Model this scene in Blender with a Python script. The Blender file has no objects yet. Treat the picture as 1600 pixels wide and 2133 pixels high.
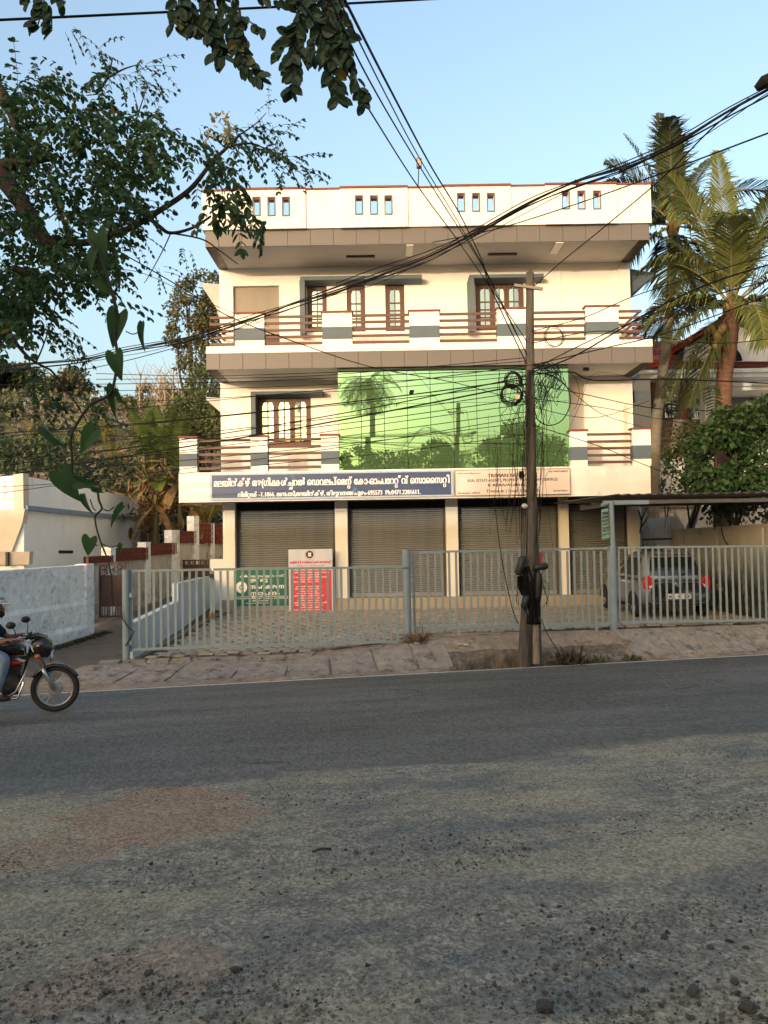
import bpy, bmesh, math, random
from mathutils import Vector, Matrix, noise as mnoise
scene = bpy.context.scene
COL = scene.collection
R = random.Random(11)
rad = math.radians

# ------------------------------------------------------------------ camera
EYE = Vector((0.0, 0.0, 1.6))
FOC = 1600.0                      # focal length for a 1600 px wide frame
PITCH, ROLL = math.atan(53.5 / 1600), 0.0162
cF = Vector((0, math.cos(PITCH), math.sin(PITCH)))
cU0 = Vector((0, -math.sin(PITCH), math.cos(PITCH)))
cR0 = Vector((1, 0, 0))
cR = cR0 * math.cos(ROLL) - cU0 * math.sin(ROLL)
cU = cU0 * math.cos(ROLL) + cR0 * math.sin(ROLL)
cam_data = bpy.data.cameras.new('camera')
cam = bpy.data.objects.new('camera', cam_data)
COL.objects.link(cam)
m4 = Matrix((cR, cU, -cF)).transposed().to_4x4()
m4.translation = EYE
cam.matrix_world = m4
cam_data.sensor_fit = 'HORIZONTAL'
cam_data.sensor_width = 36.0
cam_data.lens = 36.0 * FOC / 1600.0
cam_data.clip_start = 0.05
cam_data.clip_end = 2000
scene.camera = cam

# ------------------------------------------------------------------ daylight
SUN_EL = 6.3
SUN_DIR = Vector((0.46, 0.888, -math.tan(rad(SUN_EL)))).normalized()   # the way the light travels
world = bpy.data.worlds.new('World')
scene.world = world
world.use_nodes = True
wn = world.node_tree
for n in list(wn.nodes):
    wn.nodes.remove(n)
sky = wn.nodes.new('ShaderNodeTexSky')
sky.sky_type = 'NISHITA'
sky.sun_disc = False
sky.sun_elevation = rad(SUN_EL)
sky.sun_rotation = math.atan2(-SUN_DIR.x, -SUN_DIR.y)
sky.altitude = 60
sky.air_density = 1.0
sky.dust_density = 8.0
sky.ozone_density = 1.4
bg = wn.nodes.new('ShaderNodeBackground')
bg.inputs[1].default_value = 0.15
wo = wn.nodes.new('ShaderNodeOutputWorld')
tint = wn.nodes.new('ShaderNodeMixRGB')      # the warm white balance of the evening air, the same all over
tint.blend_type = 'MULTIPLY'; tint.inputs[0].default_value = 1.0
tint.inputs[2].default_value = (1.05, 1.0, .95, 1)
wn.links.new(sky.outputs[0], tint.inputs[1])
wn.links.new(tint.outputs[0], bg.inputs[0])
wn.links.new(bg.outputs[0], wo.inputs[0])
sun_data = bpy.data.lights.new('sun', 'SUN')
sun_data.energy = 0.40
sun_data.angle = rad(0.6)
sun_data.color = (1.0, 0.88, 0.72)
sun = bpy.data.objects.new('sun', sun_data)
sun.rotation_mode = 'QUATERNION'
sun.rotation_quaternion = SUN_DIR.to_track_quat('-Z', 'Y')
sun.location = (-20, -40, 20)
COL.objects.link(sun)
scene.view_settings.view_transform = 'Standard'
scene.view_settings.look = 'None'
scene.view_settings.gamma = 1.0
scene.view_settings.use_curve_mapping = False
scene.view_settings.exposure = 2.4
scene.render.engine = 'CYCLES'
scene.cycles.max_bounces = 6
scene.cycles.transparent_max_bounces = 8

def P(px, py, Y):
    """point of the place at depth Y on the sight line of a survey mark (px, py)"""
    d = cF + cR * ((px - 800) / FOC) + cU * ((1066.5 - py) / FOC)
    return EYE + d * (Y / d.y)

# ------------------------------------------------------------------ mesh building
class MB:
    def __init__(s):
        s.v, s.f = [], []
    def add(s, vs, fs):
        o = len(s.v)
        s.v += [Vector(v) for v in vs]
        s.f += [tuple(i + o for i in f) for f in fs]
        return s
    def quad(s, a, b, c, d):
        return s.add([a, b, c, d], [(0, 1, 2, 3)])
    def box(s, x0, x1, y0, y1, z0, z1):
        if x0 > x1: x0, x1 = x1, x0
        if y0 > y1: y0, y1 = y1, y0
        if z0 > z1: z0, z1 = z1, z0
        return s.add([(x0, y0, z0), (x1, y0, z0), (x1, y1, z0), (x0, y1, z0), (x0, y0, z1), (x1, y0, z1), (x1, y1, z1), (x0, y1, z1)],
                     [(0, 3, 2, 1), (4, 5, 6, 7), (0, 1, 5, 4), (1, 2, 6, 5), (2, 3, 7, 6), (3, 0, 4, 7)])
    def obox(s, c, ax, ay, az):
        c, ax, ay, az = Vector(c), Vector(ax), Vector(ay), Vector(az)
        vs = [c + ax * i + ay * j + az * k for k in (-1, 1) for (i, j) in ((-1, -1), (1, -1), (1, 1), (-1, 1))]
        return s.add(vs, [(0, 3, 2, 1), (4, 5, 6, 7), (0, 1, 5, 4), (1, 2, 6, 5), (2, 3, 7, 6), (3, 0, 4, 7)])
    def beam(s, a, b, w, h, up=(0, 0, 1)):
        a, b = Vector(a), Vector(b)
        d = b - a
        x = d.normalized()
        y = Vector(up).cross(x)
        if y.length < 1e-4: y = Vector((1, 0, 0)).cross(x)
        y.normalize()
        z = x.cross(y)
        return s.obox((a + b) / 2, d / 2, y * w / 2, z * h / 2)
    def prism(s, pts, ext):
        """planar polygon pts pushed along ext"""
        pts = [Vector(p) for p in pts]; e = Vector(ext); n = len(pts)
        fs = [tuple(range(n - 1, -1, -1)), tuple(range(n, 2 * n))]
        fs += [(i, (i + 1) % n, n + (i + 1) % n, n + i) for i in range(n)]
        return s.add(pts + [p + e for p in pts], fs)
    def tube(s, pts, r, n=6, cap=True):
        pts = [Vector(p) for p in pts]
        rs = r if isinstance(r, (list, tuple)) else [r] * len(pts)
        o = len(s.v)
        ref = None
        for i, p in enumerate(pts):
            t = (pts[min(i + 1, len(pts) - 1)] - pts[max(i - 1, 0)])
            if t.length < 1e-9: t = Vector((0, 0, 1))
            t.normalize()
            if ref is None:
                ref = Vector((0, 0, 1)) if abs(t.z) < 0.9 else Vector((1, 0, 0))
            u = ref - t * ref.dot(t)
            if u.length < 1e-5: u = t.orthogonal()
            u.normalize(); ref = u
            w = t.cross(u)
            for k in range(n):
                a = 2 * math.pi * k / n
                s.v.append(p + (u * math.cos(a) + w * math.sin(a)) * rs[i])
        for i in range(len(pts) - 1):
            for k in range(n):
                a = o + i * n + k; b = o + i * n + (k + 1) % n
                s.f.append((a, b, b + n, a + n))
        if cap:
            s.f.append(tuple(o + k for k in range(n - 1, -1, -1)))
            e = o + (len(pts) - 1) * n
            s.f.append(tuple(e + k for k in range(n)))
        return s
    def cyl(s, a, b, r, n=16, r2=None):
        return s.tube([a, b], [r, r if r2 is None else r2], n)
    def ring(s, c, axis, r, t, n=24, m=6, arc=1.0, start=0.0):
        """torus part"""
        c, ax = Vector(c), Vector(axis).normalized()
        u = ax.orthogonal().normalized() if abs(ax.z) > 0.9 else Vector((0, 0, 1)).cross(ax).normalized()
        w = ax.cross(u)
        pts = [c + (u * math.cos(start + 2 * math.pi * arc * k / n) + w * math.sin(start + 2 * math.pi * arc * k / n)) * r for k in range(n + 1)]
        return s.tube(pts, t, m, cap=arc < 1)
    def ball(s, c, rx, ry=None, rz=None, nu=12, nv=8):
        ry = rx if ry is None else ry; rz = rx if rz is None else rz
        c = Vector(c); o = len(s.v)
        s.v.append(c + Vector((0, 0, -rz)))
        for j in range(1, nv):
            th = math.pi * j / nv - math.pi / 2
            for i in range(nu):
                a = 2 * math.pi * i / nu
                s.v.append(c + Vector((rx * math.cos(th) * math.cos(a), ry * math.cos(th) * math.sin(a), rz * math.sin(th))))
        s.v.append(c + Vector((0, 0, rz)))
        for i in range(nu):
            s.f.append((o, o + 1 + (i + 1) % nu, o + 1 + i))
            e = o + 1 + (nv - 2) * nu
            s.f.append((len(s.v) - 1, e + i, e + (i + 1) % nu))
        for j in range(nv - 2):
            for i in range(nu):
                a = o + 1 + j * nu + i; b = o + 1 + j * nu + (i + 1) % nu
                s.f.append((a, b, b + nu, a + nu))
        return s
    def wall(s, x0, x1, z0, z1, y0, y1, holes):
        """slab between y0 (front) and y1 with rectangular openings (hx0,hx1,hz0,hz1)"""
        xs = sorted(set([x0, x1] + [h[0] for h in holes] + [h[1] for h in holes]))
        zs = sorted(set([z0, z1] + [h[2] for h in holes] + [h[3] for h in holes]))
        xs = [x for x in xs if x0 <= x <= x1]; zs = [z for z in zs if z0 <= z <= z1]
        def solid(i, j):
            if i < 0 or j < 0 or i >= len(xs) - 1 or j >= len(zs) - 1: return False
            cx, cz = (xs[i] + xs[i + 1]) / 2, (zs[j] + zs[j + 1]) / 2
            return not any(h[0] < cx < h[1] and h[2] < cz < h[3] for h in holes)
        for i in range(len(xs) - 1):
            for j in range(len(zs) - 1):
                if not solid(i, j): continue
                a, b, c, d = xs[i], xs[i + 1], zs[j], zs[j + 1]
                s.quad((a, y0, c), (b, y0, c), (b, y0, d), (a, y0, d))
                s.quad((b, y1, c), (a, y1, c), (a, y1, d), (b, y1, d))
                if not solid(i - 1, j): s.quad((a, y1, c), (a, y0, c), (a, y0, d), (a, y1, d))
                if not solid(i + 1, j): s.quad((b, y0, c), (b, y1, c), (b, y1, d), (b, y0, d))
                if not solid(i, j - 1): s.quad((a, y1, c), (b, y1, c), (b, y0, c), (a, y0, c))
                if not solid(i, j + 1): s.quad((a, y0, d), (b, y0, d), (b, y1, d), (a, y1, d))
        return s
    def leaf(s, p, d, nrm, L, W, fold=0.25, tip=0.0):
        """one leaf blade of six corners, folded along its rib"""
        d = Vector(d).normalized(); nrm = Vector(nrm)
        w = d.cross(nrm)
        if w.length < 1e-4: w = d.orthogonal()
        w.normalize(); nrm = w.cross(d)
        p = Vector(p)
        up = nrm * (W * fold)
        e = p + d * L - nrm * tip * L
        a = [p + d * L * t + w * W * k + up - nrm * tip * L * t * t for t, k in ((.14, .32), (.42, .5), (.72, .43), (.92, .2))]
        b = [p + d * L * t - w * W * k + up - nrm * tip * L * t * t for t, k in ((.92, .2), (.72, .43), (.42, .5), (.14, .32))]
        return s.add([p] + a + [e] + b, [(0, 1, 2, 3, 4, 5), (0, 5, 6, 7, 8, 9)])
    def mesh(s, name, m, org=(0, 0, 0), smooth=False):
        me = bpy.data.meshes.new(name)
        org = Vector(org)
        me.from_pydata([tuple(v - org) for v in s.v], [], s.f)
        if m: me.materials.append(m)
        if smooth:
            me.polygons.foreach_set('use_smooth', [True] * len(me.polygons))
        me.update()
        return me

ORG = {}
def worg(o):
    return ORG.get(o.name, Vector((0, 0, 0)))
def obj(name, mb, m, parent=None, smooth=False, bevel=0.0, org=None, seg=1):
    """link a mesh (given in world coordinates) as ONE object; org: its own origin in the world"""
    pw = worg(parent) if parent else Vector((0, 0, 0))
    og = Vector(org) if org is not None else pw
    me = mb.mesh(name, m, og, smooth)
    o = bpy.data.objects.new(name, me)
    COL.objects.link(o)
    ORG[o.name] = og.copy()
    if parent: o.parent = parent
    o.location = og - pw
    if bevel:
        b = o.modifiers.new('bevel', 'BEVEL'); b.width = bevel; b.segments = seg; b.limit_method = 'ANGLE'
    return o
def inst(name, me, at, parent=None, rot=None, scale=None):
    """another object that shares a mesh; at: world place of its origin"""
    o = bpy.data.objects.new(name, me)
    COL.objects.link(o)
    ORG[o.name] = Vector(at)
    if parent: o.parent = parent
    o.location = Vector(at) - (worg(parent) if parent else Vector((0, 0, 0)))
    if rot is not None: o.rotation_euler = rot
    if scale is not None: o.scale = scale if isinstance(scale, (tuple, list, Vector)) else (scale,) * 3
    return o
def tag(o, label, cat, group=None, kind=None):
    o['label'] = label; o['category'] = cat
    if group: o['group'] = group
    if kind: o['kind'] = kind
    return o
def thing(name, loc, label, cat, group=None):
    o = bpy.data.objects.new(name, None)
    o.empty_display_size = 0.2
    COL.objects.link(o)
    o.location = loc
    ORG[o.name] = Vector(loc)
    return tag(o, label, cat, group)
def struct(o, kind='structure'):
    o['kind'] = kind
    return o

# ------------------------------------------------------------------ materials
def mat(name, c1, c2=None, scale=3.0, rough=0.8, bump=0.0, bscale=40.0, metal=0.0, stain=None, island=0.0,
        trans=0.0, spec=0.3, stretch=(1, 1, 1), lo=0.35, hi=0.65, coat=0.0, stain2=None):
    m = bpy.data.materials.new(name); m.use_nodes = True
    nt = m.node_tree; N = nt.nodes; L = nt.links
    pb = N['Principled BSDF']; out = N['Material Output']
    pb.inputs['Roughness'].default_value = rough
    pb.inputs['Metallic'].default_value = metal
    pb.inputs['Specular IOR Level'].default_value = spec
    if coat: pb.inputs['Coat Weight'].default_value = coat; pb.inputs['Coat Roughness'].default_value = .08
    tc = N.new('ShaderNodeTexCoord'); mp = N.new('ShaderNodeMapping'); mp.inputs['Scale'].default_value = stretch
    L.new(tc.outputs['Object'], mp.inputs[0])
    c2 = c2 or tuple(x * .8 for x in c1)
    nz = N.new('ShaderNodeTexNoise'); nz.inputs['Scale'].default_value = scale; nz.inputs['Detail'].default_value = 6
    nz.inputs['Roughness'].default_value = .62
    L.new(mp.outputs[0], nz.inputs['Vector'])
    rp = N.new('ShaderNodeValToRGB')
    rp.color_ramp.elements[0].position = lo; rp.color_ramp.elements[1].position = hi
    rp.color_ramp.elements[0].color = (*c1, 1); rp.color_ramp.elements[1].color = (*c2, 1)
    L.new(nz.outputs['Fac'], rp.inputs[0])
    col = rp.outputs[0]
    for st in (stain, stain2):
        if not st: continue
        sc, sthr, sscale, sstr = st[:4]
        mp2 = N.new('ShaderNodeMapping'); mp2.inputs['Scale'].default_value = sstr
        L.new(tc.outputs['Object'], mp2.inputs[0])
        n2 = N.new('ShaderNodeTexNoise'); n2.inputs['Scale'].default_value = sscale; n2.inputs['Detail'].default_value = 8
        n2.inputs['Roughness'].default_value = .7
        L.new(mp2.outputs[0], n2.inputs['Vector'])
        r2 = N.new('ShaderNodeValToRGB')
        r2.color_ramp.elements[0].position = sthr; r2.color_ramp.elements[1].position = min(1, sthr + .14)
        L.new(n2.outputs['Fac'], r2.inputs[0])
        fac = r2.outputs[0]
        if len(st) > 4:       # (zlow, zhigh): the dirt climbs from the ground
            sx = N.new('ShaderNodeSeparateXYZ'); L.new(tc.outputs['Object'], sx.inputs[0])
            mr = N.new('ShaderNodeMapRange'); mr.inputs[1].default_value = st[4]; mr.inputs[2].default_value = st[5]
            mr.inputs[3].default_value = 1; mr.inputs[4].default_value = 0
            L.new(sx.outputs['Z'], mr.inputs[0])
            mu = N.new('ShaderNodeMath'); mu.operation = 'MULTIPLY'
            L.new(fac, mu.inputs[0]); L.new(mr.outputs[0], mu.inputs[1]); fac = mu.outputs[0]
        mx = N.new('ShaderNodeMixRGB'); mx.inputs[2].default_value = (*sc, 1)
        L.new(fac, mx.inputs[0]); L.new(col, mx.inputs[1]); col = mx.outputs[0]
    if island:
        ge = N.new('ShaderNodeNewGeometry')
        hs = N.new('ShaderNodeHueSaturation')
        mr = N.new('ShaderNodeMapRange'); mr.inputs[3].default_value = 1 - island; mr.inputs[4].default_value = 1 + island
        L.new(ge.outputs['Random Per Island'], mr.inputs[0]); L.new(mr.outputs[0], hs.inputs['Value'])
        mr2 = N.new('ShaderNodeMapRange'); mr2.inputs[3].default_value = .5 + island * .06; mr2.inputs[4].default_value = .5 - island * .06
        L.new(ge.outputs['Random Per Island'], mr2.inputs[0]); L.new(mr2.outputs[0], hs.inputs['Hue'])
        L.new(col, hs.inputs['Color']); col = hs.outputs[0]
    L.new(col, pb.inputs['Base Color'])
    if bump:
        nb = N.new('ShaderNodeTexNoise'); nb.inputs['Scale'].default_value = bscale; nb.inputs['Detail'].default_value = 5
        L.new(mp.outputs[0], nb.inputs['Vector'])
        bp = N.new('ShaderNodeBump'); bp.inputs['Strength'].default_value = bump; bp.inputs['Distance'].default_value = .02
        L.new(nb.outputs['Fac'], bp.inputs['Height']); L.new(bp.outputs[0], pb.inputs['Normal'])
    if trans:
        tr = N.new('ShaderNodeBsdfTranslucent'); ms = N.new('ShaderNodeMixShader'); ms.inputs[0].default_value = trans
        L.new(col, tr.inputs[0]); L.new(pb.outputs[0], ms.inputs[1]); L.new(tr.outputs[0], ms.inputs[2]); L.new(ms.outputs[0], out.inputs[0])
    return m

def mirror_mat(name, tint, rough=.015, wob=0.0, wscale=1.2, film=None):
    """tinted reflective glazing"""
    m = bpy.data.materials.new(name); m.use_nodes = True
    nt = m.node_tree; N = nt.nodes; L = nt.links; pb = N['Principled BSDF']
    pb.inputs['Metallic'].default_value = 1.0; pb.inputs['Roughness'].default_value = rough
    tc = N.new('ShaderNodeTexCoord')
    n0 = N.new('ShaderNodeTexNoise'); n0.inputs['Scale'].default_value = .8
    L.new(tc.outputs['Object'], n0.inputs['Vector'])
    rp = N.new('ShaderNodeValToRGB'); rp.color_ramp.elements[0].color = (*tint, 1); rp.color_ramp.elements[1].color = (*[t * .9 for t in tint], 1)
    L.new(n0.outputs['Fac'], rp.inputs[0]); L.new(rp.outputs[0], pb.inputs['Base Color'])
    if wob:
        nb = N.new('ShaderNodeTexNoise'); nb.inputs['Scale'].default_value = wscale; nb.inputs['Detail'].default_value = 1
        L.new(tc.outputs['Object'], nb.inputs['Vector'])
        bp = N.new('ShaderNodeBump'); bp.inputs['Strength'].default_value = wob; bp.inputs['Distance'].default_value = .02
        L.new(nb.outputs['Fac'], bp.inputs['Height']); L.new(bp.outputs[0], pb.inputs['Normal'])
    if film:      # tinted body and dust of the pane
        df = N.new('ShaderNodeBsdfDiffuse'); df.inputs[0].default_value = (*film[:3], 1)
        ms = N.new('ShaderNodeMixShader'); ms.inputs[0].default_value = film[3]
        L.new(pb.outputs[0], ms.inputs[1]); L.new(df.outputs[0], ms.inputs[2]); L.new(ms.outputs[0], N['Material Output'].inputs[0])
    return m

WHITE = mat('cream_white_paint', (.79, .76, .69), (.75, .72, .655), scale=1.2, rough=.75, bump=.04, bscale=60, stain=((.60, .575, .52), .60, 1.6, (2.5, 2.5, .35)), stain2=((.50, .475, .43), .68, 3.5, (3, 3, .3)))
WHITE2 = mat('white_paint', (.78, .78, .75), (.72, .72, .69), scale=2, rough=.75, bump=.05, bscale=50)
GREYP = mat('slate_grey_paint', (.105, .13, .15), (.092, .117, .135), scale=2, rough=.7)
REDP = mat('oxide_red_paint', (.20, .05, .04), (.17, .043, .035), scale=5, rough=.6)
BROWNP = mat('brown_rail_paint', (.125, .058, .045), (.10, .047, .037), scale=6, rough=.5)
TILE = mat('taupe_cladding', (.132, .118, .110), (.118, .106, .099), scale=1.4, rough=.42, island=0.06, stain=((.16, .138, .124), .55, 2.2, (1, 1, 2)))
GROUT = mat('dark_joint', (.05, .042, .036), rough=.9)
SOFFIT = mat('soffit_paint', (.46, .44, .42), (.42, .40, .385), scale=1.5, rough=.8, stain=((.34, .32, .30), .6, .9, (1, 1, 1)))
DARK = mat('dark_interior_and_shade', (.012, .012, .012), rough=.9)
WOOD = mat('brown_window_wood', (.105, .048, .036), (.075, .034, .027), scale=9, rough=.45, stretch=(6, 6, .7))
MIRR = mirror_mat('window_mirror_glass', (.27, .345, .32), .02, .012, 2.0)
GGLASS = mirror_mat('green_reflective_glass', (.20, .40, .265), .012, .006, 1.0, (.15, .26, .11, .30))
# ------------------------------------------------------------------ the lie of the land
RC, RS = math.cos(rad(12)), math.sin(rad(12))
def along(x, y): return x * RC + y * RS
def across(x, y): return y * RC - x * RS
def road_xy(u, d): return (u * RC - d * RS, u * RS + d * RC)
D_LINE = 12.91
def sm(a, b, x):
    t = max(0.0, min(1.0, (x - a) / (b - a)))
    return t * t * (3 - 2 * t)
def hill_h(x, y):
    h = 0.0
    h += 11.5 * sm(30, 60, y - .25 * (x + 14)) * sm(-3, -12, x)
    h += 1.5 * sm(24, 40, y) * sm(4, 9, x)
    return h
def gz(x, y):
    d = across(x, y)
    zl = -.072 * (D_LINE - 2.5)
    if d <= D_LINE:
        z = -.072 * (d - 2.5) if d > 0 else .18 + .02 * -d
        return z
    e = d - D_LINE
    left = zl + (-.55 - zl) * sm(0, 1.8, e) + .10 * sm(1.5, 8.0, e)
    right = zl + (-.30 - zl) * sm(.1, 1.15, e) - .15 * sm(1.2, 8.0, e)
    t = sm(-2.2, 1.6, x)
    z = left * (1 - t) + right * t
    # open drain beside the pole
    wob = .13 * math.sin(x * 3.1) + .08 * math.sin(x * 7.7) + .05 * math.sin(x * 17)
    k = sm(1.2, 1.5, x) * sm(4.1, 2.9, x) * sm(.06, .14, e) * sm(.50 + wob * .6, .40 + wob * .6, e)
    z -= .45 * k
    z += .55 * sm(15, 30, y) * sm(-4.7, -5.4, x)
    return z + hill_h(x, y)

def graded(a, b, near, step0, grow, smax):
    """spacings that widen away from near"""
    out = [near]; s = step0
    while out[-1] < b: out.append(min(b, out[-1] + s)); s = min(smax, s * grow)
    s = step0; lo = [near]
    while lo[-1] > a: lo.append(max(a, lo[-1] - s)); s = min(smax, s * grow)
    return sorted(set(out + lo))
us = graded(-300, 320, 0, .16, 1.045, 30)
ds = graded(-200, 420, 14, .085, 1.035, 30)
mb = MB()
for d in ds:
    for u in us:
        x, y = road_xy(u, d)
        z = gz(x, y) - (.0 if d > D_LINE else .03)
        if 1.16 < x < 4.42 and D_LINE + .06 < d < D_LINE + .60: z -= .16
        if 12.9 < d < 15.5 and -12 < u < 16:
            z += .022 * mnoise.noise(Vector((x * 3, y * 3, 0))) + .012 * mnoise.noise(Vector((x * 9, y * 9, 3)))
        mb.v.append(Vector((x, y, z)))
nu = len(us)
for j in range(len(ds) - 1):
    for i in range(nu - 1):
        a = j * nu + i
        mb.f.append((a, a + 1, a + nu + 1, a + nu))
DIRT = mat('dusty_earth', (.30, .24, .18), (.19, .155, .12), scale=6, rough=.95, bump=.8, bscale=40, stain=((.062, .05, .04), .55, 3.5, (1, 1, 1)), stain2=((.40, .32, .235), .53, 2.2, (1, 1, 1)))
struct(obj('ground', mb, DIRT, smooth=True))

def road_material():
    m = bpy.data.materials.new('worn_asphalt'); m.use_nodes = True
    nt = m.node_tree; N = nt.nodes; L = nt.links; pb = N['Principled BSDF']
    pb.inputs['Specular IOR Level'].default_value = .25
    tc = N.new('ShaderNodeTexCoord')
    rot = N.new('ShaderNodeMapping'); rot.inputs['Rotation'].default_value = (0, 0, -rad(12))
    L.new(tc.outputs['Object'], rot.inputs[0])
    def noise(scale, det=5, rough=.6, stretch=(1, 1, 1), off=(0, 0, 0)):
        mp = N.new('ShaderNodeMapping'); mp.inputs['Scale'].default_value = stretch; mp.inputs['Location'].default_value = off
        L.new(rot.outputs[0], mp.inputs[0])
        n = N.new('ShaderNodeTexNoise'); n.inputs['Scale'].default_value = scale; n.inputs['Detail'].default_value = det; n.inputs['Roughness'].default_value = rough
        L.new(mp.outputs[0], n.inputs['Vector']); return n.outputs['Fac']
    def ramp(f, p0, p1, c0=(0, 0, 0), c1=(1, 1, 1)):
        r = N.new('ShaderNodeValToRGB'); e = r.color_ramp.elements
        e[0].position = p0; e[1].position = p1; e[0].color = (*c0, 1); e[1].color = (*c1, 1)
        L.new(f, r.inputs[0]); return r.outputs[0]
    def mix(f, a, b):
        x = N.new('ShaderNodeMixRGB')
        for i, v in ((0, f), (1, a), (2, b)):
            if isinstance(v, tuple): x.inputs[i].default_value = (*v, 1)
            elif isinstance(v, float): x.inputs[i].default_value = v
            else: L.new(v, x.inputs[i])
        return x.outputs[0]
    def mth(op, a, b=0.0):
        x = N.new('ShaderNodeMath'); x.operation = op
        for i, v in ((0, a), (1, b)):
            if isinstance(v, (int, float)): x.inputs[i].default_value = v
            else: L.new(v, x.inputs[i])
        return x.outputs[0]
    sep = N.new('ShaderNodeSeparateXYZ'); L.new(rot.outputs[0], sep.inputs[0])
    U, D = sep.outputs['X'], sep.outputs['Y']
    asph = mix(ramp(noise(42, 5, .85, (1, .28, 1)), .36, .66), (.068, .065, .057), (.165, .158, .138))
    asph = mix(ramp(noise(.9, 6, .65, (.35, 1.6, 1)), .42, .62), asph, (.168, .158, .137))
    asph = mix(mth('MULTIPLY', ramp(noise(.5, 3, .6, (.12, 2.2, 1), (3, 1, 0)), .55, .68), .5), asph, (.07, .07, .068))
    asph = mix(mth('MULTIPLY', ramp(noise(2.2, 5, .7, (.4, 1.4, 1), (7, 4, 0)), .68, .74), .6), asph, (.04, .04, .04))
    def cells(scale, stretch, lo, hi):
        mp = N.new('ShaderNodeMapping'); mp.inputs['Scale'].default_value = stretch; L.new(rot.outputs[0], mp.inputs[0])
        v = N.new('ShaderNodeTexVoronoi'); v.inputs['Scale'].default_value = scale; L.new(mp.outputs[0], v.inputs['Vector'])
        s = N.new('ShaderNodeSeparateColor'); L.new(v.outputs['Color'], s.inputs[0])
        m = N.new('ShaderNodeMapRange'); m.inputs[3].default_value = lo; m.inputs[4].default_value = hi; L.new(s.outputs[0], m.inputs[0]); return m.outputs[0]
    def scale_col(c, f):
        x = N.new('ShaderNodeMixRGB'); x.blend_type = 'MULTIPLY'; x.inputs[0].default_value = 1; L.new(c, x.inputs[1])
        cb = N.new('ShaderNodeCombineColor'); [L.new(f, cb.inputs[i]) for i in range(3)]; L.new(cb.outputs[0], x.inputs[2]); return x.outputs[0]
    asph = scale_col(asph, cells(58, (1, .32, 1), .50, 1.12))
    crack = N.new('ShaderNodeTexVoronoi'); crack.feature = 'DISTANCE_TO_EDGE'; crack.inputs['Scale'].default_value = .55
    cmp_ = N.new('ShaderNodeMapping'); cmp_.inputs['Scale'].default_value = (.45, 1.5, 1)
    L.new(rot.outputs[0], cmp_.inputs[0])
    cw_ = N.new('ShaderNodeVectorMath'); cw_.operation = 'ADD'; cn_ = N.new('ShaderNodeTexNoise'); cn_.inputs['Scale'].default_value = 3; cn_.inputs['Detail'].default_value = 6
    L.new(rot.outputs[0], cn_.inputs['Vector']); cs_ = N.new('ShaderNodeVectorMath'); cs_.operation = 'SCALE'; cs_.inputs['Scale'].default_value = .5
    L.new(cn_.outputs['Color'], cs_.inputs[0]); L.new(cmp_.outputs[0], cw_.inputs[0]); L.new(cs_.outputs[0], cw_.inputs[1]); L.new(cw_.outputs[0], crack.inputs['Vector'])
    cr_f = mth('MULTIPLY', ramp(crack.outputs['Distance'], .004, .016, (1, 1, 1), (0, 0, 0)), ramp(noise(.8, 3, .6, (1, 1, 1), (5, 5, 0)), .5, .6))
    asph = mix(mth('MULTIPLY', cr_f, .7), asph, (.028, .027, .025))
    # dust and sand on the near side
    wob = noise(.55, 6, .62)
    dd = mth('ADD', D, mth('MULTIPLY', mth('ADD', mth('SUBTRACT', wob, .5), mth('MULTIPLY', mth('SUBTRACT', noise(6, 8, .75), .5), .5)), 1.3))
    edge = N.new('ShaderNodeMapRange'); edge.inputs[1].default_value = 6.32; edge.inputs[2].default_value = 6.08; L.new(dd, edge.inputs[0])
    dust = mix(ramp(noise(48, 6, .82, (1, .6, 1)), .38, .62), (.42, .365, .275), (.19, .167, .13))
    dust = mix(ramp(noise(9, 7, .78, (.7, 1.0, 1)), .46, .58), dust, (.19, .172, .137))
    patch = ramp(noise(1.5, 7, .62, (.6, 1.3, 1), (11, 2, 0)), .50, .60)
    near = mix(patch, dust, mix(ramp(noise(120, 3, .8), .4, .7), (.14, .136, .12), (.25, .238, .205)))
    sand = mix(ramp(noise(40, 5, .7), .4, .7), (.40, .335, .225), (.24, .20, .14))
    near = mix(ramp(noise(.75, 5, .6, (.5, 1.2, 1), (2, 9, 0)), .48, .60), near, sand)
    # reddish earth where the surface has broken away
    def blob(u0, d0, ru, rd):
        a = mth('POWER', mth('DIVIDE', mth('SUBTRACT', U, u0), ru), 2.0)
        b = mth('POWER', mth('DIVIDE', mth('SUBTRACT', D, d0), rd), 2.0)
        s = mth('ADD', mth('ADD', a, b), mth('MULTIPLY', mth('SUBTRACT', noise(1.7, 9, .72), .5), 5.0))
        mr = N.new('ShaderNodeMapRange'); mr.inputs[1].default_value = 1.05; mr.inputs[2].default_value = .88; L.new(s, mr.inputs[0]); return mr.outputs[0]
    red = mix(ramp(noise(26, 6, .7), .4, .65), (.40, .265, .17), (.25, .175, .12))
    for b_, s_ in (((-0.42, 5.35, .72, .62), .85), ((-.95, 4.75, .45, .3), .6), ((-.42, 3.1, .4, .22), .4), ((-1.6, 2.8, .4, .25), .4)):
        near = mix(mth('MULTIPLY', blob(*b_), s_), near, red)
    vo = N.new('ShaderNodeTexVoronoi'); vo.inputs['Scale'].default_value = 62; L.new(rot.outputs[0], vo.inputs['Vector'])
    peb = mth('MULTIPLY', ramp(vo.outputs['Distance'], .20, .34, (1, 1, 1), (0, 0, 0)), ramp(noise(3.2, 6, .7), .44, .58))
    near = mix(mth('MULTIPLY', peb, .9), near, (.052, .048, .043))
    near = scale_col(near, cells(70, (1, .75, 1), .66, 1.38))
    col = mix(edge.outputs[0], asph, near)
    L.new(col, pb.inputs['Base Color'])
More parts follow.
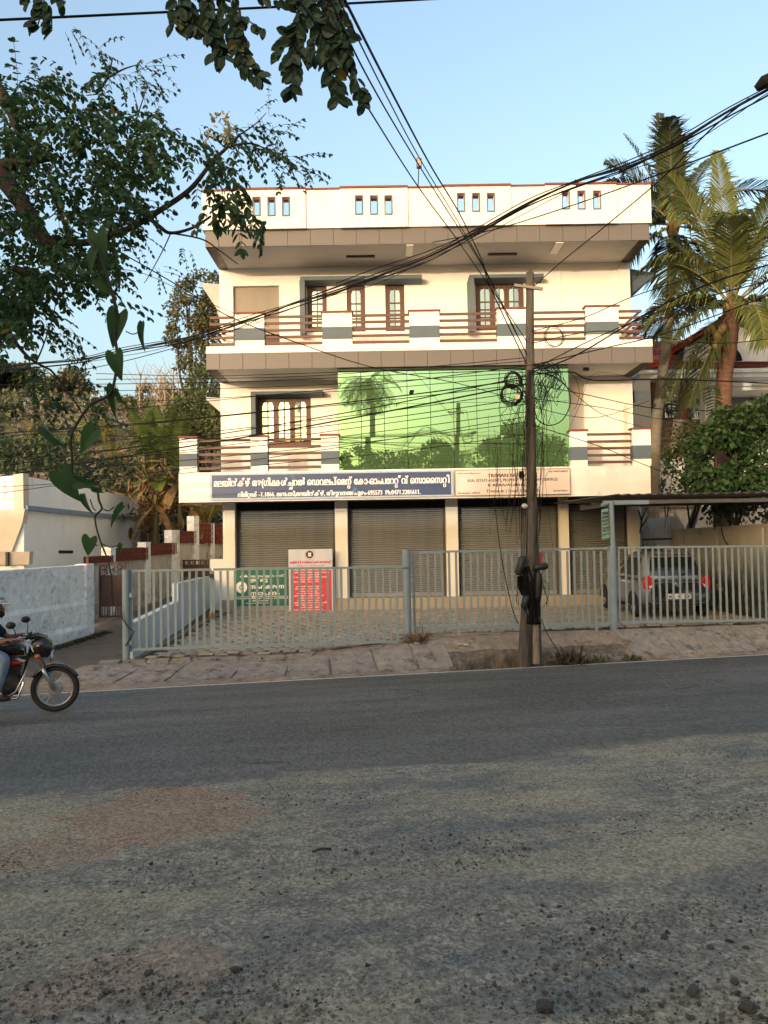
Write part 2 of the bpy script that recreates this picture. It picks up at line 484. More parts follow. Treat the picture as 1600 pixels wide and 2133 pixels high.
    rr = N.new('ShaderNodeMapRange'); rr.inputs[3].default_value = .62; rr.inputs[4].default_value = .95; L.new(edge.outputs[0], rr.inputs[0]); L.new(rr.outputs[0], pb.inputs['Roughness'])
    h = mth('ADD', mth('ADD', mth('MULTIPLY', noise(110, 3, .7), .35), mth('MULTIPLY', mth('MULTIPLY', peb, edge.outputs[0]), .5)), mth('MULTIPLY', mth('MULTIPLY', noise(14, 7, .75), edge.outputs[0]), 1.5))
    bp = N.new('ShaderNodeBump'); bp.inputs['Strength'].default_value = .75; bp.inputs['Distance'].default_value = .025
    L.new(h, bp.inputs['Height']); L.new(bp.outputs[0], pb.inputs['Normal'])
    return m
mb = MB()
uu = graded(-150, 150, 0, .12, 1.06, 12); dd_ = [i * .1 for i in range(-5, 130)] + [D_LINE + .12]
for d in dd_:
    for u in uu:
        x, y = road_xy(u, d)
        lift = .004
        if d < 6.8:
            k = sm(6.6, 5.2, d)
            lift += k * (.028 * mnoise.noise(Vector((u * 1.1, d * 1.6, 0))) + .012 * mnoise.noise(Vector((u * 4, d * 4, 5))))
            lift = max(lift, -.02)
        mb.v.append(Vector((x, y, gz(x, y) * 1.0 + lift) if d <= D_LINE else (x, y, gz(*road_xy(u, D_LINE)) - .004)))
nu = len(uu)
for j in range(len(dd_) - 1):
    for i in range(nu - 1):
        a = j * nu + i
        mb.f.append((a, a + 1, a + nu + 1, a + nu))
struct(obj('road', mb, road_material(), smooth=True))
LINEP = mat('worn_white_line', (.60, .57, .50), (.40, .37, .32), scale=14, rough=.85, lo=.5, hi=.62, stain=((.12, .11, .10), .64, 7, (1, 1, 1)))
mb = MB()
ul = [-40 + i * .5 for i in range(160)]
for i in range(len(ul) - 1):
    w0 = .012 * mnoise.noise(Vector((ul[i] * 2, 0, 0))); w1 = .012 * mnoise.noise(Vector((ul[i + 1] * 2, 0, 0)))
    q = []
    for (u, d) in ((ul[i], D_LINE - .12 + w0), (ul[i + 1], D_LINE - .12 + w1), (ul[i + 1], D_LINE - .01), (ul[i], D_LINE - .01)):
        x, y = road_xy(u, d); q.append((x, y, gz(x, y) + .009))
    mb.quad(*q)
struct(obj('road_line', mb, LINEP))

# concrete slabs of the footpath beside the road, each one its own piece
CONC = mat('old_concrete', (.28, .25, .215), (.20, .178, .153), scale=7, rough=.92, bump=.5, bscale=60, stain=((.075, .063, .052), .53, 3.2, (1, 1, 1)), stain2=((.35, .29, .22), .54, 5, (1, 1, 1)))
fp = struct(bpy.data.objects.new('footpath', None)); COL.objects.link(fp)
def slab(u0, u1, d0, d1, sk=0.0, dz=.012):
    mb = MB(); n = 5; m_ = 4; h = .05
    top = []
    for j in range(m_ + 1):
        for i in range(n + 1):
            d = d0 + (d1 - d0) * j / m_
            u = u0 + (u1 - u0) * i / n + sk * (d - d0)
            u += .018 * mnoise.noise(Vector((u * 5, d * 5, 1))); d += .018 * mnoise.noise(Vector((u * 5, d * 5, 7)))
            x, y = road_xy(u, d)
            top.append(Vector((x, y, gz(x, y) + dz + .02 + .006 * mnoise.noise(Vector((u * 2, d * 2, 0))))))
    k = len(top)
    mb.v = top + [t - Vector((0, 0, h)) for t in top]
    for j in range(m_):
        for i in range(n):
            a = j * (n + 1) + i
            mb.f.append((a, a + 1, a + n + 2, a + n + 1))
    per = [i for i in range(n + 1)] + [(j + 1) * (n + 1) + n for j in range(m_)] + [m_ * (n + 1) + i for i in range(n - 1, -1, -1)] + [j * (n + 1) for j in range(m_ - 1, 0, -1)]
    for i in range(len(per)):
        a, b = per[i], per[(i + 1) % len(per)]
        mb.f.append((b, a, a + k, b + k))
    obj('slab', mb, CONC, fp)
for (u0, u1, d0, d1, sk) in ((-2.85, -1.75, 13.35, 14.3, .5), (-1.70, -.95, 13.3, 14.2, .42), (-.90, .12, 13.25, 14.15, .35), (.17, 1.02, 13.2, 14.1, .22), (1.07, 1.80, 13.18, 14.05, .12),
                            (1.85, 2.62, 13.15, 13.95, .05), (2.67, 3.35, 13.15, 13.95, 0), (3.40, 4.02, 13.15, 13.9, 0),
                            (7.6, 8.5, 13.2, 13.95, -.1), (8.55, 9.4, 13.2, 13.93, -.2), (9.45, 10.3, 13.2, 13.92, -.3), (10.35, 11.3, 13.2, 13.9, -.3), (11.35, 12.3, 13.2, 13.9, -.3)):
    slab(u0, u1, d0, d1, sk, .006)
for k in range(9):     # broken edging stones in front of the gate
    u = -2.15 + k * .42
    slab(u, u + .36 + R.uniform(-.05, .04), 14.42 - .035 * k, 14.66 - .035 * k, R.uniform(-.4, .4), .01)

# dark soil of the open drain
dr = MB(); nx_, ny_ = 60, 22
for i in range(nx_ + 1):
    x = 1.12 + 3.4 * i / nx_
    for j in range(ny_ + 1):
        e = .02 + .62 * j / ny_; y = (e + D_LINE + x * RS) / RC
        dr.v.append(Vector((x, y, gz(x, y) + .012 + .03 * mnoise.noise(Vector((x * 6, y * 6, 1))) * sm(.1, .3, e) + .02 * mnoise.noise(Vector((x * 17, y * 17, 1))) * sm(.1, .3, e))))
for i in range(nx_):
    for j in range(ny_):
        a = i * (ny_ + 1) + j; dr.f.append((a, a + ny_ + 1, a + ny_ + 2, a + 1))
struct(obj('drain', dr, mat('dark_drain_soil', (.17, .14, .11), (.075, .06, .047), scale=6, rough=.97, bump=.9, bscale=25, stain=((.25, .205, .155), .56, 4, (1, 1, 1)))))
# ------------------------------------------------------------------ the three storey commercial building
YO, YW, YB = 20.6, 22.35, 31.0
def X(px, Y, py=700): return P(px, py, Y).x
def Z(px, py, Y): return P(px, py, Y).z
BX0, BX1 = X(428, YO, 500), X(1353, YO, 500)
bld = thing('commercial_building', (0.8, YW, -.2), 'cream three storey commercial building with green glass front, slatted balconies and grey roller shutters', 'building')
def bp(name, mb, m, **k): return obj(name, mb, m, bld, **k)
zPT, zPB, zFB = Z(421, 398, YO), Z(425, 481, YO), Z(428, 514.5, YO)
zS2t, zS2b, zG2b = Z(430, 722, YO), Z(430, 737, YO), Z(430, 770, YO)
zB1t, zB1b = Z(372, 985, YO), Z(373, 1047, YO)

def window(x0, x1, z0, z1, Y, n, sill=True):
    """wooden casement: frame with n leaves, each leaf two lights wide under an ogee head"""
    fr = MB(); w = .07
    fr.box(x0, x1, Y, Y + .1, z1 - w, z1); fr.box(x0, x1, Y, Y + .1, z0, z0 + w)
    fr.box(x0, x0 + w, Y, Y + .1, z0 + w, z1 - w); fr.box(x1 - w, x1, Y, Y + .1, z0 + w, z1 - w)
    win = bp('window', fr, WOOD)
    iw = (x1 - x0 - 2 * w) / n
    for k in range(n):
        a = x0 + w + k * iw; b = a + iw; s = .075 if n > 1 else .06
        sb = MB(); y0, y1 = Y + .012, Y + .06
        g = .003
        sb.box(a + g, a + s, y0, y1, z0 + w + g, z1 - w - g); sb.box(b - s, b - g, y0, y1, z0 + w + g, z1 - w - g)
        sb.box(a + s, b - s, y0, y1, z0 + w + g, z0 + w + .11); sb.box(a + s, b - s, y0, y1, z1 - w - .06, z1 - w - g)
        c = (a + b) / 2; m0, m1 = z0 + w + .11, z1 - w - .06; h = m1 - m0
        sb.box(c - .014, c + .014, y0 + .008, y1 - .01, m0, m1)
        for t in (.20, .40, .60):
            if t == .40 and h < 1.0: continue
            sb.box(a + s, c - .014, y0 + .01, y1 - .012, m0 + h * t - .014, m0 + h * t + .014)
            sb.box(c + .014, b - s, y0 + .01, y1 - .012, m0 + h * t - .014, m0 + h * t + .014)
        obj('sash', sb, WOOD, win)
        hd = MB()
        for (p, q, inner) in ((a + s, c - .014, 1), (c + .014, b - s, -1)):
            wd = q - p; pts = []
            prof = [(0, .20), (.12, .17), (.2, .10), (.45, .045), (.7, .075), (.86, .03), (1, .10)]
            for (t, dz) in prof:
                xx = p + wd * (t if inner > 0 else 1 - t)
                pts.append((xx, y0 + .006, m1 - dz * .75))
            if inner < 0: pts.reverse()
            pts += [(q, y0 + .006, m1 + .002), (p, y0 + .006, m1 + .002)]
            hd.prism(pts, (0, .03, 0))
        obj('arched_head', hd, WOOD, win)
        for (p, q) in ((a + s, c - .014), (c + .014, b - s)):
            tl = R.uniform(-.004, .004); t2 = R.uniform(-.003, .003)
            gp = MB(); gp.prism([(p, Y + .05 + tl, m0), (q, Y + .05 - tl, m0), (q, Y + .05 - tl + t2, m1), (p, Y + .05 + tl + t2, m1)], (0, .006, 0))
            obj('pane', gp, MIRR, win)
    return win

# --- main wall with its openings
W = []
def hole(px0, py0, px1, py1, Y=YW): 
    a = P(px0, (py0 + py1) / 2, Y); b = P(px1, (py0 + py1) / 2, Y)
    c = P((px0 + px1) / 2, py0, Y); d = P((px0 + px1) / 2, py1, Y)
    return (a.x, b.x, d.z, c.z)
hA = hole(640, 590, 681, 692); hB = hole(722.5, 590, 761, 691); hC = hole(803, 588, 843, 690)
hD = hole(991, 585, 1092, 688); hE = hole(535, 824, 648, 932)
hR = hole(486, 595, 582, 726)
zGT = Z(470, 1060, 22.1)
mb = MB().wall(BX0, BX1, zB1b + .02, zFB + .3, YW, YW + .25, [hA, hB, hC, hD, hE, hR])
mb.box(BX0, BX0 + .22, YW + .252, YB, zB1b, zFB + .3)
mb.box(BX1 - .22, BX1, YW + .252, YB, zB1b, zFB + .3)
mb.box(BX0 + .221, BX1 - .221, YB - .22, YB, zB1b, zFB + .3)
# corner pilaster at the right
mb.box(X(1288, YW, 650), BX1 + .004, YW - .05, YW - .002, zS2b, zFB + .02)
mb.box(X(1165, YW, 620), X(1169, YW, 620), YW - .03, YW - .002, zS2b, zFB + .02)
bp('wall', mb, WHITE)
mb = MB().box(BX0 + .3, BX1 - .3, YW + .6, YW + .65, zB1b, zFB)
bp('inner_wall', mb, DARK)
for h_, n in ((hA, 1), (hB, 1), (hC, 1), (hD, 3), (hE, 3)):
    window(h_[0] + .004, h_[1] - .004, h_[2] + .004, h_[3] - .004, YW + .05, n)
# recess with lowered blind over a brown door
BLIND = mat('faded_beige_blind', (.27, .24, .20), (.24, .213, .178), scale=1.5, rough=.9, stretch=(1, 1, .3))
zb = Z(540, 695, YW)
bp('blind', MB().box(hR[0] + .003, hR[1] - .003, YW + .10, YW + .13, zb, hR[3] - .003), BLIND)
bp('door', MB().box(hR[0] + .25, hR[1] - .003, YW + .35, YW + .39, hR[2], zb + .4), WOOD)
# hoods and side fins of the windows
def hood(px0, px1, py_top, thick, depth, fin=None):
    a = P(px0, py_top, YW - depth); b = P(px1, py_top, YW - depth)
    mb = MB()
    t = thick
    mb.prism([(a.x, YW - .001, a.z + .03), (a.x, YW - depth, a.z), (a.x, YW - depth, a.z - t), (a.x, YW - .001, a.z - t - .05)], (b.x - a.x, 0, 0))
    bp('window_hood', mb, GREYP, bevel=.01)
    if fin:
        f0, f1, fy = fin
        p0 = P(f0, fy, YW - depth); p1 = P(f1, fy, YW - depth)
        bp('window_fin', MB().box(p0.x, p1.x, YW - depth + .004, YW - .002, p0.z, a.z - t - .002), GREYP)
hood(625, 879, 575.5, .115, .42, (625, 636, 696))
hood(978, 1133, 572, .10, .42, (978, 990, 690))
hood(522, 672, 815.5, .09, .42, (523, 533, 932))

# --- roof slab, parapet
mb = MB()
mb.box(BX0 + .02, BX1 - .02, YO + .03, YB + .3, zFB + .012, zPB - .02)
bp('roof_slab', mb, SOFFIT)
def cladding(z0, z1, name='cladding'):
    back = MB().box(BX0 + .012, BX1 - .012, YO + .012, YO + .028, z0 + .004, z1 - .004)
    bk = bp('cladding_backing', back, GROUT)
    w = .6231; g = .012
    xs = [BX0]; x = BX0 + .36
    while x < BX1 - .05: xs.append(x); x += w
    xs.append(BX1)
    for i in range(len(xs) - 1):
        dy = R.uniform(0, .004)
        t = MB().box(xs[i] + g / 2, xs[i + 1] - g / 2, YO - dy, YO + .011, z0, z1)
        o = obj('cladding_tile', t, TILE, bk, org=((xs[i] + xs[i + 1]) / 2, YO, z0))
    # dark cladding strip under both ends
    for (a, b) in ((BX0, BX0 + .27), (BX1 - .27, BX1)):
        n = 3
        for k in range(n):
            y0 = YO + .03 + (YW - YO - .03) * k / n; y1 = YO + .03 + (YW - YO - .03) * (k + 1) / n
            obj('cladding_tile', MB().box(a, b, y0 + .004, y1 - .004, z0 - .001, z0 + .010), mat_dark_tile, bk)
    # returns along both side faces
    for xx, sgn in ((BX0, -1), (BX1, 1)):
        for k in range(3):
            y0 = YO + .02 + k * .54
            obj('cladding_tile', MB().box(xx + sgn * .001, xx + sgn * .012, y0 + .005, y0 + .53, z0, z1), TILE, bk)
    return bk
mat_dark_tile = mat('dark_brown_cladding', (.055, .042, .036), (.045, .034, .03), scale=2, rough=.4)
cladding(zFB, zPB)
cladding(zG2b, zS2b)
# parapet with three groups of slots per bay
slots = []
for cs, yt, yb in (((535, 566, 596), 414, 450), ((748, 779, 809), 411, 447), ((960, 991, 1022), 406, 441), ((1177.5, 1210, 1242.5), 401, 436)):
    for c in cs:
        slots.append(hole(c - 6.2, yt, c + 6.2, yb, YO - .06))
pY0, pY1 = YO - .06, YO + .12
pX0, pX1 = X(421, pY0, 440), X(1356.5, pY0, 430)
zCap = zPT - .045
par = bp('parapet', MB().wall(pX0, pX1, zPB + .004, zCap, pY0, pY1, slots)
         .box(pX0, pX0 + .15, pY1 + .001, YB, zPB + .004, zCap).box(pX1 - .15, pX1, pY1 + .001, YB, zPB + .004, zCap), WHITE)
obj('parapet_cap', MB().box(pX0 - .02, pX1 + .02, pY0 - .03, pY1 + .03, zCap + .001, zPT), REDP, par)
for (a, b, yb_) in ((495, 637, 478), (709, 849.5, 474), (921, 1064, 471), (1136, 1284, 467)):
    x0, x1 = X(a, pY0, 440), X(b, pY0, 440)
    hs = [h for h in slots if x0 < h[0] < x1]
    pn = obj('proud_panel', MB().wall(x0, x1, zPB - .012, zCap - .003, pY0 - .055, pY0 - .002, hs), WHITE, par)
    obj('parapet_cap', MB().box(x0 - .01, x1 + .01, pY0 - .085, pY0 - .031, zCap + .003, zPT + .012), REDP, par)
for h in slots:
    f = MB(); w = .028; y0, y1 = pY0 - .075, pY0 - .058
    a, b, c, d = h
    f.box(a - w, b + w, y0, y1, d, d + w); f.box(a - w, b + w, y0, y1, c - w, c); f.box(a - w, a, y0, y1, c, d); f.box(b, b + w, y0, y1, c, d)
    obj('slot_frame', f, GREYP, par)
    obj('slot_lining', MB().box(a + .001, b - .001, y1 + .02, pY1 - .02, d - .035, d - .001), REDP, par)
# soffit fittings
for (a, b, yy) in ((722, 781, 534), (1015, 1075, 529)):
    q = P((a + b) / 2, yy, 21.2)
    zz = zFB + .012
    k = (zz - 1.6) / (q.z - 1.6)
    yq = 21.2 * k if 0 < 21.2 * k < 30 else 18.7
    bp('soffit_strip', MB().box(X(a, 21.6, yy), X(b, 21.6, yy), 21.42, 21.50, zz - .05, zz - .001), mat_dark_tile)
for (a, b) in ((846, 860), (1153, 1169)):
    bp('soffit_beam', MB().box(X(a, 20.95, 515), X(b, 20.95, 515), YO + .04, 21.45, zFB - .03, zFB + .010), WHITE)
# --- second floor slab and balcony
bp('balcony_slab', MB().box(BX0, BX1, YO - .012, YW - .003, zS2b + .003, zS2t).box(BX0 + .02, BX1 - .02, YO + .03, YW - .003, zG2b + .012, zS2b), WHITE)
RT = .055
def pillar(px0, px1, py_top, zb, Y=YO + .012, dp=.22, band=(.42, .78)):
    a = P(px0, py_top, Y); b = P(px1, py_top, Y)
    zt = (a.z + b.z) / 2; h = zt - zb
    cx = (a.x + b.x) / 2
    pl = bp('pillar', MB().box(a.x, b.x, Y, Y + dp, zb, zt - .05), WHITE)
    obj('cap', MB().box(a.x - .035, b.x + .035, Y - .035, Y + dp + .03, zt - .049, zt), REDP, pl, bevel=.006)
    obj('painted_band', MB().box(a.x - .003, b.x + .003, Y - .004, Y + dp + .003, zt - .05 - (h) * band[1], zt - .05 - h * band[0]), GREYP, pl)
    return a.x, b.x
zr2 = [Z(560, y, YO + .1) for y in (660.5, 674, 688.5, 702.5, 716)]
pil2 = [pillar(489, 550, 650, zS2t), pillar(671, 733, 647.5, zS2t), pillar(852.5, 915, 645, zS2t), pillar(1035, 1099, 640, zS2t), pillar(1220, 1288, 635.5, zS2t)]
def rails(xl, xr, pil, zr, Y, r=.034):
    edges = [xl] + [e for p in pil for e in p] + [xr]
    for i in range(0, len(edges), 2):
        a, b = edges[i], edges[i + 1]
        if b - a < .05: continue
        for z in zr:
            bp('rail', MB().box(a + .002, b - .002, Y - .02, Y + .02, z - r, z + r), BROWNP)
rl, rr_ = X(437, YO + .1, 690), X(1337, YO + .1, 670)
rails(rl, rr_, pil2, zr2, YO + .1)
for z in zr2:
    bp('rail', MB().box(rl + .02, rl + .06, YO + .121, YW - .003, z - .027, z + .027), BROWNP)
    bp('rail', MB().box(rr_ - .06, rr_ - .02, YO + .121, YW - .003, z - .027, z + .027), BROWNP)
# --- first floor: overhanging white band with balcony
VX0, VX1 = X(372.5, YO, 1010), X(1355.5, YO, 1000)
BANDW = mat('cream_band_paint', (.79, .76, .69), (.74, .71, .64), scale=1.0, rough=.75, stain=((.58, .54, .46), .60, 1.3, (1.5, 1.5, .5)))  # same cream white as the walls, with its own stains
bp('balcony_front', MB().box(VX0, VX1, YO, YO + .15, zB1b, zB1t).box(VX0, VX0 + .15, YO + .151, YW + .2, zB1b, zB1t).box(VX1 - .15, VX1, YO + .151, YW - .01, zB1b, zB1t), BANDW)
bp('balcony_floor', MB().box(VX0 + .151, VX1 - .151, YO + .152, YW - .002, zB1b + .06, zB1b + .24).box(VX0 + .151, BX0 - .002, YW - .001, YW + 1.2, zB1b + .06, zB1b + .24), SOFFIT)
pil1 = [pillar(373.5, 410, 909, zB1t, YO + .006, .2), pillar(521.5, 557, 906.5, zB1t, YO + .006), pillar(668.5, 705.5, 903.5, zB1t, YO + .006), ]
pil1r = [pillar(1188, 1222.5, 894.5, zB1t, YO + .006), pillar(1317, 1355, 890.5, zB1t, YO + .006)]
zr1 = [Z(470, y, YO + .1) for y in (917.5, 932.5, 946.6, 961, 975.6)]
rails(pil1[0][1], pil1[2][0], [pil1[1]], zr1, YO + .1)
rails(pil1r[0][1], pil1r[1][0], [], zr1, YO + .1)
for z in zr1:
    bp('rail', MB().box(VX0 + .03, VX0 + .07, YO + .21, YW + .1, z - .027, z + .027), BROWNP)
# --- green curtain wall
cw0, cw1 = X(704.5, 20.76, 870), X(1186.5, 20.76, 870)
cz0, cz1 = zB1t + .005, zG2b - .02
cwl = bp('curtain_wall', MB().box(cw0, cw1, 20.79, YW - .003, cz0, cz1).box(cw0, cw1, 20.70, 20.788, cz1 - .06, cz1 + .015), mat('dark_green_frame', (.012, .03, .016), rough=.4))
nx, nz = 10, 3
for i in range(nx):
    for j in range(nz):
        a = cw0 + (cw1 - cw0) * i / nx; b = cw0 + (cw1 - cw0) * (i + 1) / nx
        c = cz0 + (cz1 - .06 - cz0) * j / nz; d = cz0 + (cz1 - .06 - cz0) * (j + 1) / nz
        g = .008; t1, t2 = R.uniform(-.0013, .0013), R.uniform(-.001, .001)
        y = 20.765
        obj('glass_pane', MB().prism([(a + g, y + t1, c + g * .7), (b - g, y - t1, c + g * .7), (b - g, y - t1 + t2, d - g * .7), (a + g, y + t1 + t2, d - g * .7)], (0, .012, 0)), GGLASS, cwl)
# --- ground floor: pillars, shutters, plinth
zG = -.47
YS = 22.32
SHUT = mat('weathered_shutter_steel', (.27, .28, .285), (.20, .208, .212), scale=1.6, rough=.55, metal=.15, stretch=(1, 1, .35), stain=((.21, .15, .115), .62, 1.3, (1, 1, .4)), stain2=((.10, .10, .095), .66, 3, (1, 1, .5)))
FRAME = mat('dark_shutter_guide', (.07, .066, .06), (.05, .047, .043), rough=.6)
gp_ = [(468, 490), (698.5, 725), (930.5, 955.5), (1168, 1187), (1313, 1335)]
zHead = zB1b + .055
gx = []
for (a, b) in gp_:
    x0, x1 = X(a, 22.05, 1150), X(b, 22.05, 1150)
    gx.append((x0, x1))
    bp('ground_pillar', MB().box(x0, x1, 22.05, 22.5, zG, zHead), WHITE, bevel=.008)
zPl = Z(800, 1243, YS)
slat_me = {}
for k in range(4):
    x0, x1 = gx[k][1] + .01, gx[k + 1][0] - .01
    zt = zHead - .02; hb = .20
    bp('shutter_box', MB().box(x0, x1, 22.26, 22.49, zt - hb, zt), DARK)  # near black stands for the shade on the box under the balcony
    gd = MB().box(x0, x0 + .06, 22.27, 22.36, zPl, zt - hb).box(x1 - .06, x1, 22.27, 22.36, zPl, zt - hb)
    sh = bp('roller_shutter', gd.box(x0 + .06, x1 - .06, 22.375, 22.38, zPl, zt - hb), FRAME)
    n = int(round((zt - hb - zPl) / .0655)); ph = (zt - hb - zPl - .12) / n
    w = x1 - x0 - .122
    prof = [(.012, 0), (-.026, .16), (-.038, .45), (-.030, .72), (.016, .97)]
    mb = MB(); a = -w / 2
    for (dy, t) in prof: mb.v.append(Vector((a, dy, t * ph)))
    for (dy, t) in prof: mb.v.append(Vector((-a, dy, t * ph)))
    m_ = len(prof)
    mb.f = [(i, i + m_, i + m_ + 1, i + 1) for i in range(m_ - 1)] + [(m_ - 1, 2 * m_ - 1, m_, 0)]
    mb.f = [(f[0], f[1], f[2], f[3]) for f in mb.f]
    me = mb.mesh('slat', SHUT)
    for i in range(n):
        inst('slat', me, ((x0 + x1) / 2, 22.345 + R.uniform(-.004, .004), zPl + .12 + i * ph), sh)
    obj('bottom_rail', MB().box(x0 + .061, x1 - .061, 22.305, 22.37, zPl + .002, zPl + .118), SHUT, sh)
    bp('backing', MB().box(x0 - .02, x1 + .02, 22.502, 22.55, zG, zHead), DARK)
PLINTH = mat('buff_plinth_tile', (.36, .315, .24), (.32, .28, .21), scale=2, rough=.5, stain=((.20, .16, .11), .62, 2.5, (1, 1, .6)))
px0 = X(460, 21.9, 1260); px1 = gx[3][1] + .9
pln = bp('plinth', MB().box(px0, px1, 21.915, 22.26, zG - .1, zPl - .012), GROUT)
nt_ = 22
for k in range(nt_):
    a = px0 + (px1 - px0) * k / nt_; b = px0 + (px1 - px0) * (k + 1) / nt_
    obj('plinth_tile', MB().box(a + .002, b - .002, 21.90, 21.914, zG - .08, zPl - .006), PLINTH, pln)
    obj('plinth_tile', MB().box(a + .002, b - .002, 21.916, 22.259, zPl - .0115, zPl - .001), PLINTH, pln)
# low white return wall at the left corner
bp('corner_wall', MB().box(X(436, 22.0, 1200), gx[0][0] - .004, 22.1, 22.35, zG - .05, Z(450, 1165, 22.1)), WHITE2)
bp('side_wall_ground', MB().box(BX0, BX0 + .2, 22.52, YB, zG, zB1b - .003).box(BX1 - .2, BX1, 22.52, YB, zG, zB1b - .003), WHITE2)
# sun hoods that stick out of both side walls
def side_hood(pts, Y0, Y1, m):
    q = [P(a, b, Y0) for a, b in pts]
    bp('side_hood', MB().prism([(v.x, Y0, v.z) for v in q], (0, Y1 - Y0, 0)), m)
GREYW = mat('pale_grey_paint', (.42, .41, .40), (.36, .35, .34), rough=.8)
side_hood([(458, 592), (419, 589), (420, 596), (450, 640), (458, 668)], 23.1, 24.6, GREYW)
side_hood([(461, 828), (429, 827), (430, 833), (461, 860)], 23.1, 24.6, GREYW)
side_hood([(1321, 814), (1353, 816), (1353, 822), (1323, 838)], 22.7, 24.4, GREYP)
side_hood([(1315, 560), (1362, 568), (1362, 575), (1316, 612)], 22.7, 24.4, GREYP)

# floodlight on a rod above the parapet
fl = thing('floodlight', P(873, 388, 20.62), 'small weathered floodlight on a thin rod above the middle of the roof parapet', 'lamp')
obj('rod', MB().cyl(P(871, 390, 20.62), P(872.5, 352, 20.62), .014, 8), mat('black_iron', (.02, .02, .02), rough=.6), fl)
a = P(873, 340, 20.62)
obj('housing', MB().obox(a, (.068, 0, 0), (0, .05, 0), (0, 0, .14)), mat('rusty_lamp_housing', (.06, .05, .045), (.10, .06, .04), scale=20, rough=.7), fl, bevel=.015)
obj('lens', MB().obox(a + Vector((0, -.052, .01)), (.050, 0, 0), (0, .004, 0), (0, 0, .105)), mat('dusty_lens', (.42, .36, .28), (.30, .24, .18), scale=12, rough=.35), fl, bevel=.01)
# ------------------------------------------------------------------ lettering
def glyph_mesh(s):
    c = bpy.data.curves.new('tmp', 'FONT'); c.body = s; c.size = 1.0; c.resolution_u = 2
    o = bpy.data.objects.new('tmp', c); COL.objects.link(o)
    dg = bpy.context.evaluated_depsgraph_get(); dg.update()
    me = bpy.data.meshes.new_from_object(o.evaluated_get(dg))
    vs = [(v.co.x, v.co.y) for v in me.vertices]; fs = [tuple(p.vertices) for p in me.polygons]
    bpy.data.objects.remove(o); bpy.data.curves.remove(c); bpy.data.meshes.remove(me)
    return vs, fs
GC = {}
def glyph(s):
    if s not in GC: GC[s] = glyph_mesh(s)
    return GC[s]
def bb(vs): return (min(v[0] for v in vs), max(v[0] for v in vs)) if vs else (0, 0)
def layout(tokens, gap=.075):
    """tokens laid side by side: a+b joined letters, a/b letter over a small letter, _ a space"""
    V, F = [], []; x = 0.0
    def put(vs, fs, ox, oy=0, s=1):
        o = len(V); V.extend(((v[0] * s + ox, v[1] * s + oy) for v in vs)); F.extend(tuple(i + o for i in f) for f in fs)
    for t in tokens:
        if t == '_': x += .34; continue
        if '+' in t and len(t) > 1:
            a, b = t.split('+'); va, fa = glyph(a); vb, fb = glyph(b)
            l, r = bb(va); put(va, fa, x - l); x += (r - l) * .66
            l, r = bb(vb); put(vb, fb, x - l); x += r - l + gap
        elif '/' in t and len(t) > 1 and t.count('/') == 1 and ord(t[0]) > 3000:
            a, b = t.split('/'); va, fa = glyph(a); vb, fb = glyph(b)
            l, r = bb(va); put(va, fa, x - l)
            l2, r2 = bb(vb); put(vb, fb, x + (r - l) / 2 - (l2 + r2) / 2 * .62, -.40, .62); x += r - l + gap
        else:
            v, f = glyph(t); l, r = bb(v); put(v, f, x - l); x += r - l + gap
    return V, F, x - gap
def words(s): 
    """plain latin line as tokens, keeping natural spacing"""
    return [s]
def lettering(name, tokens, parent, m, px0, px1, pyb, hgt, Y, bold=.0, gap=.075, slant=0.0, sx=None, org=None, ux=Vector((1, 0, 0)), uz=Vector((0, 0, 1)), width=None, nrm=Vector((0, -1, 0))):
    """px0..px1 the line's ends and pyb its base in survey marks; hgt cap height in metres"""
    V, F, w = layout(tokens, gap)
    if org is None:
        p0 = P(px0, pyb, Y); p1 = P(px1, pyb, Y); width = p1.x - p0.x; org = Vector((p0.x, Y, (p0.z + p1.z) / 2))
    kx = width / w; kz = hgt / .70
    mb = MB()
    for i, b in enumerate([0] if not bold else [-bold, 0, bold]):
        mb.add([org + ux * (v[0] * kx + slant * v[1] * kz + b) + uz * (v[1] * kz) + nrm * (.0003 * i) for v in V], F)
    return obj(name, mb, m, parent)

LW = mat('white_sign_lettering', (.80, .80, .78), (.72, .72, .70), rough=.6)
LD = mat('dark_sign_lettering', (.045, .028, .024), (.06, .035, .03), rough=.6)
# blue name board of the society
YN = YO - .06
a = P(437, 988, YN); b = P(945, 1040, YN); zt, zb_ = P(690, 983, YN).z, P(690, 1038, YN).z
nb_ = thing('name_board', ((a.x + b.x) / 2, YN, zb_), 'long blue signboard with white regional lettering in two lines on the balcony front', 'sign')
BLUE = mat('faded_blue_sign', (.045, .068, .15), (.06, .083, .16), scale=1.6, rough=.35, stain=((.13, .19, .30), .60, 2.2, (1.2, 1, .6)), stain2=((.30, .20, .12), .70, 3.0, (1, 1, 1)))
FRB = mat('pale_blue_sign_frame', (.33, .42, .52), (.42, .48, .54), scale=6, rough=.5)
obj('panel', MB().box(a.x + .04, b.x - .04, YN - .012, YN + .055, zb_ + .04, zt - .04), BLUE, nb_)
fr = MB(); fr.box(a.x, b.x, YN - .02, YN + .055, zt - .045, zt); fr.box(a.x, b.x, YN - .02, YN + .055, zb_, zb_ + .045)
fr.box(a.x, a.x + .06, YN - .02, YN + .055, zb_ + .045, zt - .045); fr.box(b.x - .06, b.x, YN - .02, YN + .055, zb_ + .045, zt - .045)
obj('frame', fr, FRB, nb_)
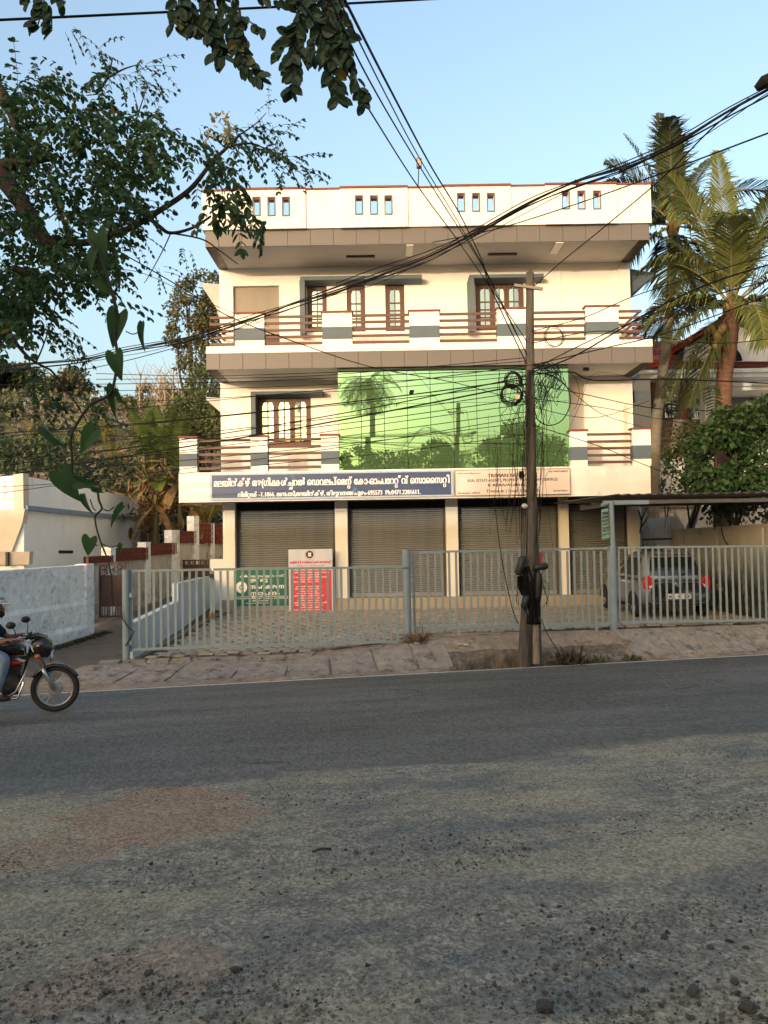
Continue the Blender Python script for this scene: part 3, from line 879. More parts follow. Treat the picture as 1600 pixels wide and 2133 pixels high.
L1 = ['മ', 'ല', 'യി', 'ൻ', 'കീ', 'ഴ്', '_', 'അ', '(', 'ഗി', 'ക+ക', 'ൾ', 'ച/ച', 'റ', 'ൽ', '_', 'െഡ', 'വ', 'ല', 'പ്', 'െമ', 'ന്/റ', '_', 'േകാ', '-', 'ഓ', 'പ+പ', 'േറ', 'റ/റ', 'ീ', 'വ്', '_', 'െസാ', 'ൈസ', 'റ/റ', 'ി']
L2 = ['ലി', 'മി', 'റ/റ', 'ഡ്', '_', '-', 'T.1866.', '_', 'മ', 'ഞ+ച', 'ാ', 'ടി', ',', 'മ', 'ല', 'യി', 'ൻ', 'കീ', 'ഴ്', ',', '_', 'തി', 'രു', 'വ', 'ന', 'ന+ത', 'പു', 'രം', '-', '695573', '_', '_', 'Ph:0471.2281611.']
lettering('lettering', L1, nb_, LW, 446, 936, 1010, 0.189, YN - .014, bold=.009, gap=.065)
lettering('lettering', L2, nb_, LW, 496, 876, 1032, 0.120, YN - .014, bold=.007, gap=.06)
# letting agents' board
a = P(947, 980, YN); b = P(1189, 1030, YN); zt, zb_ = P(1068, 977, YN).z, P(1068, 1031.5, YN).z
tb = thing('agency_board', ((a.x + b.x) / 2, YN, zb_), 'cream sign of a property agency in dark capitals, right of the blue signboard', 'sign')
CREAM = mat('cream_sign_board', (.70, .60, .52), (.66, .56, .49), scale=1.5, rough=.6)
obj('panel', MB().box(a.x, b.x, YN - .004, YN + .055, zb_, zt), CREAM, tb)
fr = MB(); w = .018
fr.box(a.x, b.x, YN - .014, YN - .005, zt - w, zt); fr.box(a.x, b.x, YN - .014, YN - .005, zb_, zb_ + w); fr.box(b.x - w, b.x, YN - .014, YN - .005, zb_ + w, zt - w); fr.box(a.x, a.x + w, YN - .014, YN - .005, zb_ + w, zt - w)
obj('frame', fr, mat('brown_sign_edge', (.30, .21, .16), rough=.6), tb)
YL = YN - .006
lettering('lettering', words('TRIVIAN NETWORK'), tb, LD, 1016, 1121, 993.5, 0.095, YL, bold=.006)
lettering('lettering', words('REAL ESTATE AGENTS, PROPERTY MANAGEMENT SERVICES'), tb, LD, 974.5, 1162, 1002.5, 0.076, YL, bold=.003)
lettering('lettering', words('K-RERA/AG/0167/2024'), tb, LD, 1017, 1120, 1012.5, 0.071, YL, bold=.005)
lettering('lettering', words('Trivian.in | Local Classifieds'), tb, LD, 1013, 1125, 1025, 0.080, YL, bold=.003)
lettering('lettering', words('trivian.network@gmail.com'), tb, LD, 952.5, 1001.5, 987, 0.034, YL, bold=.002)
lettering('lettering', words('Tel: 9447310019'), tb, LD, 1143, 1182.5, 983.5, 0.046, YL, bold=.004)
lettering('lettering', words('Manchadi Jn - 695573'), tb, LD, 954, 1000, 1028.5, 0.041, YL, bold=.003)
lettering('lettering', words('Special Markets'), tb, LD, 1153, 1184, 1023.5, 0.041, YL, bold=.003)
# green banner on the shutter
YG = 21.87
gb = thing('green_banner', P(545, 1262, YG), 'green cloth banner with white regional lettering and white disc on the first shutter', 'banner')
GREEN = mat('green_banner_cloth', (.020, .135, .085), (.024, .15, .095), scale=3, rough=.6, bump=.1, bscale=6)
q = [P(487, 1262, YG), P(601, 1261, YG), P(601, 1186, YG), P(491, 1189, YG)]
obj('cloth', MB().prism([(v.x, YG, v.z) for v in q], (0, .012, 0)), GREEN, gb)
c = P(503, 1223.5, YG - .004)
disc = [(c.x + .163 * math.cos(t * math.pi / 14), YG - .006, c.z + .163 * math.sin(t * math.pi / 14)) for t in range(28)]
obj('disc', MB().prism(disc, (0, .005, 0)), LW, gb)
k = MB()
for t in range(7): k.obox(c + Vector((.05 * math.cos(t * .9), -.004, .055 * math.sin(t * .9))), (.016, 0, .004), (0, .001, 0), (-.004, 0, .018))
obj('emblem', k, mat('green_print', (.05, .16, .10), rough=.6), gb)
for tok, a, b, yb, h, bo in ((['ഒരി+ക', '_', 'യു', 'വാ', 'ക', 'ളു', 'െട', '_', 'നാ', 'ട്'], 500, 591, 1202, .063, .003), (['ഇ', 'ത്', '_', 'ഒ', 'രു'], 521, 557, 1211.5, .10, .006),
                             (['സ', 'ഹ', 'ക', 'ര', 'ണ'], 521, 591, 1226, .118, .008), (['സ/ഥ', 'ാ', 'പ', 'നം'], 521, 582, 1240, .118, .008),
                             (['വി', 'ക', 'സ', 'നം', '_', 'ന', 'മു', 'ക+ക്', '_', 'േവ', 'ണം', '_', 'കൂ', 'ട്ടാ', 'യ്മ'], 491, 600, 1247.5, .04, .003), (['ലി', 'മി', 'റ/റ', 'ഡ്', '_', 'മ', 'ല', 'യി', 'ൻ'], 525, 560, 1252.5, .035, .002), (['മ', 'ഞ+ച', 'ാ', 'ടി', '_', 'തി', 'രു', 'വ', 'ന'], 512, 560, 1257.5, .03, .002)):
    lettering('lettering', tok, gb, LW, a, b, yb, h, YG - .004, bold=bo, slant=.14)
obj('rule', MB().box(P(489, 1243, YG).x, P(600, 1243, YG).x, YG - .004, YG - .001, P(545, 1243.2, YG).z, P(545, 1242.2, YG).z), LW, gb)
# red poster standing on the plinth edge
YP = 21.72
rp = thing('red_poster', P(648, 1277, YP), 'tall printed board with pale blue head, round crest and red notice below', 'poster')
PALE = mat('pale_blue_print', (.42, .50, .62), (.62, .63, .66), scale=1.1, rough=.4, stretch=(1.6, 1, .6))
x0, x1 = P(601.5, 1210, YP).x, P(693, 1210, YP).x; z0, z1 = P(648, 1277.5, YP).z, P(648, 1144, YP).z
obj('board', MB().box(x0, x1, YP, YP + .02, z0, z1), PALE, rp)
rz = P(648, 1188, YP).z
obj('notice', MB().box(x0 + .055, x1 - .03, YP - .003, YP - .0005, z0 + .035, rz), mat('red_print', (.62, .055, .075), (.58, .05, .07), rough=.45), rp)
c = Vector(((x0 + x1) / 2 - .02, YP, P(648, 1155, YP).z))
def disc_at(name, r, dy, m, n=24): obj(name, MB().prism([(c.x + r * math.cos(2 * math.pi * t / n), YP - dy, c.z + r * math.sin(2 * math.pi * t / n)) for t in range(n)], (0, .0008, 0)), m, rp)
disc_at('crest', .135, .002, mat('tan_print', (.42, .30, .17), rough=.5)); disc_at('crest', .12, .003, LW); disc_at('crest', .108, .004, mat('black_print', (.03, .03, .035), rough=.5))
k = MB()
k.prism([(c.x - .045, YP - .006, c.z + .05), (c.x + .045, YP - .006, c.z + .05), (c.x + .05, YP - .006, c.z + .02), (c.x + .02, YP - .006, c.z), (c.x + .05, YP - .006, c.z - .02), (c.x + .045, YP - .006, c.z - .055), (c.x - .045, YP - .006, c.z - .055), (c.x - .05, YP - .006, c.z - .02), (c.x - .02, YP - .006, c.z), (c.x - .05, YP - .006, c.z + .02)], (0, .001, 0))
obj('crest', k, LW, rp)
PINK = mat('red_lettering', (.62, .10, .14), rough=.5)
lettering('lettering', ['മ', 'ല', 'യി', 'ൻ', 'കീ', 'ഴ്', '_', 'അ', '(', 'ഗി', 'ക+ക', 'ൾ', 'ച/ച', 'റ', 'ൽ', '_', 'െസാ', 'ൈസ', 'റ/റ', 'ി'], rp, PINK, 604, 690, 1173.5, 0.071, YP - .003, bold=.005)
lettering('lettering', ['ലി', 'മി', 'റ/റ', 'ഡ്', '-', 'T.1866.', '_', 'മ', 'ഞ+ച', 'ാ', 'ടി'], rp, PINK, 619, 675, 1179.5, 0.037, YP - .003, bold=.002)
SY = ['മ', 'ല', 'ക', 'ര', 'നി', 'വ', 'പ', 'ത്', 'റ', 'സ', 'യി', 'ൾ', 'ണ', 'ന', 'കു', 'ടി', 'രു']
rows = [(607, 686), (624, 667), (608, 684), (621, 664), (612, 667), None, (617, 671), (615, 672), (622, 663), (619, 668), (612, 675), (620, 668), (620, 666), (608, 684), (615, 672), (622, 664), (613, 674)]
for i, r_ in enumerate(rows):
    if not r_: continue
    n = int((r_[1] - r_[0]) / 5.2); tok = []
    for q_ in range(n):
        tok.append(R.choice(SY))
        if R.random() < .2: tok.append('_')
    lettering('lettering', tok, rp, LW, r_[0], r_[1], 1193.5 + i * 4.85, .034, YP - .005, bold=.003)
# ------------------------------------------------------------------ forecourt, gates, walls
GATE = mat('sea_grey_gate_paint', (.225, .28, .292), (.19, .24, .25), scale=3, rough=.55, stain=((.16, .12, .08), .66, 5, (1, 1, .5)), stain2=((.10, .10, .085), .62, 9, (1, 1, 1)))
POSTP = mat('blue_grey_post_paint', (.20, .26, .29), (.16, .21, .24), scale=4, rough=.5, stain=((.10, .09, .08), .66, 6, (1, 1, .4)))
def fence_y(x): return 14.03 + (x + 4.6) * .139 if x < .5 else 14.85 + (x - .6) * .141
STONE = mat('paving_stone', (.34, .29, .22), (.27, .23, .175), scale=2.4, rough=.9, bump=.3, bscale=30, island=.18)
STONES = [mat('paving_stone_tone', c, tuple(v * .82 for v in c), scale=7, rough=.9, bump=.3, bscale=40) for c in ((.40, .36, .29), (.36, .32, .26), (.44, .395, .32), (.32, .285, .235))]
fc = MB()
xs_ = [-4.55 + i * .4 for i in range(33)]
for x in xs_:
    y0 = fence_y(x) + .02
    for k in range(9):
        y = y0 + (22.0 - y0) * k / 8
        fc.v.append(Vector((x, y, gz(x, y) + .006)))
for i in range(len(xs_) - 1):
    for k in range(8):
        a = i * 9 + k; fc.f.append((a, a + 9, a + 10, a + 1))
forecourt = struct(obj('forecourt', fc, mat('mortar_and_dirt', (.085, .07, .053), (.06, .05, .04), scale=6, rough=.95)))
spots = []
ca, sa = math.cos(rad(-9)), math.sin(rad(-9))
for j in range(-10, 48):
    for i in range(-40, 62):
        gx_ = i * .30 + (j % 2) * .15; gy_ = j * .205
        x = gx_ * ca - gy_ * sa; y = 13.8 + gx_ * sa + gy_ * ca
        if -4.35 < x < 8.05 and fence_y(x) + .2 < y < 21.8: spots.append((x, y))
spots.sort(key=lambda p: p[0] ** 2 * .55 + p[1] ** 2)
def stone_block(mb, x, y, rot=None):
    a = rad(-9) + R.uniform(-.06, .06); c, s_ = math.cos(a), math.sin(a)
    hw, hd = .130 + R.uniform(-.016, .008), .081 + R.uniform(-.012, .008)
    z = gz(x, y); tl = R.uniform(-.012, .012); t2 = R.uniform(-.012, .012); b = .02; h = .03 + R.uniform(-.006, .01)
    def pt(u, v, zz): return (x + u * c - v * s_, y + u * s_ + v * c, z + zz + u * tl * 4 + v * t2 * 5)
    j = lambda: R.uniform(-.012, .012)
    lo = [(-hw + j(), -hd + j()), (hw + j(), -hd + j()), (hw + j(), hd + j()), (-hw + j(), hd + j())]
    vs = [pt(u, v, -.02) for u, v in lo] + [pt(u, v, h * .6) for u, v in lo] + [pt(u * (1 - b / hw), v * (1 - b / hd), h) for u, v in lo]
    mb.add(vs, [(0, 1, 5, 4), (1, 2, 6, 5), (2, 3, 7, 6), (3, 0, 4, 7), (4, 5, 9, 8), (5, 6, 10, 9), (6, 7, 11, 10), (7, 4, 8, 11), (8, 9, 10, 11)])
rest = MB()
for k, (x, y) in enumerate(spots):
    if k < 300:
        mb = MB(); stone_block(mb, x, y)
        obj('paving_stone', mb, STONES[k * 7 % 4], forecourt, org=(x, y, gz(x, y)))
    else: stone_block(rest, x, y)
o = obj('paving_stones', rest, STONE, forecourt); o['kind'] = 'stuff'

def bar_fence(t, a0, a1, top0, top1, n, bw=.045, name_bar='bar', ends=True):
    """flat bars between two rails; a0, a1 foot points, top0, top1 heights"""
    a0, a1 = Vector(a0), Vector(a1); d = a1 - a0; fl_ = Vector((d.x, d.y, 0)); L = fl_.length; u = fl_.normalized(); yaw = math.atan2(u.y, u.x)
    rails_ = MB()
    r0a, r1a = Vector((a0.x, a0.y, top0)), Vector((a1.x, a1.y, top1))
    obj('top_rail', MB().beam(r0a - Vector((0, 0, .02)), r1a - Vector((0, 0, .02)), .045, .04), GATE, t)
    obj('bottom_rail', MB().beam(a0 + Vector((0, 0, .03)), a1 + Vector((0, 0, .03)), .045, .05), GATE, t)
    h = ((top0 - a0.z) + (top1 - a1.z)) / 2 - .097
    me = MB().box(-bw / 2, bw / 2, -.006, .006, 0, h).mesh('bar', GATE)
    for i in range(n):
        k = (i + .5) / n if not ends else i / (n - 1)
        p = a0 + d * k + Vector((0, 0, .056))
        inst(name_bar, me, p, t, rot=(R.uniform(-.012, .012), R.uniform(-.006, .006), yaw))
GL = [P(275, 1357, 14.03), P(441, 1350, 14.22), P(446, 1350, 14.225), P(843, 1339, 14.64)]
TP = [P(275, 1187, 14.03).z, P(441, 1184, 14.22).z, P(446, 1184, 14.225).z, P(843, 1179, 14.64).z]
g1 = thing('gate_leaf', GL[0], 'narrower grey barred gate leaf, at the left beside the round blue post', 'gate', 'leaves of the front gate')
bar_fence(g1, GL[0], GL[1], TP[0], TP[1], 12)
obj('end_tube', MB().cyl(GL[0] + Vector((-.02, 0, 0)), Vector((GL[0].x - .02, GL[0].y, TP[0])), .022, 8), GATE, g1)
obj('latch', MB().box(GL[1].x - .02, GL[1].x + .05, GL[1].y - .05, GL[1].y - .02, TP[1] - .17, TP[1] - .10), mat('dark_latch_steel', (.05, .05, .05), rough=.5, metal=.6), g1)
lk = MB(); c_ = P(440, 1283, 14.17); lk.ring(c_ + Vector((0, 0, .05)), (0, 1, 0), .03, .007, 12, 5); lk.box(c_.x - .035, c_.x + .035, c_.y - .015, c_.y + .015, c_.z - .05, c_.z + .03)
obj('padlock', lk, mat('old_brass', (.20, .15, .07), rough=.4, metal=.8), g1)
g2 = thing('gate_leaf', GL[2], 'wider grey barred gate leaf in front of the red poster and green banner', 'gate', 'leaves of the front gate')
bar_fence(g2, GL[2], GL[3], TP[2], TP[3], 28)
FM = [P(864, 1311, 14.86), P(1270, 1304, 15.36)]; FT = [P(864, 1148, 14.86).z, P(1270, 1140, 15.36).z]
f1 = thing('bar_fence', FM[0], 'grey barred fence between the gate post and the tall carport post, behind the utility pole', 'fence', 'barred front fence')
bar_fence(f1, FM[0], FM[1], FT[0], FT[1], 29)
for k in (.22, .93): 
    p = FM[0].lerp(FM[1], k); obj('foot', MB().box(p.x - .03, p.x + .03, p.y - .02, p.y + .02, p.z - .14, p.z + .01), GATE, f1)
FR = [P(1292, 1299, 15.43), P(1690, 1293, 16.1)]; FRT = [P(1292, 1139, 15.43).z, P(1690, 1134, 16.1).z]
f2 = thing('bar_fence', FR[0], 'grey barred fence in front of the parked car at the right edge', 'fence', 'barred front fence')
bar_fence(f2, FR[0], FR[1], FRT[0], FRT[1], 30)
# low concrete sill under the middle and right fences
sill = MB(); a_, b_ = FM[0] + Vector((.1, .03, 0)), Vector((10.5, fence_y(10.5), FR[1].z))
sill.beam(a_ - Vector((0, 0, .17)), FM[1] - Vector((0, 0, .17)), .16, .16)
tag(obj('kerb_wall', sill, CONC), 'low dark concrete sill under the middle barred fence', 'kerb')
# posts
def post(px, pyb, pyt, Y, r, label, foot=True):
    b = P(px, pyb, Y); t_ = P(px, pyt, Y)
    t = thing('gate_post', (b.x, b.y, b.z), label, 'post', 'round gate posts')
    obj('tube', MB().cyl((b.x, b.y, b.z - .15), (b.x, b.y, t_.z), r, 16), POSTP, t, smooth=False)
    obj('cap', MB().cyl((b.x, b.y, t_.z + .001), (b.x, b.y, t_.z + .02), r + .008, 16), POSTP, t)
    return t, b, t_
p1, b1, t1 = post(263, 1374, 1189, 13.98, .066, 'round blue grey gate post at the left end of the gate, beside the lane')
for yy in (1240, 1340): obj('hinge', MB().box(b1.x + .05, b1.x + .12, b1.y - .02, b1.y + .02, P(263, yy, 13.98).z - .04, P(263, yy, 13.98).z + .04), GATE, p1)
p2, b2, t2 = post(849, 1328, 1146, 14.70, .078, 'round grey post between the double gate and the middle fence')
obj('collar', MB().cyl((b2.x - .02, b2.y - .03, P(849, 1182, 14.7).z), (b2.x - .02, b2.y - .03, P(849, 1176, 14.7).z), .10, 12), POSTP, p2)
p3, b3, t3 = post(1279, 1307, 1140, 15.38, .08, 'tall two part blue grey post that carries the carport beam')
top3 = P(1273, 1044, 15.38)
obj('upper_tube', MB().cyl((t3.x - .02, t3.y, t3.z + .021), (top3.x, top3.y, top3.z), .05, 14), POSTP, p3)
obj('arm', MB().cyl(P(1253, 1052, 15.3), P(1271, 1047, 15.38), .035, 10), POSTP, p3)
hose = MB(); pts = [P(*q) for q in ((252, 1272, 13.9), (256, 1290, 13.86), (268, 1308, 13.85), (279, 1315, 13.85), (272, 1330, 13.86), (262, 1345, 13.9))]
hose.tube(pts, .012, 6); tag(obj('rubber_strap', hose, mat('black_rubber', (.014, .014, .014), rough=.6)), 'loose black rubber strap hooked over the left gate post', 'strap')
# green plate on the tall post
pl_t = thing('notice_plate', P(1260, 1122, 15.3), 'small pale green notice plate with dark lines of text on the tall carport post', 'sign')
q = [P(1254, 1124, 15.20), P(1270, 1120, 15.36), P(1266.5, 1058, 15.36), P(1252.5, 1062, 15.20)]
PLG = mat('pale_green_plate', (.30, .46, .34), (.27, .42, .31), scale=6, rough=.5)
obj('plate', MB().prism(q, (0.006, .012, 0)), PLG, pl_t)
ux_ = (q[1] - q[0]).normalized(); uz_ = (q[3] - q[0]).normalized(); nr_ = ux_.cross(uz_)
w_ = (q[1] - q[0]).length
for i, (s_, h_) in enumerate((('TRIVIAN', .06), ('NETWORK', .045), ('REAL ESTATE', .04), ('AGENTS', .04), ('Manchadi', .035), ('94473', .06), ('10019', .04))):
    lettering('lettering', [s_], pl_t, LD, 0, 0, 0, h_, 0, bold=.003, org=q[0] + ux_ * .025 + uz_ * (.475 - i * .068) + nr_ * .004, ux=ux_, uz=uz_, width=w_ - .05, nrm=nr_)
# carport
cp = thing('carport', (6.2, 17.5, 2.3), 'low carport roof of dark corrugated sheets over the parked car', 'carport')
c0 = P(1186, 1036, 15.95); zc = c0.z
SHEET = mat('old_corrugated_sheet', (.11, .105, .10), (.075, .072, .07), scale=3, rough=.6, metal=.3)
n = 130; x0, x1 = 4.72, 8.9; mb = MB()
for i in range(n + 1):
    x = x0 + (x1 - x0) * i / n; dz = .018 * math.sin(i * 2 * math.pi / 6.5) 
    mb.v.append(Vector((x, 15.6, P(1400, 1029, 15.6).z + dz))); mb.v.append(Vector((x, 21.9, P(1400, 1029, 15.6).z + .10 + dz)))
mb.f = [(2 * i, 2 * i + 1, 2 * i + 3, 2 * i + 2) for i in range(n)]
o = obj('corrugated_sheet', mb, SHEET, cp, smooth=True); s_ = o.modifiers.new('thick', 'SOLIDIFY'); s_.thickness = .006
zb3 = P(1400, 1040, 15.5).z
obj('front_beam', MB().box(P(1258, 1045, 15.5).x, P(1352, 1045, 15.5).x, 15.5, 15.58, zb3 - .09, zb3 - .005), POSTP, cp)
obj('front_beam', MB().box(P(1352, 1045, 15.5).x + .002, 9.0, 15.5, 15.58, zb3 - .08, zb3 - .006), SHEET, cp)  # rest of the beam, darker colour paints in the shade under the sheet
for y in (16.6, 17.6, 18.6): obj('purlin', MB().box(4.76, 8.85, y, y + .05, zb3 - .02, zb3 + .04), FRAME, cp)
obj('side_beam', MB().box(4.8, 4.86, 15.6, 18.8, zb3 - .09, zb3 - .021), FRAME, cp)
obj('side_beam', MB().box(8.4, 8.46, 15.6, 18.8, zb3 - .09, zb3 - .021), FRAME, cp)
obj('rear_post', MB().cyl((8.43, 18.7, -.3), (8.43, 18.7, zb3 - .09), .04, 10), FRAME, cp)

# blue white low wall on the lane side of the forecourt
BW = mat('pale_blue_wall_paint', (.56, .64, .69), (.49, .57, .62), scale=1.5, rough=.8, bump=.05, stain=((.20, .20, .19), .62, 3.2, (1.5, 1.5, .5), -.6, .35), stain2=((.33, .37, .40), .6, 1.2, (1, 1, 1)))
w1 = [P(277, 1298, 14.2), P(370, 1253, 17.7), P(371, 1215, 17.72), P(437, 1201, 22.05)]
mb = MB()
mb.prism([(w1[0].x, w1[0].y, -1.0), (w1[1].x, w1[1].y, -.7), (w1[1].x, w1[1].y, w1[1].z), (w1[0].x, w1[0].y, w1[0].z)], (-.14, 0, 0))
mb.prism([(w1[2].x, w1[2].y + .003, -.8), (w1[3].x, w1[3].y, -.7), (w1[3].x, w1[3].y, w1[3].z), (w1[2].x, w1[2].y + .003, w1[2].z)], (-.14, 0, 0))
tag(obj('low_wall', mb, BW), 'low stepped pale blue wall behind the left gate leaf, between lane and forecourt', 'wall')

# lane
ln = MB(); rows_ = 26
for k in range(rows_):
    y = 12.9 + k * .65
    xl = -7.15 + .055 * (y - 13) - .3 * sm(14.2, 13, y); xr = -4.72 + .0 * y + .35 * sm(13.9, 13.0, y)
    for i in range(9):
        x = xl + (xr - xl) * i / 8
        ln.v.append(Vector((x, y, gz(x, y) + .016)))
for k in range(rows_ - 1):
    for i in range(8):
        a = k * 9 + i; ln.f.append((a, a + 1, a + 10, a + 9))
struct(obj('lane', ln, mat('brown_lane_surface', (.125, .105, .088), (.085, .073, .062), scale=3, rough=.93, bump=.4, bscale=60, stain=((.17, .135, .105), .56, 1.9, (1, 1, 1))), smooth=True))

# whitewashed roadside wall
WASH = mat('mildewed_whitewash', (.86, .87, .85), (.66, .67, .65), scale=6, rough=.95, bump=.6, bscale=22, stain=((.36, .36, .34), .55, 1.7, (1.2, 1.2, 1.6)), stain2=((.045, .043, .038), .575, 9, (1, 1, 1.3)))
a_, b_ = Vector((-7.55, 12.0, 0)), Vector((-6.60, 17.30, 0))
d_ = (b_ - a_); L_ = d_.length; u_ = d_.normalized(); nn_ = Vector((u_.y, -u_.x, 0))
mb = MB(); nu_, nz_ = 90, 26; zt_ = 1.10
zs_ = [(-1.15 + (zt_ + 1.15) * j / nz_) for j in range(nz_ + 1)]
for j, z in enumerate(zs_):
    for i in range(nu_ + 1):
        p = a_ + d_ * i / nu_
        course = .035 * sm(.30, .27, z) + .03 * sm(-.2, -.23, z)
        off = course + .03 * mnoise.noise(Vector((i * .12, z * 2, 0))) + .012 * mnoise.noise(Vector((i * .45, z * 7, 3)))
        mb.v.append(Vector((p.x, p.y, z + (.012 * mnoise.noise(Vector((i * .2, 0, 9))) if j == nz_ else 0))) + nn_ * off)
for j in range(nz_):
    for i in range(nu_):
        q0 = j * (nu_ + 1) + i; mb.f.append((q0, q0 + 1, q0 + nu_ + 2, q0 + nu_ + 1))
k0 = len(mb.v); row = nz_ * (nu_ + 1)
for i in range(nu_ + 1): mb.v.append(mb.v[row + i] - nn_ * .26)
for i in range(nu_ + 1): mb.v.append(mb.v[i] - nn_ * .3)
for i in range(nu_): mb.f.append((row + i, row + i + 1, k0 + i + 1, k0 + i)); mb.f.append((k0 + i, k0 + i + 1, k0 + nu_ + 2 + i, k0 + nu_ + 1 + i))
wl = thing('boundary_wall', (-7, 15, -.3), 'old whitewashed roadside wall stained with mildew at the left, behind the motorcycle', 'wall')
obj('masonry', mb, WASH, wl)
e = b_ + u_ * .02
obj('end_pillar', MB().obox(e - u_ * .16 + nn_ * -.09 + Vector((0, 0, .35)), u_ * .17, nn_ * .15, (0, 0, .775)), WASH, wl, bevel=.02)
# brown sheet gate at the end of that wall
BRG = mat('brown_gate_paint', (.075, .038, .032), (.055, .03, .026), scale=5, rough=.55)
def sheet_gate(px0, px1, pyt, pyb, Y, label, bars=True):
    a, b = P(px0, pyb, Y), P(px1, pyb, Y); zt, zb = P((px0 + px1) / 2, pyt, Y).z, P((px0 + px1) / 2, pyb, Y).z
    t = thing('iron_gate', ((a.x + b.x) / 2, Y, zb), label, 'gate')
    h = zt - zb; w = .04
    f = MB().box(a.x, a.x + w, Y - .02, Y + .02, zb, zt).box(b.x - w, b.x, Y - .02, Y + .02, zb, zt).box(a.x + w, b.x - w, Y - .02, Y + .02, zt - w, zt).box(a.x + w, b.x - w, Y - .02, Y + .02, zb, zb + w)
    f.box(a.x + w, b.x - w, Y - .018, Y + .018, zt - h * .25, zt - h * .25 + .03).box(a.x + w, b.x - w, Y - .018, Y + .018, zb + h * .2, zb + h * .2 + .03)
    obj('frame', f, BRG, t)
    obj('sheet', MB().box(a.x + w + .002, b.x - w - .002, Y - .005, Y + .003, zb + h * .2 + .031, zt - h * .25 - .001), BRG, t)
    sc = MB(); n = max(2, int((b.x - a.x) / .17)); r = min(.062, h * .07)
    for i in range(n):
        cx = a.x + w + (b.x - a.x - 2 * w) * (i + .5) / n
        for zz in (zt - h * .25 + .03 + (h * .25 - .03 - w) * .3, zt - h * .25 + .03 + (h * .25 - .03 - w) * .72):
            sc.ring((cx, Y, zz), (0, 1, 0), r, .009, 12, 4); sc.ring((cx + r * .3, Y, zz), (0, 1, 0), r * .45, .008, 8, 4)
    obj('scrollwork', sc, BRG, t)
    if bars:
        nb = 9
        for i in range(nb):
            x = a.x + w + (b.x - a.x - 2 * w) * (i + .5) / nb
            obj('bar', MB().box(x - .008, x + .008, Y - .008, Y + .008, zb + w + .001, zb + h * .2 - .001), BRG, t)
    return t
sheet_gate(206.5, 263, 1172, 1286, 17.6, 'brown sheet metal gate with scrollwork on top, at the end of the whitewashed wall')
sheet_gate(374, 436, 1166, 1212, 24.6, 'dark iron gate with scrollwork far back along the lane, left of the building')
# stepped lane wall with terracotta screens
TERRA = mat('terracotta_screen', (.22, .065, .042), (.16, .048, .033), scale=8, rough=.85)
OLDW = mat('stained_white_wall', (.50, .47, .42), (.38, .355, .315), scale=2, rough=.95, bump=.3, bscale=25, stain=((.12, .10, .08), .56, 2.4, (1.5, 1.5, .6)), stain2=((.17, .14, .11), .42, 3.4, (1, 1, 1), -.6, 1.1))
lw = thing('stepped_wall', (-6.4, 22, 0), 'stained white wall stepping up the lane, with terracotta screen panels between its piers', 'wall')
def wy(px): return 18.6 + (px - 180) / (467 - 180) * 8.6
def seg(px0, px1, pyt, name, m, pyb=None, dep=.2, yo=0.0):
    ya, yb_ = wy(px0) + yo, wy(px1) + yo
    a, b = P(px0, pyt, ya), P(px1, pyt, yb_)
    zb0 = -.6 if pyb is None else P(px0, pyb, ya).z; zb1 = -.4 if pyb is None else P(px1, pyb, yb_).z
    zt = (a.z + b.z) / 2
    if pyb is not None: zb0 = zb1 = (zb0 + zb1) / 2
    dq = Vector((b.x - a.x, b.y - a.y, 0)).normalized(); nq = Vector((dq.y, -dq.x, 0))
    return obj(name, MB().prism([(a.x, a.y, zb0), (b.x, b.y, zb1), (b.x, b.y, zt), (a.x, a.y, zt)], nq * -dep), m, lw), (a, b, (zb0 + zb1) / 2, zt)
for (a, b, pt, pb) in ((178, 231, 1158, 1174), (240, 304, 1141, 1168), (313, 364, 1131, 1156), (374, 405, 1106, 1131), (414, 440, 1090, 1132), (447, 470, 1092, 1133)):
    seg(a - 5, b + 6, pb + .5, 'wall_body', OLDW)
    _, (p, q, zb, zt) = seg(a, b, pt, 'screen_backing', DARK, pb, .05)
    w = (q - p).length; nc = max(2, int(w / .17)); nr = max(1, int((zt - zb) / .15))
    for j in range(nr):
        z0, z1 = zb + (zt - zb) * j / nr, zb + (zt - zb) * (j + 1) / nr
        for i in range(nc):
            f0, f1 = i / nc, (i + 1) / nc
            c0, c1 = p.lerp(q, f0), p.lerp(q, f1); dv = (c1 - c0); dv.z = 0; lx = dv.length; dv.normalize()
            nrm = Vector((dv.y, -dv.x, 0))
            bl = MB(); t_ = .026; g = .004
            base = Vector((c0.x, c0.y, 0)) + nrm * .07
            def pp(u, z): v = base + dv * u; return Vector((v.x, v.y, z))
            for (u0, u1, zz0, zz1) in ((g, lx - g, z0 + g, z0 + t_), (g, lx - g, z1 - t_, z1 - g), (g, t_, z0 + t_, z1 - t_), (lx - t_, lx - g, z0 + t_, z1 - t_)):
                bl.prism([pp(u0, zz0), pp(u1, zz0), pp(u1, zz1), pp(u0, zz1)], -nrm * .06)
            mz = (z0 + z1) / 2
            for (s0, s1) in (((t_, z0 + t_), (lx - t_, z1 - t_)), ((t_, z1 - t_), (lx - t_, z0 + t_))):
                bl.beam(pp(*s0) - nrm * .03, pp(*s1) - nrm * .03, .05, .018)
            obj('screen_block', bl, TERRA, lw)
for (a, b, pt) in ((231, 241, 1139), (304, 314, 1129), (358, 374, 1104), (404, 414.5, 1075), (440, 447, 1090)):
    seg(a, b, pt, 'pier', WASH, None, .26, -.12)

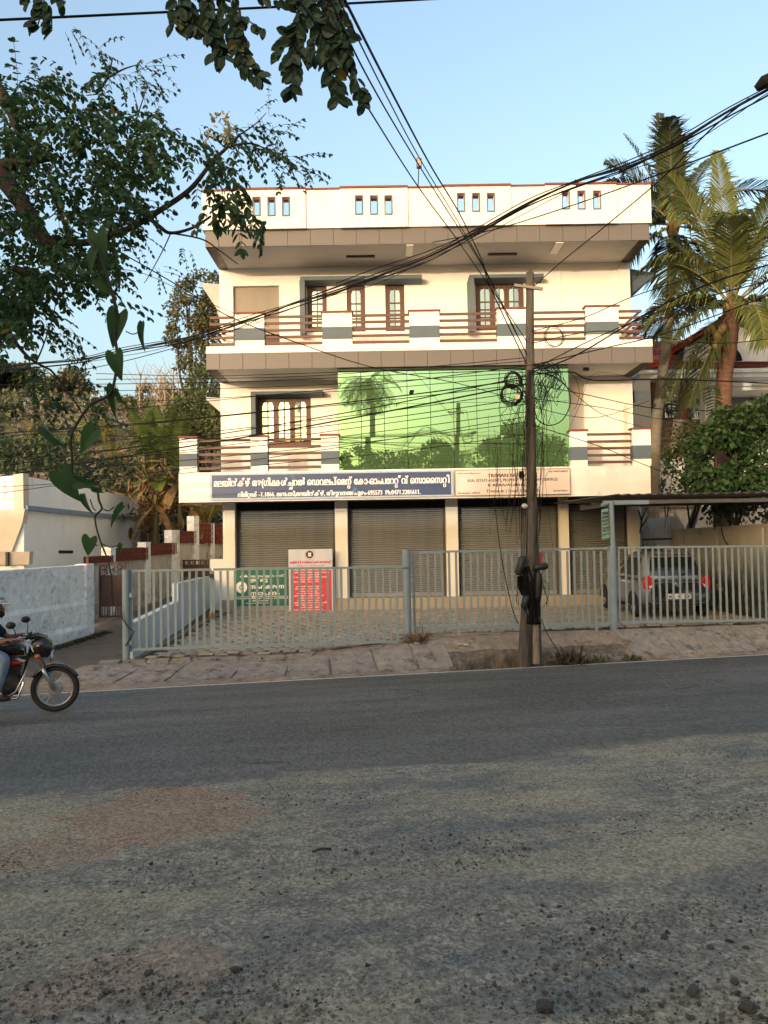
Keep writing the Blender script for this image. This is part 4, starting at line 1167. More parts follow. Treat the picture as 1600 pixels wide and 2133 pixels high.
# white flat roofed house at the left
WH = mat('cool_white_house_paint', (.80, .85, .86), (.74, .79, .80), scale=1.1, rough=.85, bump=.05, stain=((.40, .40, .38), .60, 1.0, (2, 2, .35)))
BLB = mat('blue_cornice_paint', (.20, .28, .36), (.17, .24, .31), scale=3, rough=.7)
h0 = P(50, 991, 19.0); zt = h0.z; far = P(311, 1043, 31.5)
hs = thing('white_house', ((h0.x + far.x) / 2 - 2, 24, .2), 'white flat roofed house with a blue cornice line beside the lane at the left', 'house')
dv = Vector((far.x - h0.x, far.y - h0.y, 0)); back = Vector((-7, -.2, 0))
o0 = Vector((h0.x, h0.y, 0))
obj('wall', MB().prism([o0 + Vector((0, 0, -.5)), o0 + dv + Vector((0, 0, -.5)), o0 + dv + back + Vector((0, 0, -.5)), o0 + back + Vector((0, 0, -.5))], (0, 0, zt + .5)), WH, hs)
zc_ = P(50, 1058, 19.0).z; dn = dv.normalized(); nr_ = Vector((dn.y, -dn.x, 0))
obj('cornice', MB().obox(o0 + dv / 2 + nr_ * .05 + Vector((0, 0, zc_)), dv / 2 + dn * .05, nr_ * .06, (0, 0, .06)), BLB, hs)
def on_wall(px, py):
    """where the sight line of a mark meets the long side wall"""
    r_ = (P(px, py, 10) - EYE); q_ = o0 - EYE
    t = (q_.x * nr_.x + q_.y * nr_.y) / (r_.x * nr_.x + r_.y * nr_.y)
    return EYE + r_ * t
v0, v1 = on_wall(122, 1149.5), on_wall(151, 1149.5)
obj('vent', MB().obox((v0 + v1) / 2, (v1 - v0) / 2, nr_ * .02, (0, 0, .04)), DARK, hs)
c = on_wall(271.5, 1111)
obj('plaque', MB().prism([c + dn * (.26 * math.cos(t * math.pi / 12)) + Vector((0, 0, .22 * math.sin(t * math.pi / 12))) + nr_ * .03 for t in range(24)], -nr_ * .04), mat('bronze_plaque', (.12, .09, .055), rough=.5), hs)
# its street front: stained fin, lattice parapet, porch
YH = 18.9
FIN = mat('stained_cream_fin', (.62, .56, .47), (.55, .49, .41), scale=1.4, rough=.9, stain=((.16, .13, .11), .63, 3, (2, 2, .8)))
obj('front_fin', MB().prism([P(-60, 1062, YH), P(52, 1060, YH), P(46, 1090, YH), P(24, 1149, YH), P(-60, 1150, YH)], (0, .25, 0)), FIN, hs)
obj('front_band', MB().prism([P(-60, 1151, YH), P(62, 1149, YH), P(60, 1176, YH), P(-60, 1178, YH)], (0, .2, 0)), mat('beige_front_band', (.50, .44, .36), rough=.9), hs)
obj('parapet_pillar', MB().prism([P(27, 985, YH), P(48, 985, YH), P(49, 1061, YH), P(29, 1061, YH)], (0, .3, 0)), FIN, hs)
lt = MB()
def stick(a, b): lt.beam(P(a[0], a[1], YH + .1), P(b[0], b[1], YH + .1), .03, .03, up=(0, 1, 0))
for yy in (989, 1003, 1039, 1052): stick((-40, yy), (27, yy))
for xx in (-32, 9): 
    for (a, b) in (((xx, 1003), (xx, 1012)), ((xx, 1030), (xx, 1039)), ((xx - 10, 1021), (xx, 1011)), ((xx, 1011), (xx + 10, 1021)), ((xx + 10, 1021), (xx, 1031)), ((xx, 1031), (xx - 10, 1021)), ((xx + 10, 1021), (xx + 18, 1021)), ((xx - 10, 1021), (xx - 20, 1021))): stick(a, b)
obj('lattice_railing', lt, FIN, hs)
obj('porch_post', MB().prism([P(11, 1150, YH - .1), P(16, 1150, YH - .1), P(16, 1180, YH - .1), P(11, 1180, YH - .1)], (0, .08, 0)), FRAME, hs)
# porch of bars behind the lane wall
pg = thing('barred_porch', P(335, 1130, 29.5), 'porch closed by a pale blue bar grille behind the stepped lane wall', 'porch')
YG2 = 29.5
obj('dark_room', MB().box(P(313, 1110, 30).x, P(372, 1110, 30).x, 30, 32, 0, P(335, 1090, 30).z), DARK, pg)
for i in range(6):
    x = P(314 + i * 8.6, 1110, YG2).x; obj('bar', MB().box(x - .022, x + .022, YG2, YG2 + .04, P(335, 1135, YG2).z, P(335, 1093 + i, YG2).z), FRB, pg)
for yy in (1096, 1104, 1113, 1122):
    obj('bar', MB().beam(P(312, yy - 1, YG2 - .03), P(358, yy + 2, YG2 - .03), .04, .045), FRB, pg)
obj('roof_sheet', MB().prism([P(312, 1088, YG2 - .3), P(372, 1098, YG2 - .3), P(372, 1100, YG2 - .3), P(312, 1090.5, YG2 - .3)], (0, 3, .4)), SHEET, pg)

# right boundary wall with mould
MOULD = mat('mouldy_boundary_wall', (.44, .42, .36), (.36, .34, .285), scale=1.4, rough=.95, bump=.25, bscale=25, stain=((.055, .055, .038), .33, 3.2, (1.2, 1.2, .8), .6, 1.6), stain2=((.10, .095, .08), .56, 1.9, (2, 2, .6), 2.4, 1.2))
a_, b_ = Vector((8.15, 15.9, 0)), Vector((8.35, 22.4, 0))
bw = thing('boundary_wall', (8.25, 19, -.3), 'mould stained plaster boundary wall along the parked car at the right', 'wall')
dvv = b_ - a_
obj('plaster', MB().prism([a_ + Vector((0, 0, -.6)), b_ + Vector((0, 0, -.6)), b_ + Vector((0, 0, 1.70)), a_ + Vector((0, 0, 1.775))], (.2, 0, 0)), MOULD, bw)
for k in (.12, .5, .86):
    c = a_ + dvv * k
    obj('pier', MB().box(c.x - .035, c.x - .002, c.y - .12, c.y + .12, -.5, 1.68), MOULD, bw)
rw = thing('yard_wall', (7.2, 23, -.2), 'bluish white mildewed wall with a sloping stair parapet behind the car', 'wall')
YR = 22.8
obj('panel', MB().prism([P(1336, 1140, YR), P(1396, 1140, YR), P(1396, 1077, YR), P(1336, 1080, YR)], (0, .2, 0)), mat('mildewed_blue_white', (.55, .60, .62), (.46, .50, .52), scale=2, rough=.9, stain=((.05, .055, .055), .50, 1.6, (2.5, 2.5, .35))), rw)
obj('stair_parapet', MB().prism([P(1397, 1140, YR), P(1430, 1140, YR), P(1427, 1100, YR), P(1412, 1075, YR), P(1397, 1076, YR)], (0, .8, 0)), OLDW, rw)
obj('pipe_rail', MB().beam(P(1338, 1124, YR - .5), P(1411, 1122, YR - .5), .06, .06).beam(P(1410, 1122, YR - .5), P(1410, 1145, YR - .5), .06, .06), FRAME, rw)
obj('rear_wall', MB().box(P(1340, 1060, 25).x, P(1640, 1060, 25).x, 25, 25.2, -.2, P(1450, 1056, 25).z), OLDW, rw)

# house with the red tiled roof
rh = thing('tiled_house', (10.5, 30, 0), 'white house with red tiled roofs and stone clad lower wall behind the palms', 'house')
YT = 26.0
def fr_(px0, px1, pyt, pyb, y0, dep, name, m, **k):
    a, b = P(px0, (pyt + pyb) / 2, y0), P(px1, (pyt + pyb) / 2, y0)
    zt, zb = P((px0 + px1) / 2, pyt, y0).z, P((px0 + px1) / 2, pyb, y0).z
    return obj(name, MB().box(a.x, b.x, y0, y0 + dep, zb, zt), m, rh, **k)
fr_(1326, 1700, 758, 1170, YT, 8, 'wall', WHITE2)
fr_(1322, 1357, 790, 965, YT - .5, .49, 'column', WHITE2)
CLAD = mat('stone_cladding', (.33, .27, .20), (.20, .165, .125), scale=7, rough=.95, stretch=(1, 1, 3.5), bump=.5, bscale=18, island=.25)
cb = MB(); ca_, cb_ = P(1366, 960, YT), P(1460, 875, YT)
zz = ca_.z
while zz < cb_.z:
    hh = R.uniform(.07, .13); xx = ca_.x
    while xx < cb_.x:
        ww = R.uniform(.18, .42); cb.box(xx, min(xx + ww - .012, cb_.x), YT - .07 - R.uniform(0, .05), YT - .004, zz, zz + hh - .012); xx += ww
    zz += hh
obj('stone_cladding', cb, CLAD, rh)['kind'] = 'stuff'
cb = MB(); ca2, cb2 = P(1335, 1058, 24.9), P(1460, 1045, 24.9)
zz = ca2.z
while zz < cb2.z:
    hh = R.uniform(.06, .1); xx = ca2.x
    while xx < cb2.x:
        ww = R.uniform(.15, .35); cb.box(xx, min(xx + ww - .012, cb2.x), 24.85 - R.uniform(0, .04), 24.99, zz, zz + hh - .01); xx += ww
    zz += hh
obj('stone_coping', cb, CLAD, rw)['kind'] = 'stuff'
fr_(1330, 1640, 768, 776, YT - .75, .74, 'cornice', WHITE2); fr_(1334, 1640, 777, 786, YT - .6, .59, 'cornice', WHITE2)
fr_(1478, 1700, 795, 803, YT - 1.6, 1.59, 'porch_cornice', WHITE2); fr_(1484, 1700, 804, 812, YT - 1.5, 1.49, 'porch_cornice', WHITE2)
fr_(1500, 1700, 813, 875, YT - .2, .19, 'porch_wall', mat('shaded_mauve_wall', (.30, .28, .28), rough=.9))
fr_(1470, 1500, 813, 960, YT - 1.3, .4, 'column', WHITE2)
fr_(1368, 1470, 956, 966, YT - .2, .19, 'ledge', WHITE2)
w_ = fr_(1357, 1440, 797, 874, YT - .05, .04, 'window', WOOD)
for i in range(5):
    for j in range(5):
        if i == 2: continue
        a = P(1361 + i * 15.4, 0, YT - .06).x; b = P(1361 + i * 15.4 + 12, 0, YT - .06).x
        z1 = P(1400, 801 + j * 14.5, YT - .06).z; z0 = P(1400, 801 + j * 14.5 + 11, YT - .06).z
        obj('pane', MB().box(a, b, YT - .062, YT - .051, z0, z1), MIRR, w_)
RT_ = mat('red_roof_tile', (.33, .062, .036), (.27, .05, .03), scale=3, rough=.7, island=.1)
def tiled(quad_, rows, name='roof'):
    """roof plane laid in stepped courses: eave left, eave right, ridge right, ridge left"""
    e0, e1, r1, r0 = [Vector(q) for q in quad_]
    n = (e1 - e0).cross(r0 - e0).normalized()
    if n.z < 0: n = -n
    rf = MB()
    for k in range(rows):
        a0, a1 = e0.lerp(r0, k / rows), e1.lerp(r1, k / rows); b0, b1 = e0.lerp(r0, (k + 1) / rows), e1.lerp(r1, (k + 1) / rows)
        m_ = max(1, int((a1 - a0).length / .28))
        for i in range(m_):
            p, q = a0.lerp(a1, i / m_), a0.lerp(a1, (i + .93) / m_); s, t = b0.lerp(b1, i / m_), b0.lerp(b1, (i + .93) / m_)
            up = n * .05
            rf.add([p, q, t, s, p + up, q + up, t + n * .01, s + n * .01], [(4, 5, 6, 7), (0, 1, 5, 4), (1, 2, 6, 5), (3, 0, 4, 7)])
    b_ = obj(name, MB().prism([e0 - n * .02, e1 - n * .02, r1 - n * .02, r0 - n * .02], -n * .12), RT_, rh)
    o = obj('roof_tiles', rf, RT_, b_); o['kind'] = 'stuff'
tiled([P(1340, 757, YT - .7), P(1640, 753, YT - .7), P(1640, 708, YT + 2.2), P(1340, 711, YT + 2.2)], 11)
# gable that faces the street, its left slope in view
ap = P(1520, 655, YT - .3); el = P(1408, 722, YT - .3); er = P(1640, 722, YT - .3)
obj('gable', MB().prism([P(1425, 752, YT - .9), P(1640, 752, YT - .9), P(1640, 720, YT - .9), P(1520, 672, YT - .9), P(1430, 722, YT - .9)], (0, .15, 0)), WHITE2, rh)
tiled([el + Vector((0, -1.0, 0)), el + Vector((0, 3, 0)), ap + Vector((0, 3, 0)), ap + Vector((0, -1.0, 0))], 9)
tiled([er + Vector((0, 3, 0)), er + Vector((0, -1.0, 0)), ap + Vector((0, -1.0, 0)), ap + Vector((0, 3, 0))], 9)
c = P(1515, 752, YT - .93)
obj('fan_window', MB().prism([c + Vector((.5 * math.cos(t * math.pi / 12), 0, .5 * math.sin(t * math.pi / 12))) for t in range(13)], (0, .02, 0)), DARK, rh)
# ------------------------------------------------------------------ parked hatchback
CARP = mat('grey_metallic_paint', (.26, .265, .275), (.235, .24, .25), scale=1, rough=.30, metal=.45, coat=.6, stain=((.14, .125, .10), .62, 2.0, (1, 1, 1)))
CGLASS = mat('dark_car_glass', (.015, .017, .018), rough=.06, spec=.6)
TYRE = mat('tyre_rubber', (.016, .016, .016), (.03, .028, .026), scale=12, rough=.85)
ALLOY = mat('silver_wheel', (.42, .42, .42), (.36, .36, .36), rough=.35, metal=.7)
REDL = mat('red_tail_lamp', (.55, .02, .02), (.48, .015, .015), rough=.12, spec=.6, coat=.5)
CHROME = mat('chrome_trim', (.60, .60, .60), rough=.15, metal=1.0)
BLACKP = mat('black_plastic', (.018, .018, .019), rough=.55)
cx, cy = 6.43, 16.9; cz = gz(cx, 17.6) + .03
car = thing('parked_car', (cx, cy + 1.8, cz), 'dark grey metallic hatchback parked nose in under the carport behind the fence', 'car')
def V(x, y, z): return Vector((cx + x, cy + y, cz + z))
st = [(0, .60, .40, .80), (.03, .70, .33, .86), (.12, .765, .27, .91), (.4, .80, .23, .935), (1.0, .81, .2, .92), (1.8, .81, .2, .915), (2.6, .80, .2, .90), (2.9, .785, .22, .84), (3.3, .73, .25, .77), (3.52, .62, .32, .68), (3.56, .52, .36, .64)]
mb = MB(); nS = 28
for (y, hw, z0, z1) in st:
    zc, hz = (z0 + z1) / 2, (z1 - z0) / 2
    for k in range(nS):
        a = 2 * math.pi * k / nS; ca, sa = math.cos(a), math.sin(a)
        x = hw * math.copysign(abs(ca) ** .42, ca); z = zc + hz * math.copysign(abs(sa) ** .55, sa)
        if z > zc + hz * .3: x *= 1 - .06 * (z - zc - hz * .3) / hz
        mb.v.append(V(x, y, z))
for i in range(len(st) - 1):
    for k in range(nS):
        a = i * nS + k; b = i * nS + (k + 1) % nS
        mb.f.append((a, b, b + nS, a + nS))
mb.f.append(tuple(range(nS))); mb.f.append(tuple((len(st) - 1) * nS + k for k in range(nS - 1, -1, -1)))
obj('body', mb, CARP, car, smooth=True)
# cabin: rings from belt line to roof
cab = [(.885, .735, .10, 2.62), (1.05, .70, .15, 2.40), (1.2, .655, .22, 2.12), (1.34, .605, .30, 1.88), (1.42, .56, .37, 1.74), (1.465, .47, .47, 1.58), (1.485, .25, .68, 1.35)]
mb = MB(); nC = 32
def cabpt(hw, ya, yb, k):
    a = 2 * math.pi * k / nC; ca, sa = math.cos(a), math.sin(a)
    return hw * math.copysign(abs(ca) ** .33, ca), (ya + yb) / 2 + (yb - ya) / 2 * math.copysign(abs(sa) ** .38, sa)
for (z, hw, ya, yb) in cab:
    for k in range(nC):
        x, y = cabpt(hw, ya, yb, k); mb.v.append(V(x, y, z))
for i in range(len(cab) - 1):
    for k in range(nC):
        a = i * nC + k; b = i * nC + (k + 1) % nC
        mb.f.append((a, b, b + nC, a + nC))
mb.f.append(tuple((len(cab) - 1) * nC + k for k in range(nC)))
obj('cabin', mb, CARP, car, smooth=True)
def cabin_at(z):
    for i in range(len(cab) - 1):
        if cab[i][0] <= z <= cab[i + 1][0]:
            t = (z - cab[i][0]) / (cab[i + 1][0] - cab[i][0]); return [cab[i][j] + (cab[i + 1][j] - cab[i][j]) * t for j in range(1, 4)]
# rear window, side windows, windscreen just proud of the cabin
def rear_glass(zs, wf):
    g = MB()
    for z in zs:
        hw, ya, yb = cabin_at(z)
        for k in range(9):
            f = -1 + k / 4; x = f * hw * wf
            y = (ya + yb) / 2 - (yb - ya) / 2 * (max(0, 1 - abs(x / hw) ** (2 / .33)) ** (.38 / 2))
            g.v.append(V(x, y - .012, z))
    for i in range(len(zs) - 1):
        for k in range(8):
            a = i * 9 + k; g.f.append((a, a + 1, a + 10, a + 9))
    return g
obj('rear_window', rear_glass([.955, 1.05, 1.15, 1.25, 1.36], .80), CGLASS, car, smooth=True)
for s, nm in ((-1, 'near'), (1, 'far')):
    for (y0, y1) in ((.55, 1.18), (1.24, 1.95)):
        g = MB(); zs = [.95, 1.08, 1.2, 1.34]
        for z in zs:
            hw, ya, yb = cabin_at(z)
            for k in range(5):
                y = y0 + (y1 - y0) * k / 4
                y = min(max(y, ya + .16), yb - .12)
                f = (y - (ya + yb) / 2) / ((yb - ya) / 2)
                x = hw * max(0, 1 - abs(f) ** (2 / .38)) ** (.33 / 2)
                g.v.append(V(s * (x + .012), y, z))
        for i in range(3):
            for k in range(4):
                a = i * 5 + k; g.f.append((a, a + 1, a + 6, a + 5))
        obj('side_window', g, CGLASS, car, smooth=True)
def rear_patch(pts, out, th, name, m, **k):
    """panel on the rounded tail: pts (x, z); follows the tail's curve"""
    def yb(x): return .0 + .10 * abs(x / .74) ** 3.2
    vs = [V(x, yb(x) - out, z) for x, z in pts]
    mbb = MB(); n = len(pts); mbb.add(vs + [v + Vector((0, th, 0)) for v in vs], [tuple(range(n - 1, -1, -1)), tuple(range(n, 2 * n))] + [(i, (i + 1) % n, n + (i + 1) % n, n + i) for i in range(n)])
    return obj(name, mbb, m, car, **k)
for s in (-1, 1):
    pts = [(.50, .80), (.56, .68), (.66, .63), (.735, .66), (.745, .80), (.72, .93), (.66, .985), (.60, .95)]
    tl = rear_patch([(s * x, z) for x, z in (pts if s > 0 else pts[::-1])], .055, .13, 'tail_light', REDL, bevel=.02)
    pts = [(.52, .785), (.57, .70), (.63, .68), (.64, .74)]
    rear_patch([(s * x, z) for x, z in (pts if s > 0 else pts[::-1])], .062, .02, 'reversing_lamp', mat('clear_lamp', (.65, .62, .6), rough=.1), bevel=.006)
rear_patch([(-.62, .30), (.62, .30), (.66, .36), (.66, .44), (-.66, .44), (-.66, .36)], .03, .10, 'lower_bumper', BLACKP, bevel=.02)
rear_patch([(-.66, .595), (.66, .595), (.66, .618), (-.66, .618)], .022, .05, 'bumper_lip', CARP)
rear_patch([(-.48, .66), (.48, .66), (.52, .86), (-.52, .86)], .012, .04, 'tailgate_recess', BLACKP, bevel=.01)
np_ = rear_patch([(-.26, .45), (.26, .45), (.26, .565), (-.26, .565)], .05, .02, 'number_plate', mat('white_plate', (.70, .70, .68), rough=.4))
lettering('plate_lettering', ['KL 4  29'], np_, LD, 0, 0, 0, .065, 0, bold=.004, org=V(-.22, -.053, .475), width=.44)
rear_patch([(-.06 + .06, .70), (.09, .76), (.06, .82), (0, .83), (-.06, .82), (-.09, .76)], .03, .02, 'badge', CHROME, bevel=.01)
obj('wiper', MB().beam(V(.0, -.0, .965), V(.30, .035, 1.04), .02, .02), BLACKP, car)
obj('spoiler', MB().prism([V(-.50, .27, 1.43), V(.50, .27, 1.43), V(.46, .45, 1.47), V(-.46, .45, 1.47)], (0, 0, .025)), CARP, car, bevel=.008)
obj('brake_lamp', MB().box(cx - .10, cx + .10, cy + .262, cy + .27, cz + 1.425, cz + 1.445), REDL, car)
for s in (-1, 1):
    mr_ = MB().ball(V(s * .90, 2.12, .99), .09, .05, .07)
    obj('door_mirror', mr_, CARP, car, smooth=True)
    obj('mirror_glass', MB().obox(V(s * .90, 2.068, .99), (.07, 0, 0), (0, .004, 0), (0, 0, .05)), CHROME, car)
    obj('door_handle', MB().obox(V(s * .812, 1.35, .78), (.012, 0, 0), (0, .08, 0), (0, 0, .014)), CARP, car, bevel=.005)
    for yy in (.62, 2.93):
        arch = MB(); pts_o = [V(s * .70, yy + .33 * math.cos(math.pi * t / 16), .28 + .33 * math.sin(math.pi * t / 16)) for t in range(17)]
        arch.prism(pts_o, (s * .118, 0, 0)); obj('wheel_arch', arch, BLACKP, car)
        wh = obj('wheel', MB().ring(V(s * .745, yy, .28), (1, 0, 0), .215, .072, 28, 10), TYRE, car, smooth=True)
        obj('rim', MB().cyl(V(s * .765, yy, .28), V(s * .808, yy, .28), .19, 24), ALLOY, wh, bevel=.012)
        hol = MB()
        for t in range(6):
            a = t * math.pi / 3; hol.cyl(V(s * .805, yy + .12 * math.cos(a), .28 + .12 * math.sin(a)), V(s * .8105, yy + .12 * math.cos(a), .28 + .12 * math.sin(a)), .035, 10)
        obj('rim_hole', hol, BLACKP, wh)

# ------------------------------------------------------------------ motorcycle and its rider, coming in from the left
MO = P(115, 1481, 10.0); MO.z = gz(MO.x, MO.y) + .012
mf = Vector((RC, RS, 0)); ms = Vector((-RS, RC, 0)); mu = Vector((0, 0, 1))
def B(x, z, w=0.0): return MO + mf * x + mu * z + ms * w
bike = thing('motorcycle', B(-.6, 0), 'black and red commuter motorcycle with wire wheels riding in at the left edge', 'motorcycle')
SILV = mat('satin_fork_silver', (.42, .43, .44), rough=.35, metal=.7)
BLK = mat('gloss_black_paint', (.012, .012, .013), rough=.2, coat=.5)
REDM = mat('red_tank_paint', (.42, .025, .015), (.36, .02, .012), rough=.3, coat=.4)
ENG = mat('dirty_engine_alloy', (.16, .145, .12), (.10, .09, .075), scale=14, rough=.5, metal=.5)
def wheel(x):
    w = obj('wheel', MB().ring(B(x, .298), ms, .262, .038, 40, 10), TYRE, bike, smooth=True)
    obj('rim', MB().ring(B(x, .298), ms, .222, .014, 40, 6), SILV, w, smooth=True)
    obj('hub', MB().cyl(B(x, .298, -.055), B(x, .298, .055), .085, 20).cyl(B(x, .298, -.085), B(x, .298, .085), .022, 10), SILV, w, bevel=.01)
    sp = MB()
    for k in range(18):
        a = 2 * math.pi * k / 18
        for s, o in ((-1, .22), (1, -.22)):
            b_ = a + o
            spk = MB().tube([B(x + .075 * math.cos(b_), .298 + .075 * math.sin(b_), s * .04), B(x + .218 * math.cos(a), .298 + .218 * math.sin(a), 0)], .0022, 4)
            sp.add(spk.v, spk.f)
    obj('spokes', sp, SILV, w)
    return w
wheel(0); wheel(-1.245)
for s in (-.085, .085):
    obj('fork_leg', MB().tube([B(0.0, .298, s), B(-.10, .50, s), B(-.135, .575, s)], [.022, .024, .026], 10).tube([B(-.135, .575, s), B(-.30, .93, s)], .016, 10), SILV, bike, smooth=True)
fd = MB(); n = 14
for k in range(n + 1):
    a = rad(28 + 120 * k / n); r = .318
    for (w, dr) in ((-.06, -.03), (-.045, .0), (0, .012), (.045, 0), (.06, -.03)): fd.v.append(B((r + dr) * math.cos(a), .298 + (r + dr) * math.sin(a), w))
for k in range(n):
    for j in range(4): q = k * 5 + j; fd.f.append((q, q + 1, q + 6, q + 5))
o = obj('mudguard', fd, BLK, bike, smooth=True); o.modifiers.new('t', 'SOLIDIFY').thickness = .006
def loft(secs, m, name, n=14, power=.8, parent=bike):
    """secs: (x, z centre, half width, half height)"""
    mb = MB()
    for (x, z, hw, hh) in secs:
        for k in range(n):
            a = 2 * math.pi * k / n; c, s = math.cos(a), math.sin(a)
            mb.v.append(B(x, z + hh * math.copysign(abs(s) ** power, s), hw * math.copysign(abs(c) ** power, c)))
    for i in range(len(secs) - 1):
        for k in range(n):
            a = i * n + k; b = i * n + (k + 1) % n; mb.f.append((a, b, b + n, a + n))
    mb.f.append(tuple(range(n))); mb.f.append(tuple((len(secs) - 1) * n + k for k in range(n - 1, -1, -1)))
    return obj(name, mb, m, parent, smooth=True)
loft([(-.95, .76, .05, .04), (-.88, .80, .11, .08), (-.66, .85, .14, .11), (-.46, .85, .13, .10), (-.36, .80, .07, .06)], BLK, 'tank')
loft([(-.60, .63, .03, .04), (-.54, .65, .13, .05), (-.45, .66, .135, .045), (-.36, .655, .09, .012)], REDM, 'side_shroud')
loft([(-1.62, .80, .09, .04), (-1.4, .80, .13, .055), (-1.1, .78, .14, .06), (-.92, .77, .10, .05)], BLACKP, 'seat')
loft([(-1.8, .72, .05, .05), (-1.5, .68, .11, .10), (-1.15, .62, .12, .10), (-.95, .62, .09, .06)], BLK, 'tail_panel')
loft([(-.30, .83, .06, .06), (-.22, .83, .12, .13), (-.10, .84, .13, .135), (-.04, .80, .10, .11), (-.02, .77, .05, .05)], BLK, 'cowl')
loft([(-.10, .97, .05, .02), (-.20, .99, .09, .05), (-.30, .97, .08, .03)], CGLASS, 'visor')
loft([(-.065, .74, .085, .085), (-.03, .735, .085, .085), (-.01, .735, .06, .06)], mat('headlamp_glass', (.42, .45, .46), rough=.12, spec=.6), 'headlight')
obj('headlamp_trim', MB().ring(B(-.045, .735), mf, .088, .008, 20, 6), CHROME, bike, smooth=True)
for s in (-1, 1):
    obj('indicator', MB().ball(B(-.17, .745, s * .2), .04, .03, .03), mat('amber_lens', (.45, .10, .03), rough=.2), bike, smooth=True)
    obj('mirror_stem', MB().tube([B(-.40, .98, s * .26), B(-.40, 1.08, s * .33), B(-.42, 1.14, s * .36)], .006, 6), BLACKP, bike)
    obj('mirror', MB().ball(B(-.44, 1.165, s * .37), .06, .05, .045), BLACKP, bike, smooth=True)
    obj('grip', MB().cyl(B(-.46, .965, s * .24), B(-.50, .955, s * .37), .017, 10), BLACKP, bike)
obj('handlebar', MB().tube([B(-.46, .965, -.24), B(-.38, .99, -.16), B(-.33, .95, -.05), B(-.33, .95, .05), B(-.38, .99, .16), B(-.46, .965, .24)], .012, 8), CHROME, bike, smooth=True)
obj('lever', MB().beam(B(-.40, .985, -.22), B(-.43, .97, -.38), .012, .01), CHROME, bike)
obj('instrument_hood', MB().obox(B(-.30, 1.0, 0), mf * .035 + mu * .03, ms * .09, mu * .02 - mf * .012), BLACKP, bike, bevel=.01)
obj('phone_holder', MB().obox(B(-.26, 1.02, -.02), mf * .012 + mu * .028, ms * .03, mf * .012 - mu * .004), mat('white_card', (.6, .62, .62), rough=.4), bike)
loft([(-.78, .42, .06, .11), (-.66, .42, .10, .13), (-.52, .42, .10, .13), (-.42, .44, .07, .09)], ENG, 'engine_block', power=.6)
fins = MB()
for k in range(6): fins.obox(B(-.50 + k * .006, .50 + k * .022, 0), mf * .075, ms * .10, mu * .004)
obj('cylinder_fins', fins, ENG, bike)
obj('crash_bar', MB().tube([B(-.30, .62, -.12), B(-.33, .50, -.22), B(-.42, .32, -.22), B(-.55, .24, -.14)], .012, 8), SILV, bike, smooth=True)
obj('exhaust', MB().tube([B(-.42, .50, -.06), B(-.36, .40, -.09), B(-.42, .22, -.12), B(-.8, .18, -.14), B(-1.2, .26, -.15), B(-1.65, .34, -.16)], [.018, .018, .018, .022, .04, .04], 10), CHROME, bike, smooth=True)
obj('down_tube', MB().tube([B(-.30, .82), B(-.38, .50), B(-.52, .24), B(-1.0, .24), B(-1.25, .30)], .018, 8), BLACKP, bike)
obj('foot_peg', MB().cyl(B(-.80, .24, -.10), B(-.80, .24, -.24), .014, 8).cyl(B(-.80, .24, .10), B(-.80, .24, .24), .014, 8), BLACKP, bike)
obj('gear_pedal', MB().tube([B(-.80, .22, -.15), B(-.66, .20, -.17), B(-.60, .22, -.2)], .008, 6), CHROME, bike)
for s in (-.1, .1):
    obj('shock', MB().cyl(B(-1.2, .34, s), B(-1.1, .66, s), .028, 10), SILV, bike)
    obj('swing_arm', MB().beam(B(-.85, .28, s * .9), B(-1.245, .298, s * .9), .03, .045), BLACKP, bike)

B0 = B
def B(x, z, w=0.0):
    return B0(x + (.13 if z > .9 else .05), z if z < .86 or x > -.7 else .86 + (z - .86) * .80, w)
SKIN = mat('brown_skin', (.20, .10, .065), (.17, .085, .055), scale=8, rough=.55)
JEAN = mat('faded_jeans', (.20, .27, .33), (.13, .19, .25), scale=9, rough=.9, bump=.3, bscale=30)
SHIRT = mat('dark_navy_shirt', (.012, .014, .022), (.018, .02, .03), scale=6, rough=.9, bump=.3, bscale=18)
def skin(name, verts, edges, m, parent=None, sub=2, root=0, pre=None):
    me = bpy.data.meshes.new(name)
    pw = worg(parent) if parent else Vector((0, 0, 0))
    og = pw if parent else Vector(pre)
    me.from_pydata([tuple(Vector(v[0]) - og) for v in verts], edges, [])
    o = bpy.data.objects.new(name, me); COL.objects.link(o); ORG[o.name] = og.copy()
    if parent: o.parent = parent
    else: o.location = og
    sm_ = o.modifiers.new('skin', 'SKIN'); sm_.use_smooth_shade = True
    for i, v in enumerate(verts):
        r = v[1] if isinstance(v[1], tuple) else (v[1], v[1])
        me.skin_vertices[0].data[i].radius = r
    me.skin_vertices[0].data[root].use_root = True
    s_ = o.modifiers.new('sub', 'SUBSURF'); s_.levels = sub; s_.render_levels = sub
    me.materials.append(m)
    return o
